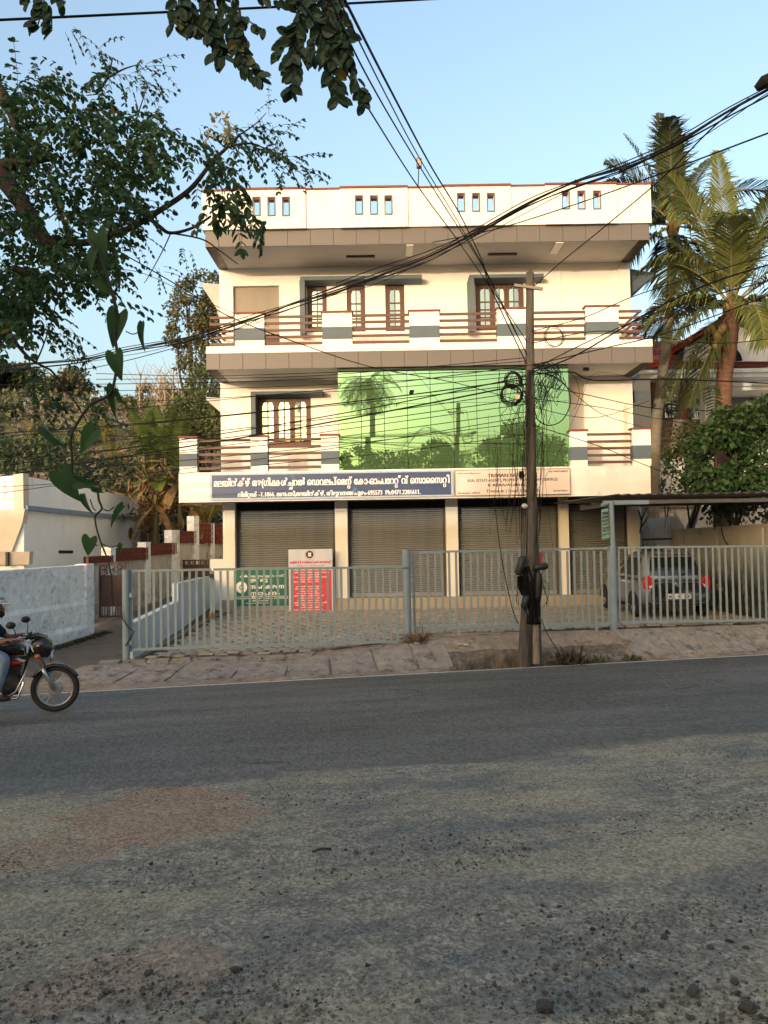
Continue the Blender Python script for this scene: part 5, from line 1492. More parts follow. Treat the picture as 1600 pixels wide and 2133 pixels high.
if True:
    v = [(B(-1.08, .86), (.15, .13)), (B(-1.02, 1.0), (.15, .12)), (B(-.95, 1.16), (.16, .12)), (B(-.90, 1.27), (.08, .08)), (B(-.87, 1.34), .055), (B(-.85, 1.41), (.075, .08)), (B(-.83, 1.50), (.082, .09)), (B(-.83, 1.56), (.06, .065))]
    e = [(i, i + 1) for i in range(7)]
    for s in (-1, 1):
        k = len(v)
        v += [(B(-.93, 1.21, s * .17), .062), (B(-.86, 1.06, s * .27), .05), (B(-.76, .96, s * .31), .042), (B(-.62, .965, s * .30), .034), (B(-.545, .975, s * .295), .026), (B(-.50, .975, s * .30), (.034, .02))]
        e += [(2, k), (k, k + 1), (k + 1, k + 2), (k + 2, k + 3), (k + 3, k + 4), (k + 4, k + 5)]
        h = k + 5
        for i, (w0, ln_) in enumerate(((.265, .9), (.285, 1.0), (.305, .98), (.325, .85))):
            f0 = len(v)
            v += [(B(-.465, .985, s * w0), .0095), (B(-.445, .972, s * w0), .009), (B(-.452, .945, s * w0), .008)]
            e += [(h, f0), (f0, f0 + 1), (f0 + 1, f0 + 2)]
        f0 = len(v); v += [(B(-.50, .955, s * .26), .011), (B(-.475, .94, s * .262), .009)]; e += [(h, f0), (f0, f0 + 1)]
        k = len(v)
        v += [(B(-1.05, .84, s * .12), .095), (B(-.80, .80, s * .19), .082), (B(-.60, .73, s * .21), .066), (B(-.655, .55, s * .20), .058), (B(-.71, .33, s * .19), .042), (B(-.72, .275, s * .19), .042), (B(-.62, .245, s * .20), (.045, .03)), (B(-.55, .24, s * .20), (.035, .022))]
        e += [(0, k)] + [(k + i, k + i + 1) for i in range(7)]
    rider = skin('rider', v, e, SKIN, None, 2, 0, B(-.9, .8))
    tag(rider, 'person in a dark shirt, faded jeans and grey helmet riding the motorcycle', 'person')
    ORG[rider.name] = B(-.9, .8)
    v = [(B(-1.09, .83), (.175, .15)), (B(-1.03, 1.0), (.172, .145)), (B(-.955, 1.15), (.18, .145)), (B(-.91, 1.26), (.10, .09))]
    e = [(0, 1), (1, 2), (2, 3)]
    for s in (-1, 1):
        k = len(v); v += [(B(-.93, 1.20, s * .175), .085), (B(-.87, 1.08, s * .265), .073), (B(-.80, 1.0, s * .30), .066)]; e += [(2, k), (k, k + 1), (k + 1, k + 2)]
    skin('shirt', v, e, SHIRT, rider, 2)
    v = [(B(-1.09, .82), (.17, .13))]; e = []
    for s in (-1, 1):
        k = len(v); v += [(B(-1.02, .82, s * .13), .115), (B(-.80, .80, s * .195), .104), (B(-.595, .735, s * .215), .088), (B(-.65, .55, s * .205), .080), (B(-.70, .38, s * .195), .072), (B(-.715, .31, s * .19), .066)]
        e += [(0, k)] + [(k + i, k + i + 1) for i in range(5)]
    skin('jeans', v, e, JEAN, rider, 2)
    for s in (-1, 1):
        v = [(B(-.75, .25, s * .195), .05), (B(-.66, .245, s * .2), (.052, .04)), (B(-.53, .235, s * .2), (.045, .03))]
        skin('shoe', v, [(0, 1), (1, 2)], BLACKP, rider, 1)
    HEL = mat('grey_blue_helmet', (.16, .20, .25), (.14, .18, .22), rough=.25, coat=.4)
    hm = MB().ball(B(-.84, 1.53), .135, .125, .125, 20, 14)
    hm.v = [x for x in hm.v]
    keep = [f for f in hm.f if sum(hm.v[i].z for i in f) / len(f) > B(0, 1.475).z]
    hm.f = keep
    o = obj('helmet', hm, HEL, rider, smooth=True); o.modifiers.new('t', 'SOLIDIFY').thickness = .012
    obj('helmet_peak', MB().prism([B0(-.63 + dx, 1.405 + dz, w) for dx, dz, w in ((0, 0, -.09), (.07, -.012, -.05), (.085, -.014, 0), (.07, -.012, .05), (0, 0, .09))], (0, 0, .012)), HEL, rider)
    face = MB().ball(B(-.745, 1.455), .018, .014, .026, 8, 6)
    obj('nose', face, SKIN, rider, smooth=True)
    HAIR = mat('black_hair', (.010, .009, .008), rough=.8)
    obj('beard', MB().ball(B(-.79, 1.385), .058, .062, .05, 12, 8), HAIR, rider, smooth=True)
    for s in (-1, 1):
        obj('eye', MB().ball(B(-.762, 1.475, s * .03), .010, .012, .008, 8, 6), HAIR, rider)
        obj('ear', MB().ball(B(-.84, 1.45, s * .085), .02, .01, .03, 8, 6), SKIN, rider)
    obj('mouth', MB().ball(B(-.748, 1.41), .008, .022, .006, 8, 6), mat('lip', (.16, .06, .05), rough=.5), rider)
# ------------------------------------------------------------------ utility pole and everything strung on it
YPL = 13.9
POLE = mat('weathered_pole', (.105, .09, .075), (.058, .05, .043), scale=5, rough=.95, bump=.6, bscale=25, stretch=(5, 5, .5), stain=((.03, .026, .024), .55, 2.0, (4, 4, .5)))
CABLE = mat('black_cable', (.006, .006, .0065), (.009, .009, .009), rough=.7, spec=.1)
CABLE2 = mat('sun_bleached_cable', (.012, .011, .011), (.008, .008, .008), rough=.7, spec=.1)
base = P(1117, 1384, YPL); base.z = gz(base.x, base.y) - .1
up_ = thing('utility_pole', base, 'weathered utility pole with a leaning prop and a small crossarm, between fence and road', 'pole')
top = P(1104, 568, YPL)
pts = [base, P(1113, 1200, YPL), P(1108, 1040, YPL), P(1104, 800, YPL), top, top + Vector((0, 0, .025))]
obj('shaft', MB().tube(pts, [.108, .102, .094, .084, .070, .045], 10), POLE, up_)
sb_ = P(1090, 1385, YPL - .12); sb_.z = gz(sb_.x, sb_.y) - .1
obj('prop', MB().tube([sb_, P(1096, 1300, YPL - .12), P(1106, 1150, YPL - .13), P(1107, 1060, YPL - .12)], [.12, .11, .085, .07], 10), POLE, up_)
obj('bare_patch', MB().tube([P(1116, 1382, YPL - .10), P(1114, 1300, YPL - .10)], [.075, .068], 8), mat('pale_worn_wood', (.24, .20, .15), (.18, .15, .115), scale=6, rough=.95, stretch=(4, 4, .6), bump=.4), up_)
obj('crossarm', MB().beam(P(1071, 594, YPL - .1), P(1131, 602, YPL - .1), .05, .05), mat('galvanised_arm', (.22, .20, .18), rough=.6), up_)
obj('clamp', MB().cyl(P(1104, 598, YPL), P(1104, 590, YPL), .088, 12).cyl(P(1103, 762, YPL), P(1103, 756, YPL), .108, 12), mat('rusty_clamp', (.10, .07, .05), rough=.8), up_)
for i, (yy, c1, c2, h) in enumerate(((1087, (.55, .20, .03), (.42, .10, .02), .115), (1114, (.50, .36, .12), (.42, .28, .08), .10))):
    c = P(1104.5, yy, YPL - .125)
    pt = MB()
    for k in range(17):
        a = 2 * math.pi * k / 16
        for q in (0,): pass
    n = 16; vs = []
    for k in range(n):
        a = 2 * math.pi * k / n; dx = .047 * math.cos(a); dz = h * (math.copysign(abs(math.sin(a)) ** (.6 if i == 0 else 1), math.sin(a)))
        vs.append((c.x + dx, c.y + dx * dx * 4, c.z + dz))
    pt.prism(vs, (0, .004, 0)); obj('number_oval', pt, mat('orange_number_paint' if i == 0 else 'yellow_number_paint', c1, c2, scale=14, rough=.8), up_)
    d = MB()
    if i == 0:
        d.ring(c + Vector((0, -.006, .045)), (0, 1, 0), .022, .005, 12, 4).beam(c + Vector((.02, -.006, .05)), c + Vector((.018, -.006, -.07)), .01, .01, up=(0, 1, 0)).beam(c + Vector((.018, -.006, -.07)), c + Vector((-.02, -.006, -.06)), .01, .01, up=(0, 1, 0))
    else:
        d.beam(c + Vector((-.018, -.006, .04)), c + Vector((.0, -.006, -.01)), .008, .008, up=(0, 1, 0)).beam(c + Vector((.02, -.006, .04)), c + Vector((.0, -.006, -.01)), .008, .008, up=(0, 1, 0)).beam(c + Vector((0, -.006, -.01)), c + Vector((0, -.006, -.05)), .008, .008, up=(0, 1, 0))
    obj('number_paint', d, mat('dark_red_number', (.22, .05, .02), rough=.8), up_)

def spline(pts, n=8):
    pts = [Vector(p) for p in pts]
    if len(pts) == 2:
        return [pts[0].lerp(pts[1], k / n) for k in range(n + 1)]
    out = []
    for i in range(len(pts) - 1):
        p0, p1, p2, p3 = pts[max(i - 1, 0)], pts[i], pts[i + 1], pts[min(i + 2, len(pts) - 1)]
        for k in range(n):
            t = k / n; t2, t3 = t * t, t * t * t
            out.append(.5 * ((2 * p1) + (p2 - p0) * t + (2 * p0 - 5 * p1 + 4 * p2 - p3) * t2 + (3 * p1 - p0 - 3 * p2 + p3) * t3))
    return out + [pts[-1]]
def cable(marks, r, label, group=None, m=None, n=8, name='cable', jit=0.0):
    pts = [P(*q) for q in marks] if not isinstance(marks[0], Vector) else marks
    s = spline(pts, n)
    if jit: s = [p + Vector((R.uniform(-jit, jit), R.uniform(-jit, jit), R.uniform(-jit, jit))) for p in s]
    if isinstance(r, tuple): r = [r[0] + (r[1] - r[0]) * i / (len(s) - 1) for i in range(len(s))]
    mb = MB().tube(s, r, 5)
    return tag(obj(name, mb, m or CABLE, smooth=True), label, 'cable', group)
# heavy bundle sweeping across the whole picture
base_path = [(1640, 158, 7.4), (1600, 184, 7.6), (1510, 235, 8.0), (1400, 300, 8.5), (1300, 344, 9.0), (1200, 378, 9.5), (1100, 422, 10), (1000, 478, 10.5), (900, 530, 11), (820, 562, 11.4), (760, 584, 11.7), (690, 607, 12), (600, 636, 12.4), (520, 663, 12.8), (460, 683, 13.1), (400, 702, 13.4), (330, 716, 13.7), (250, 731, 14), (170, 748, 14.3), (80, 757, 14.6), (-30, 765, 15)]
for k in range(6):
    off = [(0, 0), (-3, 4), (2, 7), (1, -5), (-2, 9), (3, 12)][k]
    pa = []
    for i, (x, y, Y) in enumerate(base_path):
        w = .35 + .65 * abs(math.sin(i * .9 + k * 1.7))
        pa.append((x + off[0], y + off[1] * 1.5 * w * (9.5 / Y) + R.uniform(-1, 1), Y + R.uniform(-.03, .03)))
    cable(pa, [.012, .010, .009, .007, .006, .005][k], '%s strand of the heavy cable bundle sweeping down from the upper right' % ('thickest', 'second thickest', 'third thickest', 'middling', 'thin', 'thinnest')[k], 'cables of the heavy bundle', n=6)
for n_, i in enumerate((3, 5, 7, 10, 14)):
    a, b = P(*base_path[i]), P(*base_path[i + 1]); d = (b - a).normalized()
    tag(obj('cable_tie', MB().ring(a + Vector((0, 0, -.015)), d, .034, .006, 12, 5), CABLE), '%s dark tie wound round the heavy cable bundle, counted from the right' % ('first', 'second', 'third', 'fourth', 'fifth')[n_], 'cable tie', 'ties on the heavy bundle')
tag(obj('cable_closure', MB().tube([P(1574, 185, 7.7), P(1590, 172, 7.65), P(1640, 150, 7.55)], [.03, .065, .07], 10), CABLE), 'black splice closure on the heavy cable bundle at the upper right edge', 'junction box')
# thin lines under and over the bundle
TL = [
 ([(1560, 205, 7.8), (1480, 270, 8.4), (1380, 370, 9.6), (1250, 480, 11.5), (1170, 545, 13), (1108, 600, 13.85)], .006, 'thin cable dropping from the heavy bundle to the top of the pole'),
 ([(1640, 262, 7), (1500, 315, 8), (1380, 360, 9), (1200, 425, 11), (1030, 478, 13), (900, 505, 15)], .006, 'thin cable running below the heavy bundle across the parapet'),
 ([(760, 575, 11.7), (620, 628, 12.4), (480, 690, 13), (380, 720, 13.4), (260, 752, 14), (150, 775, 14.5)], .005, 'thin cable sagging just under the heavy bundle at the left'),
 ([(1010, 470, 10.5), (900, 520, 11), (780, 560, 11.5), (700, 590, 12)], .005, 'thin cable just over the heavy bundle above the three windows'),
]
for t_ in TL: cable(t_[0], t_[1] * 1.5, t_[2])
# service wires from behind the viewer down to the pole
SV = [
 ([(610, -20, 2.2), (690, 100, 3.2), (770, 230, 4.8), (872, 390, 7.6), (960, 510, 10.5), (1060, 655, 13.2), (1098, 712, 13.85)], (.0035, .009), 'leftmost of the overhead wires running down to the pole'),
 ([(680, -20, 2.2), (760, 150, 3.6), (840, 290, 5.6), (920, 420, 8.4), (1000, 545, 11.6), (1040, 625, 13), (1096, 735, 13.85)], (.0035, .009), 'second of the overhead wires running down to the pole'),
 ([(697, -20, 2.2), (800, 190, 4), (880, 340, 6.4), (950, 455, 9.2), (1010, 560, 12), (1060, 660, 13.2), (1098, 740, 13.85)], (.003, .008), 'third of the overhead wires running down to the pole'),
 ([(708, -20, 2.2), (820, 200, 4), (900, 350, 6.6), (960, 450, 9.2), (1005, 545, 11.8), (1022, 600, 12.6), (1098, 760, 13.85)], (.005, .011), 'rightmost and thickest of the overhead wires running down to the pole'),
 ([(-20, 42, 3.6), (300, 27, 3.8), (700, 8, 4), (1000, -8, 4.2)], .0065, 'level wire across the top of the picture'),
 ([(150, 480, 9), (240, 520, 9.4), (380, 600, 10.2), (480, 660, 11), (620, 714, 12), (780, 766, 13.4), (960, 800, 15.5), (1130, 850, 17.0)], .008, 'wire falling from the tree at left across both balconies'),
 ([(220, 560, 9), (300, 570, 9.6), (420, 625, 10.6), (560, 680, 11.8)], .004, 'thin wire beside the falling wire near the left tree'),
]
for t_ in SV: cable(t_[0], t_[1], t_[2])
# fan of lines from the pole to the left
fan = [((-20, 802, 19), 770, .006), ((-20, 820, 19), 775, .005), ((-20, 842, 19), 782, .005), ((-20, 872, 18.5), 762, .006), ((-20, 904, 18), 790, .009), ((-20, 912, 18), 800, .006), ((-20, 935, 18), 815, .006), ((-20, 960, 17.5), 830, .006),
       ((-20, 973, 17.5), 784, .008), ((-20, 995, 17), 800, .011), ((-20, 985, 17), 842, .005), ((-20, 968, 18), 858, .005), ((-20, 990, 18), 880, .005), ((-20, 1016, 18), 905, .005), ((200, 778, 17), 752, .005), ((200, 790, 17), 745, .005), ((-20, 1030, 17.5), 868, .005), ((120, 905, 18), 925, .004)]
ORD = ['topmost', 'second', 'third', 'fourth', 'fifth', 'sixth', 'seventh', 'eighth', 'ninth', 'tenth', 'eleventh', 'twelfth', 'thirteenth', 'fourteenth', 'fifteenth', 'sixteenth', 'seventeenth', 'lowest']
fan_rank = [sorted(range(18), key=lambda k: fan[k][0][1]).index(k) for k in range(18)]
for i, (l, yp, r) in enumerate(fan):
    mid = []
    sag = R.uniform(8, 26)
    for k in (.25, .5, .75):
        x = l[0] + (1096 - l[0]) * k; y = l[1] + (yp - l[1]) * k + sag * 4 * k * (1 - k) * .6 ; Y = l[2] + (YPL - .1 - l[2]) * k
        mid.append((x, y + R.uniform(-2, 2), Y))
    cable([l] + mid + [(1096, yp, YPL - .1)], max(.0075, r * 1.4), '%s cable from the top of the fan running left from the pole' % ORD[fan_rank[i]], 'cables fanning left from the pole', CABLE if r > .0055 else CABLE2, n=7)
# lines to the right
rt = [([(1108, 775, 13.8), (1200, 740, 13), (1352, 650, 12), (1480, 590, 11), (1640, 540, 10)], .008), ([(1108, 770, 13.8), (1250, 700, 13), (1400, 640, 12), (1640, 575, 10.5)], .006), ([(1110, 760, 13.8), (1260, 725, 13.2), (1400, 690, 12.6), (1640, 600, 11)], .006),
      ([(1108, 715, 13.8), (1240, 690, 13.6), (1350, 700, 13.4), (1500, 715, 13), (1640, 700, 12.5)], .005), ([(1110, 780, 13.8), (1190, 775, 14), (1240, 792, 14.2), (1400, 790, 14.6), (1640, 800, 15)], .008), ([(1110, 800, 13.8), (1220, 822, 14), (1360, 850, 14.3), (1500, 856, 14.5), (1640, 860, 15)], .005),
      ([(1110, 885, 13.8), (1250, 930, 15.5), (1318, 958, 17.6), (1420, 1000, 20)], .005), ([(1110, 830, 13.8), (1260, 850, 15), (1420, 880, 16), (1640, 905, 17)], .004), ([(1110, 775, 13.8), (1160, 790, 14.4), (1250, 860, 16), (1340, 890, 17.5)], .004),
      ([(1352, 835, 20), (1240, 870, 17), (1110, 848, 13.9)], .004), ([(1108, 690, 13.8), (1220, 660, 13.4), (1340, 610, 12.5), (1640, 520, 10)], .005)]
rt_rank = [sorted(range(11), key=lambda k: rt[k][0][-1][1]).index(k) for k in range(11)]
for i_, (p_, r) in enumerate(rt): cable(p_, max(.007, r * 1.6), '%s cable, counted from the top, of those running right from the pole' % (ORD[rt_rank[i_]] if rt_rank[i_] < 10 else 'lowest'), 'cables running right from the pole')
# coils hung on the pole
def coil(px, py, rpx, n, r, label, Y=YPL - .18, sq=1.0):
    mb = MB(); R_ = rpx / FOC * Y
    for k in range(n):
        c = P(px + R.uniform(-2.5, 2.5), py + R.uniform(-2.5, 2.5), Y + R.uniform(-.03, .03))
        rr = R_ * R.uniform(.86, 1.08); ph = R.uniform(0, 6)
        pts = [c + Vector((rr * math.cos(a) * (1 + .05 * math.sin(2 * a + ph)), .03 * math.sin(a + ph), rr * sq * math.sin(a))) for a in [2 * math.pi * j / 28 for j in range(29)]]
        mb.tube(pts, r, 5, cap=False)
    return tag(obj('cable_coil', mb, CABLE, smooth=True), label, 'cable coil')
coil(1069, 793, 17, 6, .008, 'upper thick black cable coil hanging left of the pole')
coil(1066, 822, 22, 7, .007, 'lower thick black cable coil hanging left of the pole')
coil(1155, 701, 20, 5, .004, 'thin cable coil hanging right of the pole in front of the upper railing', sq=1.05)
coil(1138, 830, 11, 3, .003, 'small thin wire loop right of the pole before the green glass')
coil(1152, 812, 16, 2, .003, 'wide thin wire loop right of the pole near the top of the green glass')
tag(obj('coil_tag', MB().obox(P(1078, 826, YPL - .25), (.04, 0, 0), (0, .004, 0), (0, 0, .035)), mat('pale_orange_tag', (.60, .42, .22), rough=.6)), 'small pale orange tag on the lower cable coil', 'tag')
cable([(1112, 775, 13.75), (1150, 782, 13.7), (1180, 805, 13.7), (1188, 840, 13.7), (1172, 874, 13.7), (1146, 886, 13.7), (1122, 876, 13.7), (1113, 850, 13.75)], .010, 'thick cable hanging in one big loop right of the pole')
cable([(1180, 770, 14.5), (1200, 790, 14.6), (1207, 820, 14.6), (1201, 845, 14.6), (1196, 852, 14.6)], .005, 'short loose cable end hanging at the right edge of the green glass')
cable([(1330, 790, 16), (1240, 778, 15), (1205, 850, 14.8), (1160, 950, 14.5), (1120, 1020, 14)], .004, 'thin wire slanting down in front of the agency board')
# tangles of thin wire on both sides
for k in range(64):
    side = -1 if k % 5 < 2 else 1
    x = (1092 if side < 0 else 1116) + side * abs(R.gauss(0, 17)); y = R.uniform(768, 800)
    pts = []; n = R.randint(3, 6); Y = YPL + R.uniform(-.25, .15)
    for j in range(n):
        pts.append((x, y, Y + R.uniform(-.06, .06)))
        x += R.uniform(-20, 20) - side * 1.5; y += R.uniform(10, 42)
        if side < 0: x = min(x, 1098)
        else: x = max(1112, min(x, 1178))
    cable(pts, R.choice((.003, .0035, .005)), 'loose black wire in the tangle %s of the pole before the green glass' % ('left' if side < 0 else 'right'), 'tangled wires %s of the pole' % ('left' if side < 0 else 'right'), CABLE2 if k % 3 else CABLE, n=6)
for k in range(22):
    x = 1040 + R.uniform(-25, 55) if k % 3 else R.uniform(1112, 1135); y = R.uniform(860, 960)
    x2 = x + R.uniform(-20, 25); y2 = R.uniform(1020, 1175)
    cable([(x, y, YPL - .1), ((x + x2) / 2 + R.uniform(-10, 10), (y + y2) / 2, YPL - .15), (x2, y2, YPL - .1)], R.choice((.003, .004, .006)), 'loose wire dangling beside the pole in front of the signs and shutters', 'wires dangling beside the pole', CABLE2 if k % 2 else CABLE, n=6)
for k in range(22):     # jumble at the top band
    a = R.uniform(1108, 1130); b = R.uniform(1140, 1180)
    cable([(a, R.uniform(755, 775), YPL - .1), ((a + b) / 2, R.uniform(752, 790), YPL - .15), (b, R.uniform(760, 800), YPL - .1), (b - R.uniform(5, 40), R.uniform(800, 850), YPL - .12)], R.choice((.004, .005, .007)), 'loose black wire in the knot just right of the pole under the second floor', 'knot of wires under the second floor', n=6)
for k in range(4):
    cable([(1100 + k * 2, 770, YPL - .13), (1093 + k * 3, 900, YPL - .16), (1088 + k * 3, 1000, YPL - .15), (1086 + k * 4, 1090, YPL - .15), (1086 + k * 3, 1170, YPL - .2)], .007, 'cable tied along the left flank of the pole', 'cables tied along the pole', n=6)
cable([(1032, 1060, 14), (1040, 1130, 13.85), (1052, 1200, 13.8), (1068, 1270, 13.75), (1080, 1300, 13.75)], .008, 'slack cable hanging left of the pole in front of the fence bars')
cable([(1128, 1290, 13.8), (1140, 1320, 13.75), (1160, 1352, 13.7), (1168, 1366, 13.7)], .008, 'cable end trailing from the pole foot to the ground at the right')
for k in range(9):
    s = -1 if k % 2 else 1; c = 1087 if s < 0 else 1128
    pts = [(c, R.uniform(1180, 1230), 13.7)]
    for j in range(3): pts.append((c + s * R.uniform(0, 16) , 1215 + j * 25 + R.uniform(-12, 12), 13.68 + R.uniform(-.05, .05)))
    cable(pts, R.choice((.003, .005)), 'thin loose wire hanging from the splice boxes at the pole foot', 'loose wires at the splice boxes', n=6)
# splice closures and bundles on the lower pole
def closure(a, b, r, label, Y=YPL - .28):
    r *= .8
    p, q = P(a[0], a[1], Y), P(b[0], b[1], Y); d = (q - p)
    pts = [p, p + d * .06, p + d * .12, p + d * .88, p + d * .94, q]
    return tag(obj('splice_closure', MB().tube(pts, [r * .55, r * .8, r, r, r * .8, r * .5], 12), mat('black_box_plastic', (.014, .014, .015), (.02, .02, .02), rough=.45), smooth=True), label, 'junction box')
closure((1090, 1158), (1079, 1198), .088, 'black upright splice closure on the left of the pole')
closure((1111, 1183), (1142, 1178), .075, 'black splice closure lying across the right of the pole')
closure((1098, 1240), (1090, 1268), .075, 'small black splice closure low on the front of the pole')
closure((1122, 1190), (1120, 1250), .06, 'long black splice closure hanging low on the right of the pole')
for i, (x0, y0, x1, y1, r) in enumerate(((1084, 1200, 1092, 1240, .05), (1090, 1200, 1100, 1262, .06), (1108, 1215, 1112, 1290, .07), (1098, 1225, 1104, 1300, .06), (1116, 1250, 1120, 1300, .06), (1094, 1180, 1108, 1250, .09), (1116, 1195, 1112, 1275, .09), (1102, 1210, 1116, 1300, .10))):
    p, q = P(x0, y0, YPL - .2), P(x1, y1, YPL - .2)
    mb = MB()
    for k in range(12):
        o = Vector((R.uniform(-r, r), R.uniform(-r, r) * .6, 0)); o2 = Vector((R.uniform(-r, r), R.uniform(-r, r) * .6, 0))
        mb.tube(spline([p + o, (p + q) / 2 + o * 1.3 + Vector((R.uniform(-.02, .02), 0, 0)), q + o2], 6), R.uniform(.010, .02), 5)
    tag(obj('cable_bundle', mb, CABLE, smooth=True), '%s black cable bundle strapped to the lower pole' % ('leftmost upper', 'second', 'front lower', 'lower left', 'lower right', 'upper middle', 'right hand', 'broad central')[i], 'cable', 'cable bundles on the lower pole')
tag(obj('red_cloth', MB().prism([P(1124, 1150, YPL - .05), P(1130, 1150, YPL - .05), P(1128, 1178, YPL - .05), P(1122, 1180, YPL - .05)], (0, .02, 0)), mat('faded_red_cloth', (.30, .04, .05), rough=.9)), 'strip of faded red cloth tied behind the splice closures on the pole', 'cloth')
tag(obj('insulator', MB().ball(P(1093, 1054, YPL - .15), .06, .04, .045, 10, 8), mat('milky_insulator', (.42, .42, .40), rough=.3)), 'milky glass meter cover on the left of the pole at shutter height', 'insulator')
tag(obj('cable_box', MB().obox(P(1086, 989, YPL - .2), (.035, 0, 0), (0, .03, 0), (0, 0, .065)), CABLE), 'small black box on a drop cable before the agency board', 'junction box')
tag(obj('cable_box', MB().obox(P(1221, 769, 14.2), (.05, 0, 0), (0, .03, 0), (0, 0, .028)), CABLE), 'small black amplifier box on a cable right of the green glass top', 'junction box')
tag(obj('cable_box', MB().obox(P(857.5, 816.5, 15.2), (.045, 0, 0), (0, .03, 0), (.01, 0, .035)), CABLE), 'small black box on a cable before the upper middle of the green glass', 'junction box')
# ------------------------------------------------------------------ vegetation
LEAF_D = mat('dark_green_leaf', (.020, .048, .022), (.030, .060, .022), scale=1.5, rough=.55, island=.35, trans=.22)
LEAF_M = mat('moringa_leaflet', (.042, .095, .040), (.065, .12, .040), scale=2.0, rough=.6, island=.4, trans=.28)
LEAF_Y = mat('yellowing_leaf', (.20, .16, .03), (.14, .12, .03), scale=4, rough=.6, trans=.3)
BARK = mat('grey_brown_bark', (.070, .052, .042), (.040, .032, .028), scale=9, rough=.95, bump=.6, bscale=40, stretch=(3, 3, 1))
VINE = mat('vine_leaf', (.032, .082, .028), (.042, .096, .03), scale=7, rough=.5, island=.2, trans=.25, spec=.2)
def rvec(): 
    while True:
        v = Vector((R.uniform(-1, 1), R.uniform(-1, 1), R.uniform(-1, 1)))
        if .05 < v.length < 1: return v.normalized()
def pinnate(base, d, L, pairs, ll, lw, droop, out, up=Vector((0, 0, 1))):
    """a drooping feather of oval leaflets; out collects (p, dir, normal, l, w); returns the rib"""
    d = Vector(d).normalized(); p = Vector(base); step = L / pairs; rib = [p.copy()]
    side = d.cross(up); side = side.normalized() if side.length > .05 else Vector((1, 0, 0))
    for k in range(pairs):
        d = (d + Vector((0, 0, -droop / pairs))).normalized(); p = p + d * step; rib.append(p.copy())
        s = ll * (1 - .25 * abs(k / pairs - .45)) * R.uniform(.8, 1.15)
        for sg in (-1, 1):
            ld = (side * sg * R.uniform(.6, 1) + d * R.uniform(.3, .8) + Vector((0, 0, R.uniform(-.6, .05)))).normalized()
            out.append((p, ld, (up + rvec() * .7).normalized(), s, s * lw / ll))
    out.append((p, d, (up + rvec() * .5).normalized(), ll, lw))
    return rib
# --- moringa boughs reaching in from the left, five metres off
def in_poly(x, y, poly):
    c = False; j = len(poly) - 1
    for i in range(len(poly)):
        xi, yi = poly[i]; xj, yj = poly[j]
        if (yi > y) != (yj > y) and x < (xj - xi) * (y - yi) / (yj - yi) + xi: c = not c
        j = i
    return c
tree = thing('moringa_tree', (-4.6, 4.6, gz(-4.6, 4.6)), 'moringa tree with fine dark foliage whose boughs reach in at the upper left', 'tree')
br = MB()
def bough(marks, r0, r1, mb=br):
    s = spline([P(*q) for q in marks], 7); n = len(s)
    mb.tube(s, [r0 + (r1 - r0) * i / (n - 1) for i in range(n)], 8)
trunk = MB().tube(spline([(-4.6, 4.6, gz(-4.6, 4.6) - .2), (-4.5, 4.7, 1.4), (-4.0, 4.9, 2.6), P(-120, 470, 5.0), P(-60, 330, 5)], 6), [.135 - .003 * k + .008 * math.sin(k * 2.3) for k in range(25)], 10)
obj('trunk', trunk, BARK, tree, smooth=True)
for marks, r0, r1 in (([(-60, 330, 5), (0, 365, 5), (50, 430, 5), (95, 500, 5), (130, 520, 5)], .075, .035), ([(-120, 400, 5), (0, 348, 5), (60, 335, 5), (110, 325, 5)], .06, .025), ([(-30, 150, 5.1), (10, 200, 5.1), (38, 270, 5.05), (100, 330, 5)], .035, .022),
                      ([(-10, 200, 5), (30, 255, 5), (45, 320, 5)], .02, .012), ([(95, 500, 5), (180, 505, 5), (260, 480, 5), (330, 440, 5), (395, 395, 5), (440, 340, 5), (475, 305, 5), (500, 280, 5)], .028, .008), ([(230, 400, 5.2), (280, 430, 5.2), (330, 470, 5.2), (355, 485, 5.2), (400, 475, 5.2), (440, 450, 5.2)], .018, .008),
                      ([(355, 485, 5.2), (420, 498, 5.2), (455, 520, 5.2), (495, 550, 5.2)], .007, .003), ([(355, 487, 5.2), (340, 520, 5.2), (310, 575, 5.2), (300, 590, 5.2)], .005, .002), ([(200, 195, 5), (222, 165, 5), (235, 120, 5)], .012, .004), ([(220, 165, 5), (255, 145, 5), (285, 135, 5)], .008, .003),
                      ([(30, 560, 5), (80, 575, 5), (140, 572, 5)], .03, .012), ([(15, 690, 5), (50, 735, 5), (75, 755, 5), (105, 770, 5)], .014, .006), ([(75, 755, 5), (90, 720, 5), (110, 660, 5), (118, 620, 5)], .006, .003), ([(475, 305, 5), (530, 300, 5), (590, 335, 5), (640, 370, 5)], .008, .002), ([(500, 280, 5), (530, 260, 5), (555, 235, 5)], .006, .002),
                      ([(280, 260, 5), (310, 170, 5)], .006, .002), ([(105, 770, 5), (130, 800, 5.05), (165, 850, 5.1), (190, 900, 5.1)], .008, .003), ([(60, 745, 5), (70, 800, 5), (80, 860, 5)], .005, .002), ([(90, 760, 5), (96, 810, 5), (95, 840, 5)], .004, .002)):
    bough(marks, r0, r1)
obj('branch', br, BARK, tree, smooth=True)
lv = []; tw = MB()
polyM = [(-40, 190), (40, 165), (90, 150), (130, 175), (180, 165), (215, 195), (270, 215), (330, 245), (385, 290), (330, 320), (305, 345), (290, 400), (270, 430), (290, 480), (250, 470), (240, 520), (215, 590), (245, 640), (190, 640), (130, 560), (95, 600), (70, 660), (20, 700), (-40, 690)]
cnt = 0
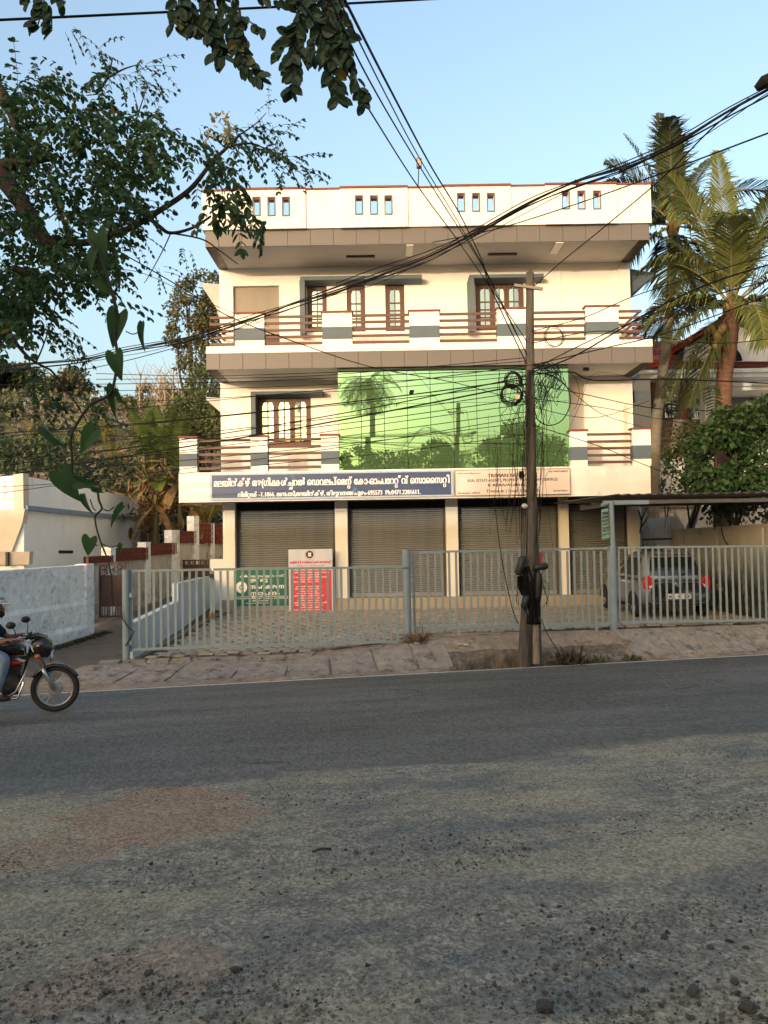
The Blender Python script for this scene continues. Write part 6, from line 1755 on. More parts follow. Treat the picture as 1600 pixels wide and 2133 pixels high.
while cnt < 760:
    x, y = R.uniform(-40, 390), R.uniform(150, 700)
    if not in_poly(x, y, polyM): continue
    if R.random() < 3.2 * max(0, mnoise.noise(Vector((x * .018, y * .018, 2))) + .12): continue
    cnt += 1
    Y = 5 + R.gauss(0, .35)
    p = P(x, y, Y); d = Vector((R.uniform(-.4, 1), R.uniform(-.6, .6), R.uniform(-.5, .35)))
    rib = pinnate(p, d, R.uniform(.16, .30), R.randint(4, 6), R.uniform(.036, .052), .030, R.uniform(.5, 1.2), lv)
    if cnt % 3 == 0: tw.tube(rib, .0018, 3)
def spray_zone(cx, cy, rx, ry, n, ll, Y=5.0, d0=(0.5, 0, -.3), pr=(4, 6), L=(.14, .26), spread=.8):
    for k in range(n):
        a = R.uniform(0, 6.28); q = math.sqrt(R.random())
        p = P(cx + rx * q * math.cos(a), cy + ry * q * math.sin(a), Y + R.gauss(0, .12))
        d = Vector(d0) + rvec() * spread
        rib = pinnate(p, d, R.uniform(*L), R.randint(*pr), ll * R.uniform(.85, 1.2), ll * .55, R.uniform(.4, 1.2), lv)
        tw.tube(rib, .0016, 3)
for z in ((450, 290, 60, 40, 26, .042), (540, 295, 55, 45, 24, .034), (600, 350, 45, 30, 16, .032), (475, 410, 45, 35, 12, .065), (520, 450, 40, 18, 9, .052), (430, 330, 40, 40, 12, .05), (545, 240, 22, 14, 6, .024), (580, 272, 26, 10, 5, .028), (300, 150, 26, 30, 12, .028), (235, 150, 16, 30, 5, .034), (290, 185, 34, 20, 8, .03), (200, 165, 18, 22, 6, .05), (185, 105, 26, 12, 6, .028), (145, 62, 24, 12, 5, .026), (55, 160, 34, 22, 8, .036),
          (120, 680, 40, 20, 12, .032), (145, 700, 20, 20, 4, .034), (330, 555, 14, 26, 4, .024), (385, 525, 14, 20, 3, .024), (265, 430, 15, 40, 6, .03), (290, 470, 10, 60, 6, .028), (60, 800, 22, 22, 8, .038), (95, 850, 20, 16, 8, .034), (85, 890, 18, 40, 10, .036), (125, 840, 18, 40, 6, .034), (160, 805, 25, 12, 6, .032), (190, 850, 20, 45, 8, .032), (30, 600, 40, 30, 14, .045), (60, 620, 30, 25, 10, .06), (5, 640, 26, 40, 10, .07), (200, 580, 30, 40, 14, .034)):
    spray_zone(*z)
obj('twigs', tw, BARK, tree)['kind'] = 'stuff'
def leaf_objects(items, keep, m_list, parent, name='leaf', rest='foliage'):
    items = sorted(items, key=lambda t: -t[3] / max(.5, (t[0] - EYE).length))
    me_cache = {}
    rest_mb = MB()
    for i, (p, d, n_, l, w) in enumerate(items):
        if i < keep:
            mb = MB().leaf(p, d, n_, l, w, fold=.12, tip=.15)
            obj(name, mb, m_list[i % len(m_list)] if R.random() > .04 else LEAF_Y, parent, org=p)
        else: rest_mb.leaf(p, d, n_, l, w, fold=.15, tip=.15)
    if rest_mb.v:
        o = obj(rest, rest_mb, m_list[0], parent); o['kind'] = 'stuff'
leaf_objects(lv, 280, [LEAF_M], tree)
yl = MB()
for k in range(26):
    x, y = R.choice([(110, 310), (85, 345), (105, 350), (140, 350), (170, 235), (125, 450), (250, 415), (240, 250), (145, 635), (410, 475), (415, 245)])
    yl.leaf(P(x + R.uniform(-16, 16), y + R.uniform(-12, 12), 4.7), rvec(), rvec(), .05, .028)
o = obj('yellow_leaves', yl, LEAF_Y, tree); o['kind'] = 'stuff'
fw = MB()
for k in range(70):
    x, y = R.choice([(448, 243), (465, 250), (470, 285), (435, 285), (478, 270)])
    fw.leaf(P(x + R.gauss(0, 6), y + R.gauss(0, 6), 4.85), rvec(), rvec(), .035, .02)
o = obj('blossom', fw, mat('cream_blossom', (.55, .50, .33), rough=.8, trans=.3), tree); o['kind'] = 'stuff'

# --- sprays hanging in at the top from a bough above the viewer
ot = thing('overhanging_bough', P(560, -60, 2.9), 'leafy bough overhead with large dark round leaflets hanging in from the top edge', 'branch')
lv2 = []; tb_ = MB()
LEAF_T = mat('dark_round_leaflet', (.020, .046, .026), (.030, .060, .026), scale=5, rough=.5, island=.35, trans=.2)
def hang(marks, Y, ll, per=3):
    per = 2 if per == 3 else 1; thin = .8
    pts = spline([P(x, y, Y) for x, y in marks], 6)
    tb_.tube(pts, .0028, 4)
    for i, p in enumerate(pts[1:]):
        d = (pts[i + 1] - pts[i]).normalized()
        sd = d.cross(Vector((0, 1, 0))).normalized()
        for k in range(per):
            if R.random() > thin: continue
            sg = 1 if k % 2 else -1
            ld = (sd * sg * R.uniform(.3, 1.0) + d * R.uniform(.5, 1.1) + Vector((0, R.uniform(-.5, .5), 0))).normalized()
            lv2.append((p + rvec() * .008, ld, (Vector((0, -1, .1)) + rvec() * .6).normalized(), ll * R.uniform(.75, 1.15), ll * R.uniform(.56, .72)))
tb_.tube(spline([P(-300, -160, 2.9), P(100, -60, 2.9), P(450, -50, 2.9), P(720, -40, 2.9)], 6), .016, 6)
for marks, Y, ll, per in (([(90, -40), (92, 0), (85, 30), (78, 55)], 2.9, .055, 2), ([(88, 5), (105, 20), (108, 60)], 2.9, .052, 2), ([(120, -30), (130, 5)], 2.9, .05, 2), ([(55, -30), (62, 5)], 2.9, .05, 2),
                      ([(370, -40), (372, 10), (368, 50)], 2.9, .058, 3), ([(390, -40), (395, 20), (405, 60)], 2.9, .055, 3), ([(420, -40), (430, 20), (440, 60), (455, 95), (465, 120)], 2.9, .058, 3), ([(450, -40), (470, 30), (485, 70), (500, 110), (520, 145), (540, 165)], 2.9, .055, 3), ([(490, -30), (500, 30), (520, 45), (545, 60)], 2.9, .048, 2), ([(500, 20), (505, 60), (512, 85)], 2.9, .045, 2), ([(430, 30), (445, 75), (448, 110)], 2.9, .055, 2),
                      ([(530, -30), (560, -5), (610, 0)], 2.9, .05, 2), ([(628, -30), (624, 40), (618, 70), (612, 110), (610, 150), (608, 190)], 2.9, .060, 3), ([(618, 60), (600, 75), (590, 95), (585, 115)], 2.9, .055, 2), ([(622, 80), (640, 110), (650, 130)], 2.9, .045, 2), ([(640, -30), (648, 30), (665, 60), (680, 90), (690, 130), (696, 170), (705, 205)], 2.9, .058, 3), ([(665, 60), (655, 100), (668, 120)], 2.9, .05, 2), ([(660, -20), (690, 30), (705, 60), (715, 100), (730, 140), (748, 180), (755, 215)], 2.9, .050, 3), ([(670, -30), (700, 0), (712, 40), (725, 75)], 2.9, .05, 3), ([(700, 60), (720, 95), (735, 125)], 2.9, .045, 2), ([(690, -30), (690, 10), (680, 50), (700, 90)], 2.9, .052, 3)):
    hang(marks, Y, ll, per)
obj('branch', tb_, BARK, ot, smooth=True)
leaf_objects(lv2, 300, [LEAF_T], ot)
# --- vine with big heart shaped leaves hanging from the tree
YV = 3.2
vn = thing('hanging_vine', P(215, 520, YV), 'hanging vine with large heart shaped leaves in the left foreground', 'vine')
vp = [(185, 500), (212, 545), (235, 615), (246, 665), (240, 700), (244, 735), (242, 775), (228, 822), (190, 842), (165, 875), (148, 910), (150, 950), (152, 985), (168, 1005), (200, 1020), (206, 1042), (212, 1060), (199, 1075), (200, 1095), (210, 1130), (222, 1160), (232, 1200), (233, 1235), (236, 1262)]
s = spline([P(x, y, YV + .03 * math.sin(y * .02)) for x, y in vp], 6); n = len(s)
obj('stem', MB().tube(s, [.0075 - .0045 * i / n for i in range(n)], 7), mat('green_brown_stem', (.045, .045, .025), (.03, .028, .02), scale=20, rough=.7), vn, smooth=True)
def heart(px, py, L, W, ang, fold, tilt, m, droop=.25):
    """ang: way the tip points in the picture, 0 = down; fold closes the halves; tilt turns the blade"""
    c = P(px, py, YV + R.uniform(-.05, .05)); k = YV / FOC; L *= k * .78; W *= k * .72
    a = rad(ang); d = Vector((math.sin(a), 0, -math.cos(a))); sd = Vector((math.cos(a), 0, math.sin(a)))
    nf = Vector((0, -1, 0)); t = rad(tilt); sd2 = sd * math.cos(t) + nf * math.sin(t); nn = nf * math.cos(t) - sd * math.sin(t)
    prof = [(-.16, .22), (-.20, .36), (-.10, .48), (.08, .52), (.28, .47), (.50, .36), (.72, .22), (.9, .09), (1.0, .0)]
    mb = MB(); f = rad(fold); o0 = c - d * L * .45
    rib = []
    for (u, w) in [(0, 0)] + prof: pass
    us_ = [0.0] + [p[0] for p in prof[3:]]
    ribp = lambda u: o0 + d * L * max(0, u) - nn * (droop * L * max(0, u) ** 2)
    for sg in (-1, 1):
        rows = []
        for (u, w) in prof:
            b = ribp(u) if u > 0 else o0 + d * L * .0
            edge = b + (d * L * (u if u < 0 else 0)) + (sd2 * sg * math.cos(f) + nn * math.sin(f)) * W * w
            mid = b + (d * L * (u * .5 if u < 0 else 0)) + (sd2 * sg * math.cos(f * .7) + nn * math.sin(f * .7)) * W * w * .5
            rows.append((b, mid, edge))
        o = len(mb.v)
        for r_ in rows: mb.v += [Vector(q) for q in r_]
        for i in range(len(rows) - 1):
            for j in range(2):
                q = o + i * 3 + j; fc_ = (q, q + 1, q + 4, q + 3); mb.f.append(fc_ if sg > 0 else fc_[::-1])
    return obj('leaf', mb, m, vn, smooth=True, org=c)
V2 = mat('bright_vine_leaf', (.045, .105, .032), (.055, .12, .035), scale=9, rough=.5, trans=.3, spec=.2)  # brighter green for some leaves and the stalks
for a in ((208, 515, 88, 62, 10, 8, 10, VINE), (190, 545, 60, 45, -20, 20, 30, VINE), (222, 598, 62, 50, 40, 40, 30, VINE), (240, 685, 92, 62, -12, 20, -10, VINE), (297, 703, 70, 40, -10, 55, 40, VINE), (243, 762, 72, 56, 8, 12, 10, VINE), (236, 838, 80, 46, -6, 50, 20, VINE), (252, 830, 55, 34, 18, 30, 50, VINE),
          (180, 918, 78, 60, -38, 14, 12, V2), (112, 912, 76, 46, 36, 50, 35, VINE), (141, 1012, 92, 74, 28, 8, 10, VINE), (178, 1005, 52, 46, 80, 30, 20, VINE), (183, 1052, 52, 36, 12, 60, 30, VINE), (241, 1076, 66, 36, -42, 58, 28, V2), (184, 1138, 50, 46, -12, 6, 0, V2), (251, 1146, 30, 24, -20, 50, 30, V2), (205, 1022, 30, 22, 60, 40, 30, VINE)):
    heart(*a)
pt_ = MB()
for a, b in (((236, 640), (240, 652)), ((262, 690), (292, 690)), ((200, 1064), (188, 1040)), ((214, 1060), (238, 1056)), ((204, 1135), (190, 1125)), ((212, 1132), (246, 1136)), ((148, 945), (132, 925))):
    pt_.tube(spline([P(a[0], a[1], YV), P((a[0] + b[0]) / 2, (a[1] + b[1]) / 2 + 6, YV), P(b[0], b[1], YV)], 5), .0025, 5)
obj('leaf_stalks', pt_, V2, vn)['kind'] = 'stuff'

# --- palms
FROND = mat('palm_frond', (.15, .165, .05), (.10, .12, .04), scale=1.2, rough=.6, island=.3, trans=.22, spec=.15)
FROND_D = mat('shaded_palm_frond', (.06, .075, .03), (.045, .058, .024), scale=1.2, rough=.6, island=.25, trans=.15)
RIB = mat('palm_rib', (.22, .18, .07), (.17, .13, .05), scale=3, rough=.6)
PTRUNK = mat('ringed_palm_trunk', (.16, .085, .055), (.10, .058, .042), scale=4, rough=.95, stretch=(1, 1, 4), bump=.7, bscale=9)
PTRUNK2 = mat('pale_palm_trunk', (.24, .21, .165), (.17, .15, .12), scale=4, rough=.95, stretch=(1, 1, 4), bump=.6, bscale=9)
def frond(parent, c, az, el, L, droop, m, lw=.052, ll=1.12, n=84, twist=0.0, name='frond'):
    d = Vector((math.cos(rad(az)) * math.cos(rad(el)), math.sin(rad(az)) * math.cos(rad(el)), math.sin(rad(el))))
    p = Vector(c); st = L / n; mb = MB(); ribs = [p.copy()]
    for k in range(n):
        t = k / n
        d = (d + Vector((0, 0, -1)) * droop / n * (.35 + 1.5 * t)).normalized()
        p = p + d * st; ribs.append(p.copy())
        if t < .13: continue
        sd = d.cross(Vector((0, 0, 1)))
        sd = sd.normalized() if sd.length > .05 else Vector((1, 0, 0))
        nrm = sd.cross(d).normalized()
        q = rad(twist) ; sd, nrm = sd * math.cos(q) + nrm * math.sin(q), nrm * math.cos(q) - sd * math.sin(q)
        l = ll * (math.sin(math.pi * min(1, (t * .92 + .10))) ** .6) * R.uniform(.88, 1.08)
        for sg in (-1, 1):
            ld = (sd * sg * .80 + d * (.55 + .35 * t) + nrm * R.uniform(.08, .32)).normalized()
            a = p; b = a + ld * l * .5; e = a + ld * l * .96 + Vector((0, 0, -1)) * l * R.uniform(.12, .55)
            w = nrm.cross(ld).normalized() * lw * .5
            mb.add([a - w * .5, a + w * .5, b + w, b - w, e], [(0, 1, 2, 3), (3, 2, 4)])
    o = obj(name, mb, m, parent)
    obj('rib', MB().tube(ribs[::3] + [ribs[-1]], [max(.006, .035 * (1 - i / (n / 3))) for i in range(len(ribs[::3]) + 1)], 5), RIB, o)
    return o
pa = P(1500, 838, 21.5)
palm = thing('coconut_palm', (pa.x - .1, 21.5, 0), 'nearer coconut palm with a reddish ringed trunk and hanging nuts, right of the building', 'palm', 'coconut palms right of the building')
ca = P(1524, 640, 21.5)
tp = spline([(pa.x - .15, 21.5, -.3), P(1507, 830, 21.5), P(1517, 740, 21.5), P(1524, 665, 21.5)], 8)
mb = MB(); rr_ = [.21 + (.012 if k % 2 else 0) for k in range(len(tp))]; mb.tube(tp, rr_, 14); obj('trunk', mb, PTRUNK, palm, smooth=False)
obj('crown_base', MB().tube([P(1524, 672, 21.5), P(1524, 640, 21.5), P(1525, 610, 21.5)], [.20, .24, .12], 12), mat('fibrous_crown', (.22, .13, .06), (.14, .08, .04), scale=9, rough=.95, bump=.5, stretch=(3, 3, .5)), palm)
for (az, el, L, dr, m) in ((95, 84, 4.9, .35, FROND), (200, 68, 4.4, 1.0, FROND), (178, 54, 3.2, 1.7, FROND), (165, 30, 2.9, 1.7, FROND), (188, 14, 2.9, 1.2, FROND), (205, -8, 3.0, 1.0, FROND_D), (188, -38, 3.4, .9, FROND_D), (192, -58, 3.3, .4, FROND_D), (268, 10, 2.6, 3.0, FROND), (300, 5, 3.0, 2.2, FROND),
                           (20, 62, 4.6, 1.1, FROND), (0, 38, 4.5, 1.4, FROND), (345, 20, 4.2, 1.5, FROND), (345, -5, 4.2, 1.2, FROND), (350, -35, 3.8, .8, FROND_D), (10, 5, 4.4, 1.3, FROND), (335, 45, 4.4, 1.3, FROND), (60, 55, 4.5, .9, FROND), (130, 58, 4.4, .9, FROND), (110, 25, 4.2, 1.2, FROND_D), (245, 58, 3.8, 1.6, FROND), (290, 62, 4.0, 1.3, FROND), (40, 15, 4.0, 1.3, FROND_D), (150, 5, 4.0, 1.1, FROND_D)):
    frond(palm, ca, az + R.uniform(-6, 6), el + R.uniform(-4, 4), L, dr, m)
NUT = mat('brown_green_coconut', (.13, .09, .03), (.09, .065, .03), scale=6, rough=.6)
for k in range(16):
    c = P(R.choice((1478, 1486, 1495, 1500, 1492)) + R.uniform(-9, 9), 700 + R.uniform(-22, 26), 21.1 + R.uniform(-.2, .2))
    obj('coconut', MB().ball(c, .12, .12, .15, 10, 8), NUT, palm, smooth=True)
palm2 = thing('coconut_palm', (P(1360, 1000, 24).x, 24, 0), 'farther coconut palm with a slim pale trunk, its crown half behind the roof corner', 'palm', 'coconut palms right of the building')
cb_ = P(1402, 470, 24)
tp = spline([(P(1352, 1000, 24).x, 24, -.5), P(1364, 930, 24), P(1378, 800, 24), P(1394, 660, 24), P(1402, 490, 24)], 8)
obj('trunk', MB().tube(tp, [.19 - .002 * k for k in range(len(tp))], 12), PTRUNK2, palm2)
obj('crown_base', MB().tube([P(1402, 492, 24), P(1402, 474, 24), P(1402, 462, 24)], [.15, .22, .12], 10), mat('orange_crown_fibre', (.26, .13, .05), (.18, .09, .04), scale=9, rough=.95), palm2)
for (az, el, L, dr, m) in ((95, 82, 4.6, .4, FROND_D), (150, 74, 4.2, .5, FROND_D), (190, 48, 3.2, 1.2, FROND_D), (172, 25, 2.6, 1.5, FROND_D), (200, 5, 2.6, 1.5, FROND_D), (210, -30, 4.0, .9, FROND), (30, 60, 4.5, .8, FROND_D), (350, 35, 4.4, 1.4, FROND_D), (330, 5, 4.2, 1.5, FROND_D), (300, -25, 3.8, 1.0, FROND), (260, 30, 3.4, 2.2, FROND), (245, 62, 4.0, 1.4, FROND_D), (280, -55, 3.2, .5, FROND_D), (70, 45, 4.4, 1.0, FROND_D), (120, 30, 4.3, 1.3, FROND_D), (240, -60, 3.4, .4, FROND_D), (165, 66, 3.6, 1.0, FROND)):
    frond(palm2, cb_, az + R.uniform(-6, 6), el + R.uniform(-4, 4), L * .88, dr, m, n=76)

# --- leafy trees as clouds of separate leaves
def crown(blobs, dens, size, flat=.6, noise_gap=.25, seed=0):
    """blobs: (centre, radii); leaves sit mostly in the outer shell and in clumps"""
    mb = MB()
    for (c, r_) in blobs:
        c = Vector(c); r_ = Vector(r_)
        n = int(dens * (r_.x * r_.y + r_.y * r_.z + r_.x * r_.z) / 3)
        k = 0; tries = 0
        while k < n and tries < n * 4:
            tries += 1
            d = rvec(); q = R.uniform(.35, 1.08) ** .6
            p = c + Vector((d.x * r_.x, d.y * r_.y, d.z * r_.z)) * q
            if mnoise.noise(p * (1.1 / max(.5, size * 5)) + Vector((seed, 0, 0))) < -noise_gap + .55 * (q - .85): continue
            k += 1
            ld = (d * .5 + rvec() + Vector((0, 0, -.3))).normalized()
            s_ = size * R.uniform(.7, 1.35)
            nr = (Vector((0, 0, 1)) * flat + rvec()).normalized()
            w = ld.cross(nr); w = w.normalized() if w.length > .05 else Vector((1, 0, 0))
            mb.add([p, p + ld * s_ * .5 + w * s_ * .3, p + ld * s_, p + ld * s_ * .5 - w * s_ * .3], [(0, 1, 2, 3)])
    return mb
def limb_set(foot, blobs, r0):
    mb = MB(); foot = Vector(foot)
    top = sum((Vector(c) for c, _ in blobs), Vector()) / len(blobs)
    fork = foot.lerp(top, .5); fork.x += R.uniform(-.2, .2)
    mb.tube(spline([foot - Vector((0, 0, .3)), foot.lerp(fork, .5) + Vector((R.uniform(-.15, .15), 0, 0)), fork], 5), [r0 * (1 - .045 * k) for k in range(11)], 8)
    for c, r_ in blobs:
        c = Vector(c)
        mb.tube(spline([fork, fork.lerp(c, .6) + rvec() * .25, c + Vector((0, 0, r_[2] * .5))], 4), [r0 * .5 * (1 - .1 * k) for k in range(9)], 6)
    return mb
def leafy(name, foot, blobs, dens, size, m, label, group=None, r0=.18, cat='tree', **k):
    t = thing(name, foot, label, cat, group)
    obj('trunk', limb_set(foot, blobs, r0), BARK, t, smooth=True)
    o = obj('crown', crown(blobs, dens, size, **k), m, t)
    return t
OLIVE = mat('olive_foliage', (.12, .115, .055), (.085, .09, .042), scale=.7, rough=.7, island=.4, trans=.2)
BROWNF = mat('dry_brown_foliage', (.17, .14, .10), (.125, .11, .075), scale=.5, rough=.85, island=.35, trans=.15)
GREENF = mat('fresh_green_foliage', (.11, .14, .06), (.08, .105, .045), scale=.6, rough=.65, island=.4, trans=.22)
DEEP = mat('deep_green_foliage', (.058, .08, .036), (.042, .062, .028), scale=.8, rough=.6, island=.4, trans=.18)
def bl(px, py, Y, rx, ry, rz=None):
    k = Y / FOC; return (P(px, py, Y), (rx * k, (rz or rx) * k, ry * k))
# tall thin tree beside the building
Y = 31
leafy('tall_tree', (P(430, 1000, Y).x, Y, gz(P(430, 1000, Y).x, Y)), [bl(430, 600, Y, 45, 40), bl(395, 650, Y, 50, 45), bl(440, 690, Y, 40, 60), bl(370, 700, Y, 30, 25), bl(400, 740, Y, 45, 45), bl(435, 650, Y, 40, 50), bl(385, 610, Y, 25, 25)], 1500, .14, OLIVE, 'tall airy tree with olive leaves rising at the left side of the building', r0=.16, noise_gap=.02)
leafy('bushy_tree', (P(425, 1000, Y - 1).x, Y - 1, gz(P(425, 1000, Y - 1).x, Y - 1)), [bl(425, 800, Y - 1, 40, 45), bl(400, 860, Y - 1, 55, 45), bl(440, 890, Y - 1, 50, 50), bl(380, 920, Y - 1, 50, 40)], 2200, .14, GREENF, 'dense green tree below the tall airy tree, left of the building', r0=.16)
# trees of the hillside
for i, (px, py, Y, rx, ry, m, lab, sz) in enumerate((
    (40, 800, 62, 75, 50, GREENF, 'green round tree on the hill at the far left', .34), (-20, 780, 60, 60, 50, DEEP, 'dark tree on the hill cut by the left edge', .34), (145, 800, 66, 60, 45, OLIVE, 'pale olive tree on the hilltop behind the vine', .30), (105, 860, 55, 60, 40, DEEP, 'dark bushy tree halfway down the hill behind the vine', .30),
    (300, 815, 60, 26, 38, BROWNF, 'bare greyish tree standing alone on the hilltop', .20), (350, 825, 60, 45, 45, BROWNF, 'round dry brown tree on the hilltop left of the tall tree', .24), (400, 835, 62, 35, 30, OLIVE, 'greyish tree on the hilltop just left of the building', .26), (225, 860, 58, 45, 35, OLIVE, 'low olive tree on the hill between the vine leaves', .28), (265, 850, 56, 30, 30, GREENF, 'small green tree on the hill right of the vine', .28),
    (10, 870, 50, 55, 40, DEEP, 'dark lower tree on the hill at the left edge', .26), (190, 900, 48, 55, 35, DEEP, 'dark shrubby tree low on the hill behind the vine', .24))):
    x = P(px, py, Y).x; foot = (x, Y, gz(x, Y))
    b = [bl(px + R.uniform(-.3, .3) * rx, py + R.uniform(-.3, .3) * ry, Y + R.uniform(-1, 1), rx * R.uniform(.5, .7), ry * R.uniform(.5, .7)) for _ in range(4)]
    leafy('hill_tree', foot, b, 520 if m is not BROWNF else 330, sz, m, lab, 'trees on the hill', r0=.22, noise_gap=.1 if m is not BROWNF else 0.0)
# bare trees with pale stems on the red slope
for i, (px, y0, y1) in enumerate(((332, 900, 790), (344, 895, 775), (358, 890, 770), (292, 850, 775), (318, 880, 800), (372, 880, 790))):
    Y = 52 + i; f = P(px, y0, Y); f.z = min(f.z, gz(f.x, Y)); tpp = P(px + R.uniform(-4, 6), y1, Y)
    mb = MB().tube(spline([f, f.lerp(tpp, .5) + Vector((R.uniform(-.3, .3), 0, 0)), tpp], 5), [.09 - .006 * k for k in range(11)], 5)
    for k in range(9):
        t = R.uniform(.35, .95); p = f.lerp(tpp, t); d = Vector((R.uniform(-1, 1), R.uniform(-.4, .4), R.uniform(.5, 1.2)))
        mb.tube([p, p + d * .8, p + d * 1.3 + Vector((R.uniform(-.3, .3), 0, .3))], [.035, .022, .008], 4)
    tag(obj('bare_tree', mb, mat('pale_bare_wood', (.34, .26, .19), (.28, .21, .15), rough=.9)), '%s bare pale stemmed tree on the reddish hillside, counted from the right' % ('fourth', 'third', 'second', 'leftmost', 'fifth', 'rightmost')[i], 'tree', 'bare trees on the hillside')
# undergrowth on the slope
ug = MB()
for k in range(16000):
    x = R.uniform(-34, -5); y = R.uniform(31, 62); z = gz(x, y)
    h_ = R.uniform(0, 1.1) * (1 + .5 * mnoise.noise(Vector((x * .2, y * .2, 0))))
    p = Vector((x, y, z + h_)); ld = (rvec() + Vector((0, 0, .4))).normalized(); w = rvec() * .14; s_ = R.uniform(.25, .5)
    ug.add([p, p + ld * s_ * .5 + w, p + ld * s_, p + ld * s_ * .5 - w], [(0, 1, 2, 3)])
o = obj('undergrowth', ug, mat('dry_undergrowth', (.12, .135, .07), (.135, .11, .07), scale=.22, rough=.9, island=.45, trans=.15)); o['kind'] = 'stuff'; tag(o, 'dry brown and green undergrowth covering the hillside', 'undergrowth', kind='stuff')

# --- bananas and young palms behind the white house
BAN = mat('banana_leaf', (.085, .115, .022), (.055, .085, .020), scale=2.5, rough=.5, island=.3, trans=.35, stretch=(1, 1, 1))
BAN_DRY = mat('dry_banana_leaf', (.20, .13, .06), (.13, .085, .045), scale=5, rough=.9, island=.3, trans=.1)
BST = mat('banana_stem', (.10, .10, .035), (.075, .06, .03), scale=4, rough=.7, stretch=(3, 3, .5))
def blade(c, az, el, L, W, droop, tear=.3):
    d = Vector((math.cos(rad(az)) * math.cos(rad(el)), math.sin(rad(az)) * math.cos(rad(el)), math.sin(rad(el)))); p = Vector(c); n = 22; mb = MB(); rib = []
    for k in range(n + 1):
        t = k / n
        if k: d = (d + Vector((0, 0, -1)) * droop / n * (.3 + 1.4 * t)).normalized(); p = p + d * L / n
        sd = d.cross(Vector((0, 0, 1))); sd = sd.normalized() if sd.length > .05 else Vector((1, 0, 0)); nr = sd.cross(d)
        w = W * .5 * (0 if t < .12 else math.sin(math.pi * min(1, (t - .10) / .92)) ** .5) + .012
        rib.append((p, sd, nr, w))
    for i in range(n):
        a, b = rib[i], rib[i + 1]
        for sg in (-1, 1):
            g = R.uniform(0, tear)
            q0 = a[0]; q1 = b[0]; e0 = a[0] + (a[1] * sg + a[2] * .25) * a[3]; e1 = b[0] + (b[1] * sg + b[2] * .25) * b[3]
            e1b = e1.lerp(e0, g); e1b.z -= R.uniform(0, .06)
            mb.add([q0, e0, e1b, q1], [(0, 1, 2, 3)])
    return mb
def banana(px, pyb, pyt, Y, n, label, dry=2):
    c = P(px, pyt, Y); f = Vector((c.x, Y, gz(c.x, Y)))
    t = thing('banana_plant', f, label, 'banana plant', 'banana plants behind the white house')
    obj('stem', MB().tube([f - Vector((0, 0, .2)), f.lerp(c, .6), c], [.13, .10, .06], 8), BST, t)
    for k in range(n):
        az = 360 * k / n + R.uniform(-25, 25)
        obj('leaf', blade(c, az, R.uniform(35, 82), R.uniform(1.6, 2.5), R.uniform(.42, .6), R.uniform(.5, 2.0)), BAN, t)
    for k in range(dry):
        obj('dry_leaf', blade(c - Vector((0, 0, .3)), R.uniform(0, 360), R.uniform(-70, -20), R.uniform(1.2, 2.0), .2, .8, .8), BAN_DRY, t)
for a in ((300, 1000, 945, 29, 7, 'banana plant with an upright torn leaf behind the middle of the white house roof', 3), (345, 1020, 955, 27.5, 8, 'banana plant with a bent bright leaf left of the balcony corner', 4), (375, 1040, 985, 27, 7, 'banana plant half hidden by the balcony corner', 4), (318, 1010, 985, 30, 6, 'banana plant behind the roof edge right of the vine', 2), (400, 1060, 1040, 26.5, 6, 'low banana plant under the balcony overhang', 3), (325, 1060, 1030, 26.8, 5, 'low banana plant with dry hanging leaves over the porch', 6)):
    banana(*a)
def young_palm(px, py, Y, n, L, label, m=FROND, cat='palm'):
    c = P(px, py, Y); f = Vector((c.x, Y, gz(c.x, Y)))
    t = thing('young_palm', f, label, cat, 'young palms behind the white house')
    obj('stem', MB().tube([f - Vector((0, 0, .2)), c], [.16, .12], 8), PTRUNK, t)
    for k in range(n): frond(t, c, 360 * k / n + R.uniform(-20, 20), R.uniform(45, 85), L * R.uniform(.8, 1.1), R.uniform(.4, 1.5), m, lw=.045, ll=.55, n=28)
YELF = mat('yellow_green_frond', (.13, .12, .028), (.09, .09, .022), scale=1, rough=.5, island=.3, trans=.25)
young_palm(20, 985, 33, 10, 3.0, 'young palm with dark spread fronds at the left edge above the house', FROND_D)
young_palm(235, 1000, 33, 11, 2.9, 'young palm with yellowish fronds behind the white house roof', YELF)
young_palm(75, 990, 33.5, 9, 2.4, 'young palm with yellow green fronds behind the parapet at the left', YELF)
young_palm(430, 1098, 27, 8, 1.9, 'young palm showing under the balcony overhang above the stepped wall', YELF)
young_palm(170, 985, 34, 9, 2.6, 'young palm with olive fronds behind the vine', FROND)
dry = MB()
for k in range(420):
    p = P(R.gauss(335, 38), R.gauss(1040, 34), 27.6 + R.uniform(-1, 1)); d = Vector((R.uniform(-1, 1), R.uniform(-1, 1), R.uniform(-1.4, .2))).normalized()
    dry.leaf(p, d, rvec(), R.uniform(.3, .6), .06, .3, .3)
tag(obj('dry_thicket', dry, BAN_DRY), 'tangle of dry brown leaves among the banana plants', 'thicket', kind='stuff')
bs = MB()
for k in range(3): pass
leafy('bush', (P(300, 1040, 31).x, 31, .5), [bl(230, 1000, 31, 70, 50), bl(320, 1000, 31, 60, 60), bl(390, 1000, 31, 50, 60), bl(420, 1060, 31, 40, 50), bl(340, 1070, 31, 60, 40)], 700, .2, DEEP, 'dark dense bush behind the banana plants', r0=.15, cat='bush')
leafy('bush', (P(60, 990, 29).x, 29, .4), [bl(40, 950, 29, 70, 45), bl(130, 950, 29, 60, 45), bl(-20, 930, 29, 50, 60)], 700, .2, DEEP, 'dark bush behind the young palms at the left edge', r0=.15, cat='bush')
